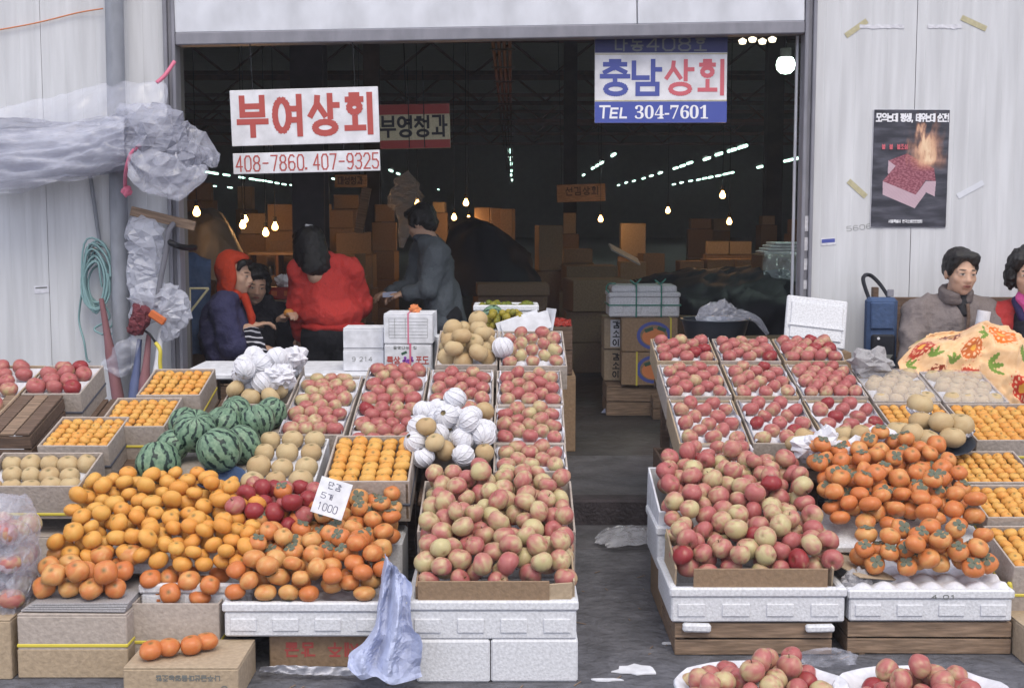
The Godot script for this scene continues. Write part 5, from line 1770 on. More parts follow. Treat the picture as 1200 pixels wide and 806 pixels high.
# ---------------------------------------------------------------- the left stand
func build_left_stand() -> void:
	var F := LEFT
	ramp("display_ramp", "plank ramp that carries the apple cartons of the left fruit stand", F, -0.38, 0.23, 0.80, 2.45)
	ramp("display_ramp", "plank ramp under the middle apple cartons of the left fruit stand", F, -1.02, -0.39, 0.80, 1.93)
	ramp("display_ramp", "plank ramp that carries the tangerine cartons at the far left", F, -2.10, -1.04, 0.75, 1.88)
	# foam boxes and carton with the heap of apples at the front, next to the aisle
	single("foam_block", box_mesh(Vector3(0.246, 0.147, 0.40), 0.007, T(0, 0.0735, 0)), M["foam"], "lower worn foam box left of the seam, under the front left apple heap", "foam box", T(-0.197, 0.0, -4.36))
	single("foam_block", box_mesh(Vector3(0.292, 0.147, 0.40), 0.007, T(0, 0.0735, 0)), M["foam"], "lower worn foam box right of the seam, beside the aisle", "foam box", T(0.075, 0.0, -4.365))
	foam_box(T(-0.066, 0.148, -4.37), Vector3(0.577, 0.132, 0.42), "white foam box holding the front apple heap of the left stand")
	var c := thing("fruit_carton", "brown carton standing in the foam box with its front flap showing below the apple heap", "carton", T(-0.06, 0.20, -4.21))
	part(c, "front_flap", box_mesh(Vector3(0.44, 0.115, 0.007), 0.002, T(-0.035, 0.09, 0.035, 0, 0.10)), M["cardboard_brown"])
	part(c, "front_flap", box_mesh(Vector3(0.085, 0.10, 0.007), 0.002, T(0.222, 0.085, 0.02, 0.25, 0.05)), M["cardboard"])
	part(c, "side_wall", box_mesh(Vector3(0.007, 0.12, 0.30), 0.002, T(-0.262, 0.10, -0.15, 0, SLOPE)), M["cardboard_brown"])
	part(c, "side_wall", box_mesh(Vector3(0.007, 0.16, 0.30), 0.002, T(0.268, 0.10, -0.15, 0, SLOPE)), M["cardboard"])
	carton(F, -0.345, 0.232, 0.36, 0.78, 0.20, "cardboard_grey", "grey carton behind the front apple heap of the left stand", "", -0.03)
	single("foam_block", box_mesh(Vector3(0.56, 0.36, 0.36), 0.01, T(-0.06, 0.181, -4.80)), M["foam"], "big white foam block under the back of the left apple heap", "foam box")
	heap("apple", 128, func(_x, _z): return true, -0.335, 0.225, -4.93, -4.205, func(_x, z): return 0.285 + 0.272 * (-z - 4.2), 0.035, 0.041, 3.1, "the front apple heap, left stand", "apples heaped at the front of the left stand", func(_p): return rng.randf_range(0.05, 0.78), "stem", 0.3)
	# columns of trays behind the heap, nearest the aisle first
	apple_tray(F, -0.075, 0.222, 0.80, 1.07, 3, 4, "just behind the front heap, left stand", 0.3, 0.75)
	apple_tray(F, -0.078, 0.226, 1.075, 1.485, 3, 6, "second from the heap in the column beside the aisle", 0.3, 0.8)
	apple_tray(F, -0.072, 0.232, 1.49, 1.915, 3, 6, "third from the heap in the column beside the aisle", 0.25, 0.8)
	apple_tray(F, -0.062, 0.262, 1.92, 2.43, 3, 6, "farthest back in the column beside the aisle", 0.2, 0.7, "cardboard_grey", 0.02)
	apple_tray(F, -0.385, -0.085, 1.49, 1.925, 3, 6, "behind the net-wrapped pears of the left stand", 0.45, 0.85)
	apple_tray(F, -0.385, -0.085, 1.08, 1.485, 3, 6, "partly under the net-wrapped pears of the left stand", 0.5, 0.85)
	apple_tray(F, -0.69, -0.395, 1.49, 1.96, 4, 5, "in front of the white grape boxes", 0.5, 0.9)
	apple_tray(F, -0.69, -0.395, 1.05, 1.485, 4, 5, "behind the carton of tangerines with the price card", 0.5, 0.95)
	apple_tray(F, -0.99, -0.705, 1.16, 1.84, 4, 8, "between the watermelons and the grape boxes", 0.2, 0.8)
	# pears at the back
	var t := carton(F, -0.37, -0.07, 1.94, 2.44, 0.12, "cardboard_grey", "open carton heaped with bare brown pears at the back of the left stand", "", 0.02)
	liner(t, 0.30, 0.50, 0.12, 3, 5, 0.03)
	heap("pear", 22, func(_x, _z): return true, -0.365, -0.075, -6.52, -6.06, func(_x, z): return 0.80 + 0.253 * (-z - 6.06), 0.044, 0.050, 0.9, "the bare pears behind the left stand", "bare pears heaped at the back of the left stand", func(_p): return rng.randf_range(0.3, 1.0))
	hold("pear", F * Vector3(-0.045, 0.075, -2.03), 0.05, Basis(), "pear in a closed white foam net beside the bare pears at the back", "", 0.5, "foam_wrap")
	# pears in foam nets
	heap("pear", 34, func(_x, _z): return true, -0.43, -0.07, -5.46, -4.99, func(_x, z): return 0.555 + 0.253 * (-z - 4.99), 0.040, 0.045, 1.6, "the net-wrapped pear heap", "pears in foam nets in the middle of the left stand", func(_p): return rng.randf_range(0.2, 0.9), "foam_wrap", 0.72)
	# the carton of tangerines with the price card
	t = tangerine_box(F, -0.72, -0.39, 0.60, 1.03, 5, 7, "behind the price card", 0.055, 0.17, "strap_grey")
	part(t, "wall_slot", box_mesh(Vector3(0.012, 0.15, 0.006), 0.002, T(0.155, 0.085, 0.212)), M["cardboard_brown"])
	var pc := F * Vector3(-0.655, 0.085, -0.40)
	t = thing("price_card", "white handwritten price card standing among the persimmons", "price card", Transform3D(Basis.from_euler(Vector3(-0.35, 0.05, -0.30)), pc))
	part(t, "card", box_mesh(Vector3(0.118, 0.135, 0.003)), M["card_white"])
	part(t, "lettering", lettering("단감", T(-0.025, 0.055, 0.0016), 0.02, 0.024, 0.0022, 0.35, 0.0006), M["ink_pen"])
	part(t, "lettering", lettering("5개", T(-0.04, 0.012, 0.0016), 0.017, 0.020, 0.002, 0.5, 0.0006), M["ink_pen"])
	part(t, "lettering", lettering("1000", T(-0.04, -0.025, 0.0016), 0.014, 0.026, 0.002, 0.4, 0.0006), M["ink_pen"])
	# pears on a white tray between watermelons and apples
	t = carton(F, -1.055, -0.765, 0.62, 1.12, 0.10, "card_white", "flat white tray of brown pears beside the watermelons", "")
	liner(t, 0.29, 0.50, 0.10, 3, 5, 0.03)
	lay("pear", F, -1.05, -0.77, 0.64, 1.12, 3, 4, 0.046, 0.012, 0.0, 0.25, "pear on the flat white tray beside the watermelons", "pears on the flat white tray", 0.3, 1.0)
	# red apples in front of them
	heap("apple", 27, func(_x, _z): return true, -1.05, -0.70, -4.82, -4.57, func(_x, z): return 0.385 + 0.32 * (-z - 4.6), 0.034, 0.038, 3.1, "the red apples beside the price card", "red apples heaped between pears and persimmons", func(_p): return rng.randf_range(0.86, 1.0), "stem", 0.3)
	single("foam_block", box_mesh(Vector3(0.36, 0.30, 0.30), 0.01, T(-0.875, 0.20, -4.76)), M["foam"], "white foam block under the heap of bright red apples", "foam box")
	# wrapped pears in a carton by the table
	carton(F, -1.29, -0.995, 1.47, 1.95, 0.13, "cardboard_grey", "open carton of paper-wrapped pears behind the watermelons", "", 0.01)
	heap("pear", 26, func(_x, _z): return true, -1.285, -1.0, -6.07, -5.63, func(_x, z): return 0.70 + 0.253 * (-z - 5.63), 0.042, 0.047, 1.6, "the wrapped pears behind the watermelons", "pears wrapped in white behind the watermelons", func(_p): return rng.randf_range(0.3, 0.9), "foam_wrap", 0.7)
	paper_wad(F * Vector3(-1.05, 0.09, -1.60), 0.06, 3, "crumpled white paper at the front corner of the wrapped pears")
	paper_wad(F * Vector3(-1.02, 0.09, -1.85), 0.06, 4, "crumpled white paper at the back corner of the wrapped pears")
	# watermelons
	var melon_words := ["largest watermelon at the front of the pile", "upright watermelon just left of the largest one", "watermelon at the right front beside the pear tray", "pale-bellied watermelon at the right of the pile", "watermelon in the middle of the back of the pile", "dark watermelon in the middle of the pile", "smallest watermelon at the back right of the pile", "watermelon at the back left of the pile", "watermelon at the left edge of the pile", "front left watermelon with its stem up"]
	var melon := -1
	for q in [[-1.162, 0.852, 0.084, 0.07], [-1.294, 1.007, 0.084, 0.085], [-1.098, 0.974, 0.070, 0.04], [-1.076, 1.190, 0.074, 0.05], [-1.192, 1.318, 0.066, 0.04], [-1.213, 1.154, 0.070, 0.05], [-1.042, 1.327, 0.060, 0.03], [-1.375, 1.172, 0.070, 0.04], [-1.378, 0.966, 0.064, 0.035], [-1.397, 0.813, 0.078, 0.03]]:
		var at := F * Vector3(q[0], q[3], -q[1])
		melon += 1
		hold("watermelon", at, q[2] * 1.08, Basis.from_euler(Vector3(rng.randf_range(-0.5, 0.7), rng.randf() * 6.0, rng.randf_range(-0.6, 0.6))), melon_words[melon], "watermelons piled on the left stand", 0.0, "stem")
	single("melon_mat", box_mesh(Vector3(0.46, 0.02, 0.62), 0.004), M["cardboard_grey"], "flattened carton under the pile of watermelons", "carton", F * T(-1.23, -0.045, -1.02))
	var bowl := Geo.new()
	bowl.lathe(PackedVector2Array([Vector2(0, 0), Vector2(0.07, 0.0), Vector2(0.095, 0.035), Vector2(0.102, 0.036), Vector2(0.102, 0.042), Vector2(0.09, 0.042), Vector2(0.066, 0.008), Vector2(0, 0.008)]), 24)
	single("plastic_bowl", bowl.mesh(), M["bag_blue"], "blue grey plastic bowl under the nearest watermelon", "bowl", F * T(-1.14, -0.03, -0.735))
	# cartons of tangerines along the left
	tangerine_box(F, -1.685, -1.40, 1.53, 1.86, 6, 6, "farthest back on the left, by the door post", 0.03, 0.17, "strap_yellow")
	tangerine_box(F, -1.765, -1.475, 1.20, 1.525, 6, 6, "in the middle of three steps on the left", 0.02, 0.16, "strap_yellow")
	tangerine_box(F, -1.935, -1.645, 0.98, 1.285, 6, 6, "nearest of three steps on the left", 0.03, 0.16, "strap_grey")
	# cartons of apples and the wooden crate at the far left
	t = carton(F, -2.215, -1.95, 1.57, 1.93, 0.16, "cardboard_grey", "carton of red apples behind the wooden crate at the far left", "", 0.02, "strap_grey")
	liner(t, 0.265, 0.36, 0.16, 3, 4, 0.03)
	lay("apple", F, -2.205, -1.96, 1.58, 1.92, 3, 4, 0.042, 0.03, 0.5, 0.9, "apple in the carton behind the wooden crate", "apples in the carton behind the wooden crate", 0.6, 1.0)
	t = carton(F, -2.52, -2.225, 1.36, 1.93, 0.14, "cardboard", "carton of apples cut off by the left edge, beside the wooden crate", "", 0.02)
	liner(t, 0.295, 0.57, 0.14, 3, 6, 0.03)
	lay("apple", F, -2.51, -2.235, 1.37, 1.92, 3, 6, 0.042, 0.03, 0.5, 0.9, "apple in the leftmost carton of the stand", "apples in the leftmost carton", 0.4, 0.9)
	wood_crate(F * T(-2.15, -0.115, -1.345), Vector3(0.26, 0.12, 0.43), "old brown wooden crate with a boarded lid at the far left", "wood_dark", 2, true)
	# pear carton at the left edge
	t = carton(F, -2.06, -1.655, 0.63, 0.94, 0.14, "cardboard_grey", "grey carton of loose brown pears at the left edge with a yellow strap below", "", 0.02, "")
	part(t, "strap", box_mesh(Vector3(0.412, 0.012, 0.318), 0.003, T(0, 0.02, 0)), M["strap_yellow"])
	liner(t, 0.405, 0.31, 0.10, 5, 4, 0.02)
	lay("pear", F, -2.05, -1.665, 0.64, 0.93, 5, 3, 0.042, -0.012, 0.5, 0.5, "pear in the grey carton at the left edge", "pears in the grey carton at the left edge", 0.3, 1.0)
	closed_carton(T(-1.86, 0.0, -4.98), Vector3(0.42, 0.335, 0.30), "cardboard_grey", "shut grey carton under the carton of brown pears at the left edge")
	# the heap of tangerines
	single("foam_slope", box_mesh(Vector3(0.74, 0.04, 0.46), 0.008), M["foam"], "white foam board under the big heap of tangerines", "foam board", F * T(-1.30, -0.125, -0.48))
	closed_carton(T(-1.42, 0.0, -4.72), Vector3(0.42, 0.27, 0.30), "cardboard", "carton under the white foam board of the tangerine heap")
	heap("tangerine", 150, func(x, z): return -z > 4.38 + 0.06 * clampf((-1.1 - x) / 0.3, 0, 1) and -z < 4.9 - 0.25 * clampf((x + 1.15) / 0.3, 0, 1), -1.66, -0.90, -4.90, -4.30, func(_x, z): return 0.245 + 0.36 * (-z - 4.2), 0.029, 0.037, 0.9, "the big tangerine heap", "tangerines in the big heap", func(p): return clampf(rng.randf_range(0.0, 0.7) + (-1.1 - p.x) * 0.5, 0, 1))
	foam_box(T(-1.10, 0.20, -4.42), Vector3(0.40, 0.085, 0.16), "narrow white foam box along the front of the tangerine heap")
	# the tray of persimmons at the front
	closed_carton(T(-0.66, 0.004, -4.47), Vector3(0.36, 0.124, 0.34), "cardboard_brown", "brown carton with red Korean letters upside down under the front persimmon tray")
	single("carton_print", lettering("제주 감귤", T(-0.535, 0.045, -4.2995, 0, 0, PI), 0.042, 0.045, 0.007, 0.35, 0.0008), M["ink_red"], "red upside-down Korean lettering on the brown carton under the persimmon tray", "lettering")
	foam_box(T(-0.70, 0.13, -4.45), Vector3(0.575, 0.120, 0.42), "white foam tray heaped with persimmons at the front of the left stand")
	single("tray_paper", box_mesh(Vector3(0.50, 0.012, 0.35), 0.003), M["paper"], "white paper lining the front persimmon tray of the left stand", "paper", T(-0.70, 0.226, -4.45, 0, 0.10))
	single("foam_block", box_mesh(Vector3(0.50, 0.22, 0.28), 0.01, T(-0.66, 0.24, -4.81)), M["foam"], "white foam block under the back of the front persimmon heap", "foam box")
	heap("persimmon", 112, func(x, z): return -z < 4.80 - 0.10 * clampf((-0.75 - x) / 0.2, 0, 1), -0.985, -0.41, -4.80, -4.238, func(_x, z): return 0.236 + 0.31 * (-z - 4.25), 0.033, 0.039, 0.8, "the front persimmon tray, left stand", "persimmons on the front tray of the left stand", func(p): return rng.randf_range(0.0, 0.9), "calyx", 0.55)
	# cartons at the bottom left with persimmons on top
	t = closed_carton(T(-1.485, 0.0, -4.385), Vector3(0.37, 0.225, 0.37), "cardboard_grey", "grey carton at the front left with persimmons laid on newspapers on top")
	part(t, "strap", box_mesh(Vector3(0.376, 0.012, 0.376), 0.003, T(0, 0.115, 0)), M["strap_yellow"])
	part(t, "lower_band", box_mesh(Vector3(0.374, 0.10, 0.374), 0.003, T(0, 0.053, 0)), M["cardboard"])
	var np := thing("newspapers", "stack of folded newspapers on the front left carton", "newspapers", T(-1.48, 0.227, -4.385))
	for i in 4:
		part(np, "newspaper", box_mesh(Vector3(0.355 - 0.01 * i, 0.006, 0.345), 0.002, T(0.004 * i, 0.0035 + 0.0068 * i, -0.004 * i, 0.02 * (i - 1.5))), M["newsprint"])
	heap("persimmon", 24, func(_x, _z): return true, -1.66, -1.31, -4.60, -4.22, func(_x, z): return 0.255 + 0.12 * maxf(0.0, -z - 4.3), 0.036, 0.042, 0.5, "those on the newspapers", "persimmons on the newspapers at the front left", func(_p): return rng.randf_range(0.1, 0.9))
	t = carton(Transform3D(Basis(), Vector3(-1.155, 0.236, -4.44)), -0.15, 0.15, -0.16, 0.16, 0.235, "cardboard_grey", "low grey carton of persimmons between the newspapers and the front tray", "", 0.0, "strap_yellow")
	part(t, "fill", box_mesh(Vector3(0.28, 0.01, 0.30), 0.0, T(0, 0.195, 0)), M["cardboard_brown"])
	heap("persimmon", 20, func(_x, _z): return true, -1.30, -1.01, -4.58, -4.29, func(_x, _z): return 0.205, 0.034, 0.040, 0.5, "the low grey carton, front left", "persimmons in the low grey carton", func(_p): return rng.randf_range(0.0, 0.7))
	t = closed_carton(T(-1.065, 0.0, -4.125), Vector3(0.37, 0.118, 0.28), "cardboard", "shut tan carton lying at the very front with two persimmons on it")
	part(t, "lettering", lettering("나주금산마을영농조합", T(0.125, 0.073, 0.1405, 0, 0, PI), 0.017, 0.017, 0.0028, 0.22, 0.0007), M["ink_grey"])
	part(t, "emblem", lettering("@", T(0, 0, 0), 0.02, 0.02, 0.003), M["ink_grey"], T(0.13, 0.055, 0.1405))
	for x in [[-1.06, 0.0], [-1.13, 0.02], [-1.02, -0.04], [-1.18, 0.05]]:
		hold("persimmon", Vector3(x[0], 0.118 + 0.030, -4.11 + x[1]), 0.039, any_turn(0.3), "persimmon left on the tan carton at the very front", "persimmons on the tan carton at the very front", rng.randf_range(0.1, 0.5))
	closed_carton(T(-1.80, 0.0, -4.36), Vector3(0.22, 0.21, 0.34), "cardboard", "tan carton at the left edge under the plastic bag of fruit")
	bag_of_fruit()
	# blue wrapping paper hanging over the corner of the tray
	single("wrapping_paper", cloth_sheet([
		[Vector3(-0.536, 0.109, -4.000), Vector3(-0.495, 0.066, -4.000), Vector3(-0.439, 0.084, -3.990), Vector3(-0.397, 0.060, -3.980), Vector3(-0.346, 0.056, -4.020), Vector3(-0.297, 0.051, -4.080)],
		[Vector3(-0.537, 0.122, -4.100), Vector3(-0.482, 0.132, -3.990), Vector3(-0.447, 0.115, -4.070), Vector3(-0.393, 0.128, -3.970), Vector3(-0.359, 0.100, -4.080), Vector3(-0.298, 0.125, -4.060)],
		[Vector3(-0.502, 0.136, -4.160), Vector3(-0.464, 0.162, -4.050), Vector3(-0.436, 0.152, -4.130), Vector3(-0.392, 0.164, -4.030), Vector3(-0.360, 0.152, -4.130), Vector3(-0.308, 0.175, -4.080)],
		[Vector3(-0.469, 0.179, -4.200), Vector3(-0.445, 0.214, -4.110), Vector3(-0.426, 0.206, -4.180), Vector3(-0.389, 0.212, -4.090), Vector3(-0.371, 0.209, -4.170), Vector3(-0.332, 0.200, -4.110)],
		[Vector3(-0.455, 0.255, -4.240), Vector3(-0.436, 0.285, -4.170), Vector3(-0.418, 0.276, -4.220), Vector3(-0.388, 0.286, -4.150), Vector3(-0.367, 0.282, -4.200), Vector3(-0.340, 0.274, -4.150)],
		[Vector3(-0.447, 0.333, -4.280), Vector3(-0.428, 0.362, -4.210), Vector3(-0.415, 0.336, -4.260), Vector3(-0.389, 0.344, -4.190), Vector3(-0.368, 0.312, -4.240), Vector3(-0.340, 0.306, -4.180)],
		[Vector3(-0.443, 0.399, -4.310), Vector3(-0.429, 0.407, -4.260), Vector3(-0.418, 0.375, -4.290), Vector3(-0.398, 0.368, -4.230), Vector3(-0.379, 0.333, -4.270), Vector3(-0.348, 0.326, -4.210)]], 26, 38, 0.05, 5.0, 17, -1.0), M["blue_paper"], "pale blue wrapping paper trailing from the persimmon tray to the ground", "paper")
	# table behind, with white boxes
	t = thing("trestle_table", "low table with a white top behind the left stand", "table", T(-1.02, 0.13, -6.92))
	part(t, "top", box_mesh(Vector3(1.45, 0.03, 0.62), 0.006, T(0, 0.60, 0)), M["card_white"])
	for x in [-0.66, 0.66]:
		for z in [-0.26, 0.26]:
			part(t, "leg", box_mesh(Vector3(0.05, 0.584, 0.05), 0.004, T(x, 0.292, z)), M["wood_dark"])
	single("red_knife_case", box_mesh(Vector3(0.09, 0.015, 0.03), 0.005), M["sign_red"], "small flat red case lying on the white table", "case", T(-1.44, 0.754, -6.85, 0.2))
	var wb := Vector3(-0.785, 0.737, -6.720)
	t = closed_carton(T(wb.x, 0.747, -6.82), Vector3(0.215, 0.12, 0.2), "card_white", "lower plain white box on the table, with a pencilled mark")
	part(t, "lettering", lettering("9 214", T(-0.06, 0.075, 0.1005), 0.016, 0.022, 0.002, 0.5, 0.0006), M["ink_grey"])
	closed_carton(T(wb.x, 0.868, -6.82), Vector3(0.213, 0.11, 0.2), "card_white", "upper plain white box on the table beside the grape boxes")
	wb = Vector3(-0.541, 0.761, -6.600)
	t = closed_carton(T(wb.x, 0.747, -6.74), Vector3(0.245, 0.155, 0.26), "card_white", "white grape box with a purple bunch and pink letters on the table")
	part(t, "lettering", lettering("특상", T(-0.108, 0.088, 0.1305), 0.029, 0.035, 0.0055, 0.25, 0.0008), M["ink_red"])
	part(t, "lettering", lettering("포도", T(0.042, 0.088, 0.1305), 0.029, 0.035, 0.0055, 0.2, 0.0008), M["ink_red"])
	part(t, "lettering", lettering("꿀맛나는 집", T(-0.075, 0.143, 0.1305), 0.016, 0.014, 0.0022, 0.4, 0.0008), M["ink_grey"])
	var gr := Geo.new()
	for q in [[0, 0], [1, 0], [-1, 0], [0.5, -0.8], [-0.5, -0.8], [0, -1.6], [1.5, -0.1], [-1.5, -0.2], [1.2, 0.8], [-1.0, 0.8]]:
		gr.lathe(PackedVector2Array([Vector2(0.0078, 0), Vector2(0.0078, 0.0012), Vector2(0, 0.0012)]), 10, T(q[0] * 0.015, 0.07 + q[1] * 0.016, 0.1301, 0, PI / 2))
	part(t, "grape_emblem", gr.mesh(), M["ink_purple"])
	part(t, "leaf_emblem", box_mesh(Vector3(0.03, 0.013, 0.001), 0.0, T(-0.02, 0.108, 0.1306, 0, 0, 0.4)), M["ink_green"])
	part(t, "strap", box_mesh(Vector3(0.010, 0.157, 0.264), 0.0, T(0.012, 0.078, 0.0)), M["strap_pink"])
	t = closed_carton(T(wb.x + 0.006, 0.903, -6.74, -0.03), Vector3(0.255, 0.158, 0.26), "card_white", "white box printed with a table of lines on top of the grape box")
	gr = Geo.new()
	for i in 7:
		gr.box(Vector3(0.20, 0.0012, 0.001), T(0, 0.03 + i * 0.017, 0.1304))
	for x in [-0.1, -0.07, -0.015, 0.1]:
		gr.box(Vector3(0.0012, 0.103, 0.0012), T(x, 0.081, 0.1304))
	part(t, "print", gr.mesh(), M["ink_grey"])
	part(t, "strap", box_mesh(Vector3(0.007, 0.160, 0.264), 0.0, T(0.0, 0.0795, 0.0)), M["strap_pink"])
	paper_wad(Vector3(wb.x + 0.03, 1.075, -6.72), 0.028, 6, "small orange wad of wrapping on top of the printed white box", "ink_orange")
	t = closed_carton(T(Vector3(-0.372, 0.805, -6.600).x, 0.747, -6.78, 0.3), Vector3(0.10, 0.185, 0.2), "card_white", "narrow white box with purple print beside the grape box")
	part(t, "print", box_mesh(Vector3(0.03, 0.09, 0.001), 0.0, T(0.01, 0.10, 0.1006)), M["ink_purple"])
	# crates with citrus fruit behind
	wb = Vector3(-0.034, 0.932, -7.200)
	foam_box(T(wb.x, 0.90, -7.40), Vector3(0.375, 0.158, 0.26), "white foam box of green citrus fruit on the stack behind the left stand")
	heap("lemon", 40, func(_x, _z): return true, wb.x - 0.16, wb.x + 0.16, -7.51, -7.29, func(_x, _z): return 1.0, 0.020, 0.026, 3.0, "the back white foam box", "green citrus fruit in the back white foam box", func(_p): return rng.randf_range(0.55, 1.0))
	closed_carton(T(wb.x, 0.13, -7.40), Vector3(0.40, 0.768, 0.28), "cardboard_brown", "tall brown carton under the foam box of citrus fruit")
	hold("watermelon", Vector3(-0.110, 0.997, -7.160), 0.068, Basis(Vector3.BACK, 1.4), "dark watermelon lying before the back white foam box", "", 0.0)
	t = thing("fruit_carton", "white carton with raised flaps holding yellow citrus fruit", "carton", T(Vector3(0.037, 0.918, -6.980).x, 0.86, -7.02, 0.0))
	part(t, "body", box_mesh(Vector3(0.36, 0.10, 0.22), 0.004, T(-0.02, 0.03, -0.06)), M["card_white"])
	part(t, "front_flap", box_mesh(Vector3(0.27, 0.10, 0.006), 0.002, T(0.04, 0.11, 0.055, 0, -0.25, 0.27)), M["card_white"])
	part(t, "front_flap", box_mesh(Vector3(0.24, 0.09, 0.006), 0.002, T(0.0, 0.115, 0.035, 0, -0.25, 0.33)), M["card_white"])
	part(t, "side_flap", box_mesh(Vector3(0.006, 0.12, 0.10), 0.002, T(0.17, 0.14, 0.02, 0.5, 0, -0.2)), M["card_white"])
	heap("lemon", 26, func(_x, _z): return true, Vector3(-0.150, 0.916, -7.000).x, Vector3(0.066, 0.916, -7.000).x, -7.12, -6.99, func(x, _z): return 0.945 + 0.10 * (x + 0.1), 0.020, 0.025, 3.0, "the carton with raised flaps", "yellow citrus fruit in the carton with raised flaps", func(_p): return rng.randf_range(0.0, 0.4))
	closed_carton(T(0.0, 0.13, -6.98), Vector3(0.5, 0.725, 0.34), "cardboard_brown", "brown carton under the white carton with raised flaps")
	t = wood_crate(T(Vector3(0.258, 0.914, -7.700).x, 0.60, -7.9), Vector3(0.22, 0.30, 0.3), "brown crate of red peppers at the back corner of the left stand", "wood_dark", 2)
	part(t, "red_peppers", cloth_sheet([[Vector3(-0.1, 0.29, 0.14), Vector3(0, 0.30, 0.14), Vector3(0.1, 0.29, 0.14)], [Vector3(-0.1, 0.32, 0), Vector3(0, 0.33, 0), Vector3(0.1, 0.32, 0)], [Vector3(-0.1, 0.29, -0.14), Vector3(0, 0.31, -0.14), Vector3(0.1, 0.29, -0.14)]], 26, 26, 0.04, 20.0, 3), M["sign_red"])
	closed_carton(T(Vector3(0.258, 0.914, -7.700).x, 0.13, -7.9), Vector3(0.26, 0.468, 0.34), "cardboard_brown", "brown carton under the crate of red peppers")

func bag_of_fruit() -> void:
	# clear bags of apples stacked at the left edge
	var at := Vector3(-1.80, 0.215, -4.36)
	for k in 3:
		var y := at.y + 0.05 + 0.105 * k
		for j in 3:
			for i in 3:
				hold("apple", Vector3(at.x - 0.085 + i * 0.083 + rng.randf_range(-0.008, 0.008), y + rng.randf_range(-0.01, 0.01), at.z + 0.085 - j * 0.085), 0.045, any_turn(3.0), "pale red apple inside the clear plastic bags at the left edge", "apples in the clear bags at the left edge", rng.randf_range(0.3, 0.62))
		var p := []
		for q in [[-0.15, 0.02], [-0.12, 0.10], [-0.02, 0.125], [0.09, 0.118], [0.135, 0.06], [0.15, 0.01]]:
			p.append([Vector3(at.x + q[0], y - 0.002, at.z), q[1]])
		var names_of := ["lowest clear plastic bag of apples at the left edge", "middle clear plastic bag of apples at the left edge", "topmost clear plastic bag of apples at the left edge"]
		single("plastic_bag", crumple(p, 30, 8, 0.16, 41 + k, 1.05), M["clear_sheeting"], names_of[k], "plastic bag")

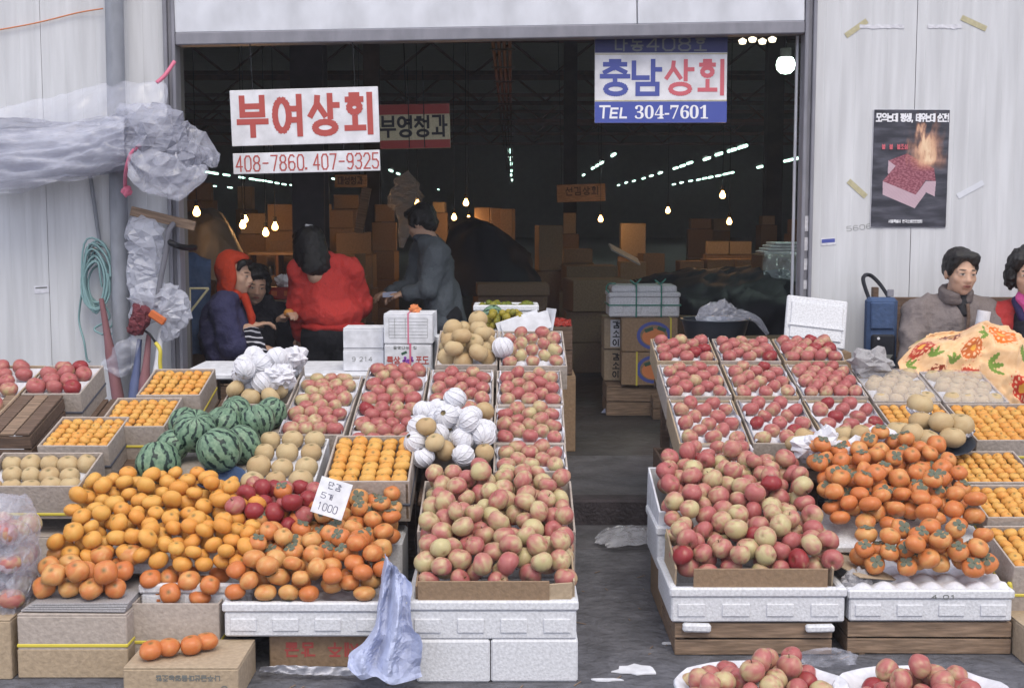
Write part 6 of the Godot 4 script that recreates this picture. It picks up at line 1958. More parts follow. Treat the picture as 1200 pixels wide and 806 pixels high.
# ---------------------------------------------------------------- the right stand
func build_right_stand() -> void:
	var F := RIGHT
	ramp("display_ramp", "plank ramp that carries the cartons of the right fruit stand", F, 0.74, 2.42, 0.95, 2.30)
	# front: foam box on a wooden crate
	wood_crate(T(0.86, 0.0, -4.63), Vector3(0.56, 0.122, 0.40), "wooden crate under the front apple heap of the right stand", "wood", 2)
	foam_box(T(0.872, 0.126, -4.625), Vector3(0.628, 0.125, 0.43), "white foam box holding the front apple heap of the right stand")
	single("foam_scrap", box_mesh(Vector3(0.10, 0.03, 0.03), 0.008), M["foam"], "broken white foam strip hanging under the right foam box by the aisle", "foam scrap", T(0.655, 0.108, -4.415, 0.0, 0, -0.03))
	single("foam_scrap", box_mesh(Vector3(0.10, 0.025, 0.03), 0.008), M["foam"], "broken white foam strip under the joint of the two right foam boxes", "foam scrap", T(1.09, 0.108, -4.408, 0.0, 0, 0.02))
	var c := thing("fruit_carton", "brown carton in the right foam box with its front flap standing below the apples", "carton", T(0.87, 0.17, -4.46))
	part(c, "front_flap", box_mesh(Vector3(0.475, 0.12, 0.007), 0.002, T(0.01, 0.09, 0.035, 0, 0.08)), M["cardboard_brown"])
	part(c, "side_wall", box_mesh(Vector3(0.007, 0.16, 0.30), 0.002, T(-0.285, 0.10, -0.16, 0, SLOPE)), M["cardboard"])
	part(c, "side_wall", box_mesh(Vector3(0.007, 0.16, 0.30), 0.002, T(0.275, 0.10, -0.16, 0, SLOPE)), M["cardboard"])
	carton(F, 0.565, 1.16, 0.40, 0.80, 0.20, "card_white", "white-lined carton behind the front heap of the right stand", "", 0.0)
	foam_box(T(0.865, 0.20, -5.02), Vector3(0.62, 0.17, 0.40), "second white foam box behind the front one on the right stand")
	closed_carton(T(0.86, 0.0, -5.04), Vector3(0.56, 0.198, 0.38), "cardboard_brown", "brown carton under the second foam box of the right stand")
	closed_carton(T(0.90, 0.0, -5.52), Vector3(0.5, 0.36, 0.40), "cardboard_brown", "dark carton beside the aisle under the nearest right apple tray")
	wood_crate(T(0.92, 0.0, -5.98), Vector3(0.46, 0.44, 0.38), "tall dark wooden crate beside the aisle under the right trays", "wood_dark", 4)
	heap("apple", 150, func(x, z): return -z < 5.26 - 0.1 * clampf((0.7 - x) / 0.1, 0, 1), 0.575, 1.19, -5.27, -4.455, func(_x, z): return 0.235 + 0.30 * (-z - 4.45), 0.036, 0.042, 3.1, "the front apple heap, right stand", "apples heaped at the front of the right stand", func(_p): return rng.randf_range(0.12, 0.92), "stem", 0.3)
	# trays
	var cols := [[0.725, 1.032, "the aisle column"], [1.045, 1.348, "the second column"], [1.362, 1.672, "the third column"]]
	var rows := [[1.035, 1.53, 7], [1.537, 1.96, 7], [1.967, 2.30, 6]]
	var steps := ["nearest tray of", "middle tray of", "farthest tray of"]
	for i in 3:
		for j in 3:
			apple_tray(F, cols[i][0], cols[i][1], rows[j][0], rows[j][1], 4 if i == 2 and j > 0 else 3, rows[j][2] - 1, steps[j] + " " + cols[i][2] + ", right stand", 0.42, 0.93, "cardboard_grey" if (i + j) % 2 else "cardboard", 0.015 * j)
	apple_tray(F, 0.73, 1.03, 0.80, 1.03, 3, 3, "just behind the front heap of the right stand", 0.5, 0.95)
	# film-covered cartons of pears
	for q in [[1.69, 2.005, 1.515, 1.925, "left carton of pears under clear film, in front of the seated man"], [2.018, 2.32, 1.50, 1.90, "right carton of pears under clear film, in front of the patterned blanket"]]:
		var t := carton(F, q[0], q[1], q[2], q[3], 0.12, "cardboard_grey", q[4], "")
		liner(t, q[1] - q[0], q[3] - q[2], 0.12, 4, 5, 0.03)
		var p := PackedVector3Array()
		var f := FastNoiseLite.new()
		f.frequency = 12.0
		for j in 18:
			for i in 18:
				var x: float = (i / 17.0 - 0.5) * (q[1] - q[0] + 0.004)
				var z: float = (0.5 - j / 17.0) * (q[3] - q[2] + 0.004)
				p.append(Vector3(x, 0.123 + 0.034 * sqrt(absf(sin(PI * i / 17.0) * sin(PI * j / 17.0))) + 0.004 * f.get_noise_2d(x, z), z))
		var g := Geo.new()
		g.sheet(p, 18, 18)
		part(t, "plastic_film", g.mesh(), M["film"])
		lay("pear", F, q[0] + 0.012, q[1] - 0.012, q[2] + 0.012, q[3] - 0.012, 4, 5, 0.040, -0.012, 0.5, 0.4, "pear under the film of the " + q[4].get_slice(" ", 0) + " covered carton", "pears in the " + q[4].get_slice(" ", 0) + " film-covered carton", 0.5, 1.0)
	# cartons of tangerines at the right
	tangerine_box(F, 1.69, 2.0, 1.07, 1.495, 6, 8, "next to the apple columns, below the filmed pears", 0.0, 0.13, "")
	tangerine_box(F, 2.018, 2.40, 1.07, 1.485, 7, 8, "at the right edge, below the filmed pears", 0.0, 0.14, "strap_yellow")
	tangerine_box(F, 1.80, 2.14, 0.655, 0.96, 7, 6, "at the right edge behind the persimmon heap", 0.0, 0.13, "")
	tangerine_box(F, 1.82, 2.14, 0.36, 0.645, 6, 6, "at the right edge beside the persimmon heap", -0.005, 0.17, "strap_yellow")
	var t := tangerine_box(F, 1.80, 2.14, 0.03, 0.345, 6, 6, "nearest at the right edge, strapped with a bow", -0.03, 0.20, "strap_yellow")
	part(t, "bow", tube_mesh(curve([Vector3(-0.172, 0.09, 0.13), Vector3(-0.18, 0.115, 0.15), Vector3(-0.18, 0.135, 0.16), Vector3(-0.176, 0.11, 0.165), Vector3(-0.18, 0.06, 0.165)], 5), 0.008, 6), M["strap_yellow"])
	closed_carton(T(1.99, 0.0, -4.50), Vector3(0.40, 0.135, 0.36), "cardboard", "tan carton at the right edge under the tangerines with the bow")
	closed_carton(T(2.0, 0.0, -4.92), Vector3(0.36, 0.235, 0.40), "cardboard_brown", "dim carton under the two right-edge tangerine cartons")
	# loose pears on a plate and wrapped pears
	var pp := Vector3(1.859, 0.581, -5.420)
	var plate := Geo.new()
	plate.lathe(PackedVector2Array([Vector2(0, 0), Vector2(0.12, 0.0), Vector2(0.17, 0.028), Vector2(0.172, 0.034), Vector2(0.12, 0.01), Vector2(0, 0.01)]), 26)
	single("tin_plate", plate.mesh(), M["basin"], "shallow metal plate of big brown pears on the right stand", "plate", Transform3D(Basis(Vector3.RIGHT, SLOPE), F * Vector3(1.80, 0.012, -0.985)))
	for q in [[1.70, 0.96, 0.075, "", ""], [1.77, 1.08, 0.085, "", ""], [1.83, 1.0, 0.115, "", ""], [1.86, 0.93, 0.075, "", ""], [1.92, 1.0, 0.10, "foam_net", "pear wearing a white foam ring, on the metal plate"], [1.76, 0.93, 0.06, "", ""], [1.79, 1.17, 0.125, "foam_net", "pear in a white net standing highest behind the metal plate"], [1.93, 1.08, 0.075, "", ""], [1.66, 1.02, 0.06, "", ""]]:
		hold("pear", F * Vector3(q[0], q[2], -q[1]), 0.054, any_turn(0.3), q[4] if q[4] else "big bare brown pear on the metal plate of the right stand", "" if q[4] else "bare pears on the metal plate", rng.randf_range(0.4, 0.9), q[3])
	for q in [[1.28, 0.88, 0.06], [1.38, 0.90, 0.055], [1.48, 0.95, 0.08], [1.20, 0.92, 0.05], [1.25, 0.99, 0.05], [1.42, 1.0, 0.05]]:
		hold("pear", F * Vector3(q[0], q[2], -q[1]), 0.046, any_turn(0.5), "brown pear between white papers behind the persimmon heap", "pears between papers behind the persimmons", rng.randf_range(0.3, 0.9))
	for q in [[1.33, 0.93, 0.065, "left"], [1.55, 0.93, 0.06, "right"], [1.43, 0.85, 0.05, "lowest"], [1.24, 0.86, 0.06, "leftmost"]]:
		paper_wad(F * Vector3(q[0], q[2], -q[1]), 0.062, 60 + int(q[0] * 100), "%s crumpled white paper among the pears behind the persimmon heap" % q[3])
	paper_wad(F * Vector3(1.76, 0.06, -1.86), 0.08, 77, "crumpled newspaper at the corner of the film-covered pears", "newsprint")
	# persimmons
	wood_crate(T(1.49, 0.0, -4.64), Vector3(0.585, 0.122, 0.40), "wooden crate under the persimmon heap of the right stand", "wood", 2)
	var fb := foam_box(T(1.487, 0.126, -4.635), Vector3(0.592, 0.115, 0.43), "white foam box under the persimmon heap, with a pencilled mark")
	part(fb, "lettering", lettering("4.01", T(0.0, 0.098, 0.2155), 0.018, 0.013, 0.0025, 0.4, 0.0008), M["ink_grey"])
	t = thing("egg_crate_tray", "white moulded egg-crate tray laid under the front persimmons", "tray", T(1.487, 0.243, -4.60, 0, 0.05))
	var p2 := PackedVector3Array()
	for j in 25:
		for i in 41:
			p2.append(Vector3(-0.28 + 0.56 * i / 40.0, 0.022 * absf(sin(PI * i / 6.0) * sin(PI * j / 6.0)), 0.17 - 0.34 * j / 24.0))
	var g2 := Geo.new()
	g2.thick(p2, 41, 25, 0.004)
	part(t, "moulded_sheet", g2.mesh(), M["pulp_tray"])
	single("foam_block", box_mesh(Vector3(0.56, 0.26, 0.36), 0.01, T(1.50, 0.20, -5.04)), M["foam"], "white foam block under the back of the persimmon heap", "foam box")
	heap("persimmon", 30, func(_x, _z): return true, 1.235, 1.755, -4.635, -4.435, func(_x, z): return 0.268 + 0.15 * (-z - 4.45), 0.035, 0.040, 0.7, "the egg-crate tray", "persimmons on the egg-crate tray", func(_p): return rng.randf_range(0.1, 0.8), "calyx", 0.7)
	heap("persimmon", 105, func(x, z): return -z < 5.28 and -z > 4.74, 1.20, 1.80, -5.30, -4.70, func(_x, z): return 0.365 + 0.32 * (-z - 4.72), 0.034, 0.040, 0.8, "the persimmon heap, right stand", "persimmons in the big heap of the right stand", func(_p): return rng.randf_range(0.0, 0.55), "calyx", 0.55)
	single("foam_board", box_mesh(Vector3(0.60, 0.03, 0.34), 0.008), M["foam"], "white foam board under the front edge of the upper persimmon heap", "foam board", T(1.50, 0.345, -4.875, 0, 0.20))
	single("torn_carton", box_mesh(Vector3(0.20, 0.005, 0.30), 0.001), M["cardboard"], "torn strip of carton between the apples and the egg-crate tray", "carton", T(1.25, 0.285, -4.62, 0.5, SLOPE * 0.6, -0.2))
	paper_wad(Vector3(1.24, 0.25, -4.50), 0.05, 91, "crumpled newspaper left of the egg-crate tray", "newsprint")
	# piles of apples on the ground in front
	for q in [[0.80, -3.98, 30, "left pile of apples on the ground in front of the right stand", 0.24], [1.30, -3.93, 22, "right pile of apples on the ground in front of the right stand", 0.21]]:
		var px: float = q[0]
		var pz: float = q[1]
		var rad: float = q[4]
		var dish := Geo.new()
		var f := FastNoiseLite.new()
		f.frequency = 5.0
		var pts := PackedVector3Array()
		for j in 9:
			for s in 30:
				var a := -TAU * s / 30
				var rr := [0.0, 0.08, 0.15, 0.20, 0.235, 0.26, 0.268, 0.26, 0.25][j] as float
				var yy := [0.004, 0.004, 0.006, 0.02, 0.05, 0.065, 0.055, 0.03, 0.006][j] as float
				pts.append(Vector3(rr * cos(a) * 1.05, yy * (1.0 + 0.25 * f.get_noise_2d(cos(a), sin(a))), rr * sin(a) * 0.8))
		var flip := PackedVector3Array()
		for j in 9:
			for s in 30:
				flip.append(pts[j * 30 + (30 - s) % 30])
		dish.sheet(flip, 30, 9, true)
		single("paper_dish", dish.mesh(), M["paper"], "white paper dish under the " + q[3].replace(" in front of the right stand", ""), "dish", T(px, 0.004, pz))
		heap("apple", q[2], func(x, z): return Vector2(x - px, (z - pz) * 1.3).length() < rad, px - 0.26, px + 0.26, pz - 0.2, pz + 0.2, func(x, z): return 0.012 + 0.35 * maxf(0, 0.14 - Vector2(x - px, z - pz).length()), 0.037, 0.041, 3.0, "the " + q[3].replace(" in front of the right stand", ""), "apples in the " + q[3], func(_p): return rng.randf_range(0.3, 0.95), "stem", 0.4)
	# lid leaning at the back, by the wall
	var lid := Vector3(1.655, 0.986, -6.950)
	t = thing("leaning_foam_panel", "white foam lid leaning at the back of the right stand under the wall", "foam lid", T(lid.x, lid.y, lid.z, 0, -0.30, -0.12))
	part(t, "plate", box_mesh(Vector3(0.33, 0.27, 0.03), 0.008), M["foam"])
	part(t, "raised_middle", box_mesh(Vector3(0.28, 0.20, 0.012), 0.005, T(0, 0.0, 0.0195)), M["foam"])
	part(t, "groove_bar", box_mesh(Vector3(0.30, 0.012, 0.008), 0.003, T(0, -0.03, 0.029)), M["foam"])
	closed_carton(T(lid.x, 0.13, -7.10), Vector3(0.42, 0.69, 0.24), "cardboard_brown", "brown carton that carries the leaning foam lid")

# ---------------------------------------------------------------- people
const SKIN := Color(0.50, 0.315, 0.225)      # linear

func head_into(b: Blob, at: Transform3D, skin: Color, woman: bool) -> void:
	# the head's own frame: face towards +z, ears level with the origin
	var S := func(p: Vector3): return at * p
	var e := func(p: Vector3, r: Vector3, c: Color): b.ell(at * p, r, c, at.basis.orthonormalized())
	e.call(Vector3(0, 0.032, -0.016), Vector3(0.075, 0.092, 0.094), skin)
	e.call(Vector3(0, -0.030, 0.030), Vector3(0.064, 0.085, 0.060), skin)
	e.call(Vector3(0, -0.072, 0.032), Vector3(0.052 if not woman else 0.046, 0.040, 0.046), skin)
	e.call(Vector3(0, -0.098, 0.060), Vector3(0.021, 0.016, 0.018), skin)
	for s in [-1.0, 1.0]:
		e.call(Vector3(s * 0.037, -0.026, 0.058), Vector3(0.027, 0.024, 0.022), skin)
		b.cap(S.call(Vector3(s * 0.014, 0.022, 0.086)), S.call(Vector3(s * 0.047, 0.019, 0.070)), 0.009, 0.008, skin)
		e.call(Vector3(s * 0.031, 0.000, 0.078), Vector3(0.017, 0.010, 0.011), skin)
		e.call(Vector3(s * 0.079, -0.010, -0.006), Vector3(0.010, 0.030, 0.018), skin * 0.92)
		b.cap(S.call(Vector3(s * 0.010, -0.036, 0.096)), S.call(Vector3(s * 0.013, -0.037, 0.092)), 0.009, 0.008, skin)
	b.cap(S.call(Vector3(0, 0.008, 0.088)), S.call(Vector3(0, -0.030, 0.104)), 0.008, 0.012, skin)
	e.call(Vector3(0, -0.058, 0.088), Vector3(0.022, 0.007, 0.010), skin)
	e.call(Vector3(0, -0.068, 0.086), Vector3(0.018, 0.008, 0.010), skin)
	b.cap(S.call(Vector3(0, -0.07, -0.018)), S.call(Vector3(0, -0.20, -0.045)), 0.050, 0.056, skin)
	# lips, eyes and brows
	var bb := at.basis.orthonormalized()
	b.paint(S.call(Vector3(0, -0.063, 0.097)), Vector3(0.022, 0.008, 0.014), Color(0.30, 0.11, 0.09), bb)
	b.paint(S.call(Vector3(0, -0.063, 0.099)), Vector3(0.023, 0.0016, 0.014), Color(0.09, 0.03, 0.03), bb)
	for s in [-1.0, 1.0]:
		b.paint(S.call(Vector3(s * 0.031, 0.000, 0.089)), Vector3(0.014, 0.0045, 0.014), Color(0.45, 0.40, 0.36), bb)
		b.paint(S.call(Vector3(s * 0.031, 0.000, 0.090)), Vector3(0.0055, 0.0045, 0.014), Color(0.02, 0.014, 0.012), bb)
		b.paint(S.call(Vector3(s * 0.031, 0.0055, 0.089)), Vector3(0.016, 0.0022, 0.014), Color(0.03, 0.02, 0.018), bb)
		b.paint(S.call(Vector3(s * 0.032, 0.025, 0.088)), Vector3(0.019, 0.0042, 0.02), Color(0.035, 0.025, 0.02), bb)
		b.paint(S.call(Vector3(s * 0.009, -0.041, 0.099)), Vector3(0.005, 0.003, 0.008), Color(0.10, 0.04, 0.03), bb)

func hand_into(g: Geo, wrist: Vector3, basis: Basis, side: float, curl: float, skin: Color) -> void:
	# the hand's frame: fingers along +z, back of the hand +y, thumb towards side * x
	var b := Blob.new()
	b.k = 260.0
	var at := Transform3D(basis.orthonormalized(), wrist)
	b.ell(at * Vector3(0, 0, 0.042), Vector3(0.037, 0.014, 0.046), skin, at.basis)
	b.cap(at * Vector3(0, 0, -0.05), at * Vector3(0, 0, 0.02), 0.027, 0.024, skin)
	for i in 4:
		var x := side * (0.028 - 0.0185 * i)
		var l: float = [0.040, 0.045, 0.042, 0.032][i]
		var p := Vector3(x, 0.002, 0.076)
		var a := curl * 0.5
		for k in 3:
			var q: Vector3 = p + Vector3(0, -sin(a), cos(a)) * l * [1.0, 0.65, 0.5][k]
			b.cap(at * p, at * q, [0.0092, 0.0086, 0.0078][k], [0.0086, 0.0078, 0.0066][k], skin)
			p = q
			a += curl * 0.7
	b.cap(at * Vector3(side * 0.026, -0.004, 0.022), at * Vector3(side * 0.050, -0.014, 0.052), 0.013, 0.0105, skin)
	b.cap(at * Vector3(side * 0.050, -0.014, 0.052), at * Vector3(side * (0.050 - 0.014 * curl), -0.026, 0.078), 0.0105, 0.008, skin)
	b.into(g, 0.0045)

func core_into(g: Geo, limbs: Array, skin: Color) -> void:
	# neck, trunk and limbs under the clothes
	var b := Blob.new()
	b.k = 55.0
	for l in limbs:
		b.cap(l[0], l[1], l[2], l[3], skin)
	b.into(g, 0.02)

func garment(prims: Array, c: Color, ripple: float, sd: int, cell := 0.014, k := 95.0, paints := []) -> ArrayMesh:
	# prims are [a, b, ra, rb] for a limb or [centre, radii, turn] for a rounded mass
	var b := Blob.new()
	b.k = k
	b.ripple = ripple * 0.95
	b.ripple_seed = sd
	b.ripple_freq = 4.2
	b.ripple_scale = Vector3(1, 0.8, 1)
	for q in prims:
		var cc: Color = c
		if q[q.size() - 1] is Color:
			cc = q[q.size() - 1]
		if q[1] is Vector3 and q[2] is float:
			b.cap(q[0], q[1], q[2], q[3], cc)
		else:
			b.ell(q[0], q[1], cc, q[2])
	for p in paints:
		b.paint(p[0], p[1], p[2])
	return b.mesh(cell)

func collar_ring(o: Vector3, rx: float, rz: float, r: float, tilt: float, gap: float, front: float) -> Array:
	# a standing collar: short bones round the neck, open towards the angle `front`
	var out := []
	var n := 12
	for i in n:
		var a0 := front + gap + (TAU - 2 * gap) * i / n
		var a1 := front + gap + (TAU - 2 * gap) * (i + 1) / n
		out.append([o + Vector3(sin(a0) * rx, -cos(a0) * tilt, cos(a0) * rz), o + Vector3(sin(a1) * rx, -cos(a1) * tilt, cos(a1) * rz), r, r])
	return out

func build_people() -> void:
	seated_man()
	seated_woman()
	women_inside()
	woman_in_red()
	man_in_dark_jacket()

func facing(p: Vector3, yaw: float, pitch := 0.0, roll := 0.0) -> Transform3D:
	return Transform3D(Basis.from_euler(Vector3(pitch, yaw, roll)), p)

func seated_man() -> void:
	var t := thing("person", "man in a grey brown jacket sitting against the right wall under a patterned blanket", "person", Transform3D())
	var hd := facing(Vector3(2.475, 1.252, -7.06), 0.12, 0.08, -0.04)
	var g := Geo.new()
	var b := Blob.new()
	b.k = 170.0
	head_into(b, hd, SKIN, false)
	b.into(g, 0.0048)
	var hip := Vector3(2.45, 0.66, -7.22)
	core_into(g, [[Vector3(2.46, 1.10, -7.11), hip, 0.06, 0.13], [Vector3(2.26, 1.02, -7.13), Vector3(2.64, 1.02, -7.13), 0.05, 0.05], [Vector3(2.26, 1.02, -7.13), Vector3(2.21, 0.78, -7.04), 0.045, 0.04], [Vector3(2.21, 0.78, -7.04), Vector3(2.34, 0.70, -6.86), 0.04, 0.03], [Vector3(2.64, 1.02, -7.13), Vector3(2.69, 0.80, -7.02), 0.045, 0.04], [Vector3(2.69, 0.80, -7.02), Vector3(2.56, 0.72, -6.86), 0.04, 0.03], [hip + Vector3(-0.09, 0, 0), Vector3(2.33, 0.64, -6.80), 0.08, 0.06], [hip + Vector3(0.09, 0, 0), Vector3(2.60, 0.64, -6.80), 0.08, 0.06], [Vector3(2.33, 0.64, -6.80), Vector3(2.33, 0.22, -6.74), 0.055, 0.04], [Vector3(2.60, 0.64, -6.80), Vector3(2.60, 0.22, -6.74), 0.055, 0.04]], SKIN)
	hand_into(g, Vector3(2.34, 0.70, -6.86), Basis.looking_at(Vector3(-0.7, 0.1, -0.6)), 1.0, 0.5, SKIN)
	hand_into(g, Vector3(2.56, 0.72, -6.86), Basis.looking_at(Vector3(0.7, 0.1, -0.6)), -1.0, 0.5, SKIN)
	part(t, "body", g.mesh(), M["skin"])
	var jc := lin(0.49, 0.455, 0.45)
	var dark := Color(0.03, 0.03, 0.035)
	var prims := [
		[Vector3(2.45, 0.86, -7.16), Vector3(0.205, 0.25, 0.15), Basis()], [Vector3(2.45, 0.99, -7.14), Vector3(0.19, 0.12, 0.125), Basis()],
		[Vector3(2.40, 1.075, -7.13), Vector3(2.27, 1.035, -7.14), 0.062, 0.072], [Vector3(2.51, 1.075, -7.13), Vector3(2.64, 1.035, -7.14), 0.062, 0.072],
		[Vector3(2.26, 1.02, -7.14), Vector3(2.215, 0.78, -7.04), 0.078, 0.068], [Vector3(2.215, 0.78, -7.04), Vector3(2.34, 0.70, -6.87), 0.066, 0.052],
		[Vector3(2.65, 1.02, -7.14), Vector3(2.70, 0.80, -7.02), 0.078, 0.068], [Vector3(2.70, 0.80, -7.02), Vector3(2.56, 0.72, -6.87), 0.066, 0.052],
		[Vector3(2.45, 0.66, -7.20), Vector3(0.21, 0.10, 0.17), Basis()]]
	part(t, "jacket", garment(prims, jc, 0.024, 3, 0.012), M["cloth"])
	part(t, "collar", garment(collar_ring(Vector3(2.463, 1.112, -7.095), 0.066, 0.068, 0.018, 0.018, 0.35, 0.3) + collar_ring(Vector3(2.463, 1.150, -7.088), 0.072, 0.072, 0.013, 0.022, 0.5, 0.3), lin(0.44, 0.405, 0.40), 0.004, 4, 0.009, 110.0), M["cloth"])
	part(t, "shirt", garment([[Vector3(2.475, 1.13, -7.065), Vector3(2.49, 1.04, -7.03), 0.045, 0.03]], dark, 0.004, 5, 0.010, 110.0), M["cloth"])
	part(t, "zip_fly", tube_mesh(curve([Vector3(2.50, 1.085, -7.005), Vector3(2.505, 1.0, -6.995), Vector3(2.49, 0.88, -6.99), Vector3(2.48, 0.78, -6.985)], 5), 0.010, 6), M["wood_dark"])
	part(t, "pocket_flap", box_mesh(Vector3(0.08, 0.012, 0.02), 0.004, T(2.56, 0.945, -7.01, 0.2, 0, -0.1)), M["cardboard_grey"])
	part(t, "trousers", garment([[Vector3(2.36, 0.66, -7.2), Vector3(2.33, 0.645, -6.80), 0.10, 0.075], [Vector3(2.54, 0.66, -7.2), Vector3(2.60, 0.645, -6.80), 0.10, 0.075], [Vector3(2.33, 0.64, -6.80), Vector3(2.33, 0.21, -6.74), 0.075, 0.055], [Vector3(2.60, 0.64, -6.80), Vector3(2.60, 0.21, -6.74), 0.075, 0.055]], lin(0.2, 0.2, 0.23), 0.01, 6, 0.018), M["cloth"])
	for x in [2.33, 2.60]:
		part(t, "shoe", garment([[Vector3(x, 0.175, -6.77), Vector3(x, 0.165, -6.60), 0.042, 0.036]], Color(0.02, 0.02, 0.02), 0.0, 7, 0.014), M["cloth"])
	# short thick hair with a side parting and a fringe
	var h := Blob.new()
	h.k = 130.0
	h.ripple = 0.005
	h.ripple_freq = 30.0
	var hc := Color(0.012, 0.011, 0.011)
	for q in [[Vector3(0, 0.062, -0.030), Vector3(0.085, 0.080, 0.090)], [Vector3(0, 0.02, -0.062), Vector3(0.078, 0.075, 0.058)], [Vector3(-0.070, 0.035, 0.0), Vector3(0.019, 0.055, 0.055)], [Vector3(0.070, 0.035, 0.0), Vector3(0.019, 0.052, 0.052)], [Vector3(-0.028, 0.096, 0.050), Vector3(0.050, 0.026, 0.040)], [Vector3(0.035, 0.094, 0.046), Vector3(0.045, 0.028, 0.038)], [Vector3(0.045, 0.072, 0.066), Vector3(0.026, 0.022, 0.016)], [Vector3(-0.055, 0.070, 0.052), Vector3(0.020, 0.034, 0.022)]]:
		h.ell(hd * q[0], q[1], hc, hd.basis)
	part(t, "hair", h.mesh(0.006), M["hair"])
	# blanket over the knees
	var rows := [
		[Vector3(1.880, 0.619, -6.500), Vector3(2.078, 0.601, -6.500), Vector3(2.275, 0.583, -6.500), Vector3(2.472, 0.583, -6.500), Vector3(2.612, 0.563, -6.520), Vector3(2.811, 0.527, -6.520)],
		[Vector3(1.962, 0.713, -6.520), Vector3(2.093, 0.748, -6.520), Vector3(2.247, 0.768, -6.500), Vector3(2.422, 0.760, -6.500), Vector3(2.586, 0.707, -6.500), Vector3(2.805, 0.682, -6.520)],
		[Vector3(2.004, 0.808, -6.580), Vector3(2.117, 0.856, -6.580), Vector3(2.277, 0.876, -6.560), Vector3(2.439, 0.898, -6.560), Vector3(2.595, 0.854, -6.560), Vector3(2.790, 0.808, -6.580)],
		[Vector3(2.081, 0.860, -6.720), Vector3(2.176, 0.911, -6.700), Vector3(2.317, 0.922, -6.680), Vector3(2.458, 0.981, -6.680), Vector3(2.624, 0.925, -6.700), Vector3(2.802, 0.851, -6.720)],
		[Vector3(2.201, 0.886, -6.920), Vector3(2.287, 0.916, -6.900), Vector3(2.395, 0.927, -6.880), Vector3(2.522, 0.977, -6.880), Vector3(2.677, 0.932, -6.920), Vector3(2.851, 0.863, -6.920)]]
	single("blanket", cloth_sheet(rows, 72, 60, 0.085, 2.4, 23, 0.012, Vector2(1.15, 1.15)), M["blanket"], "cream fleece blanket with big red and orange flowers over the seated man's lap", "blanket")
	var cp := Vector3(2.547, 0.999, -6.900)
	single("paper_cup", rod_mesh(Vector3(0, -0.055, 0), Vector3(0, 0.055, 0), 0.035, 20), M["card_white"], "white paper cup tucked against the blanket by the seated man's arm", "cup", T(cp.x, cp.y, cp.z, 0, 0, -0.15))

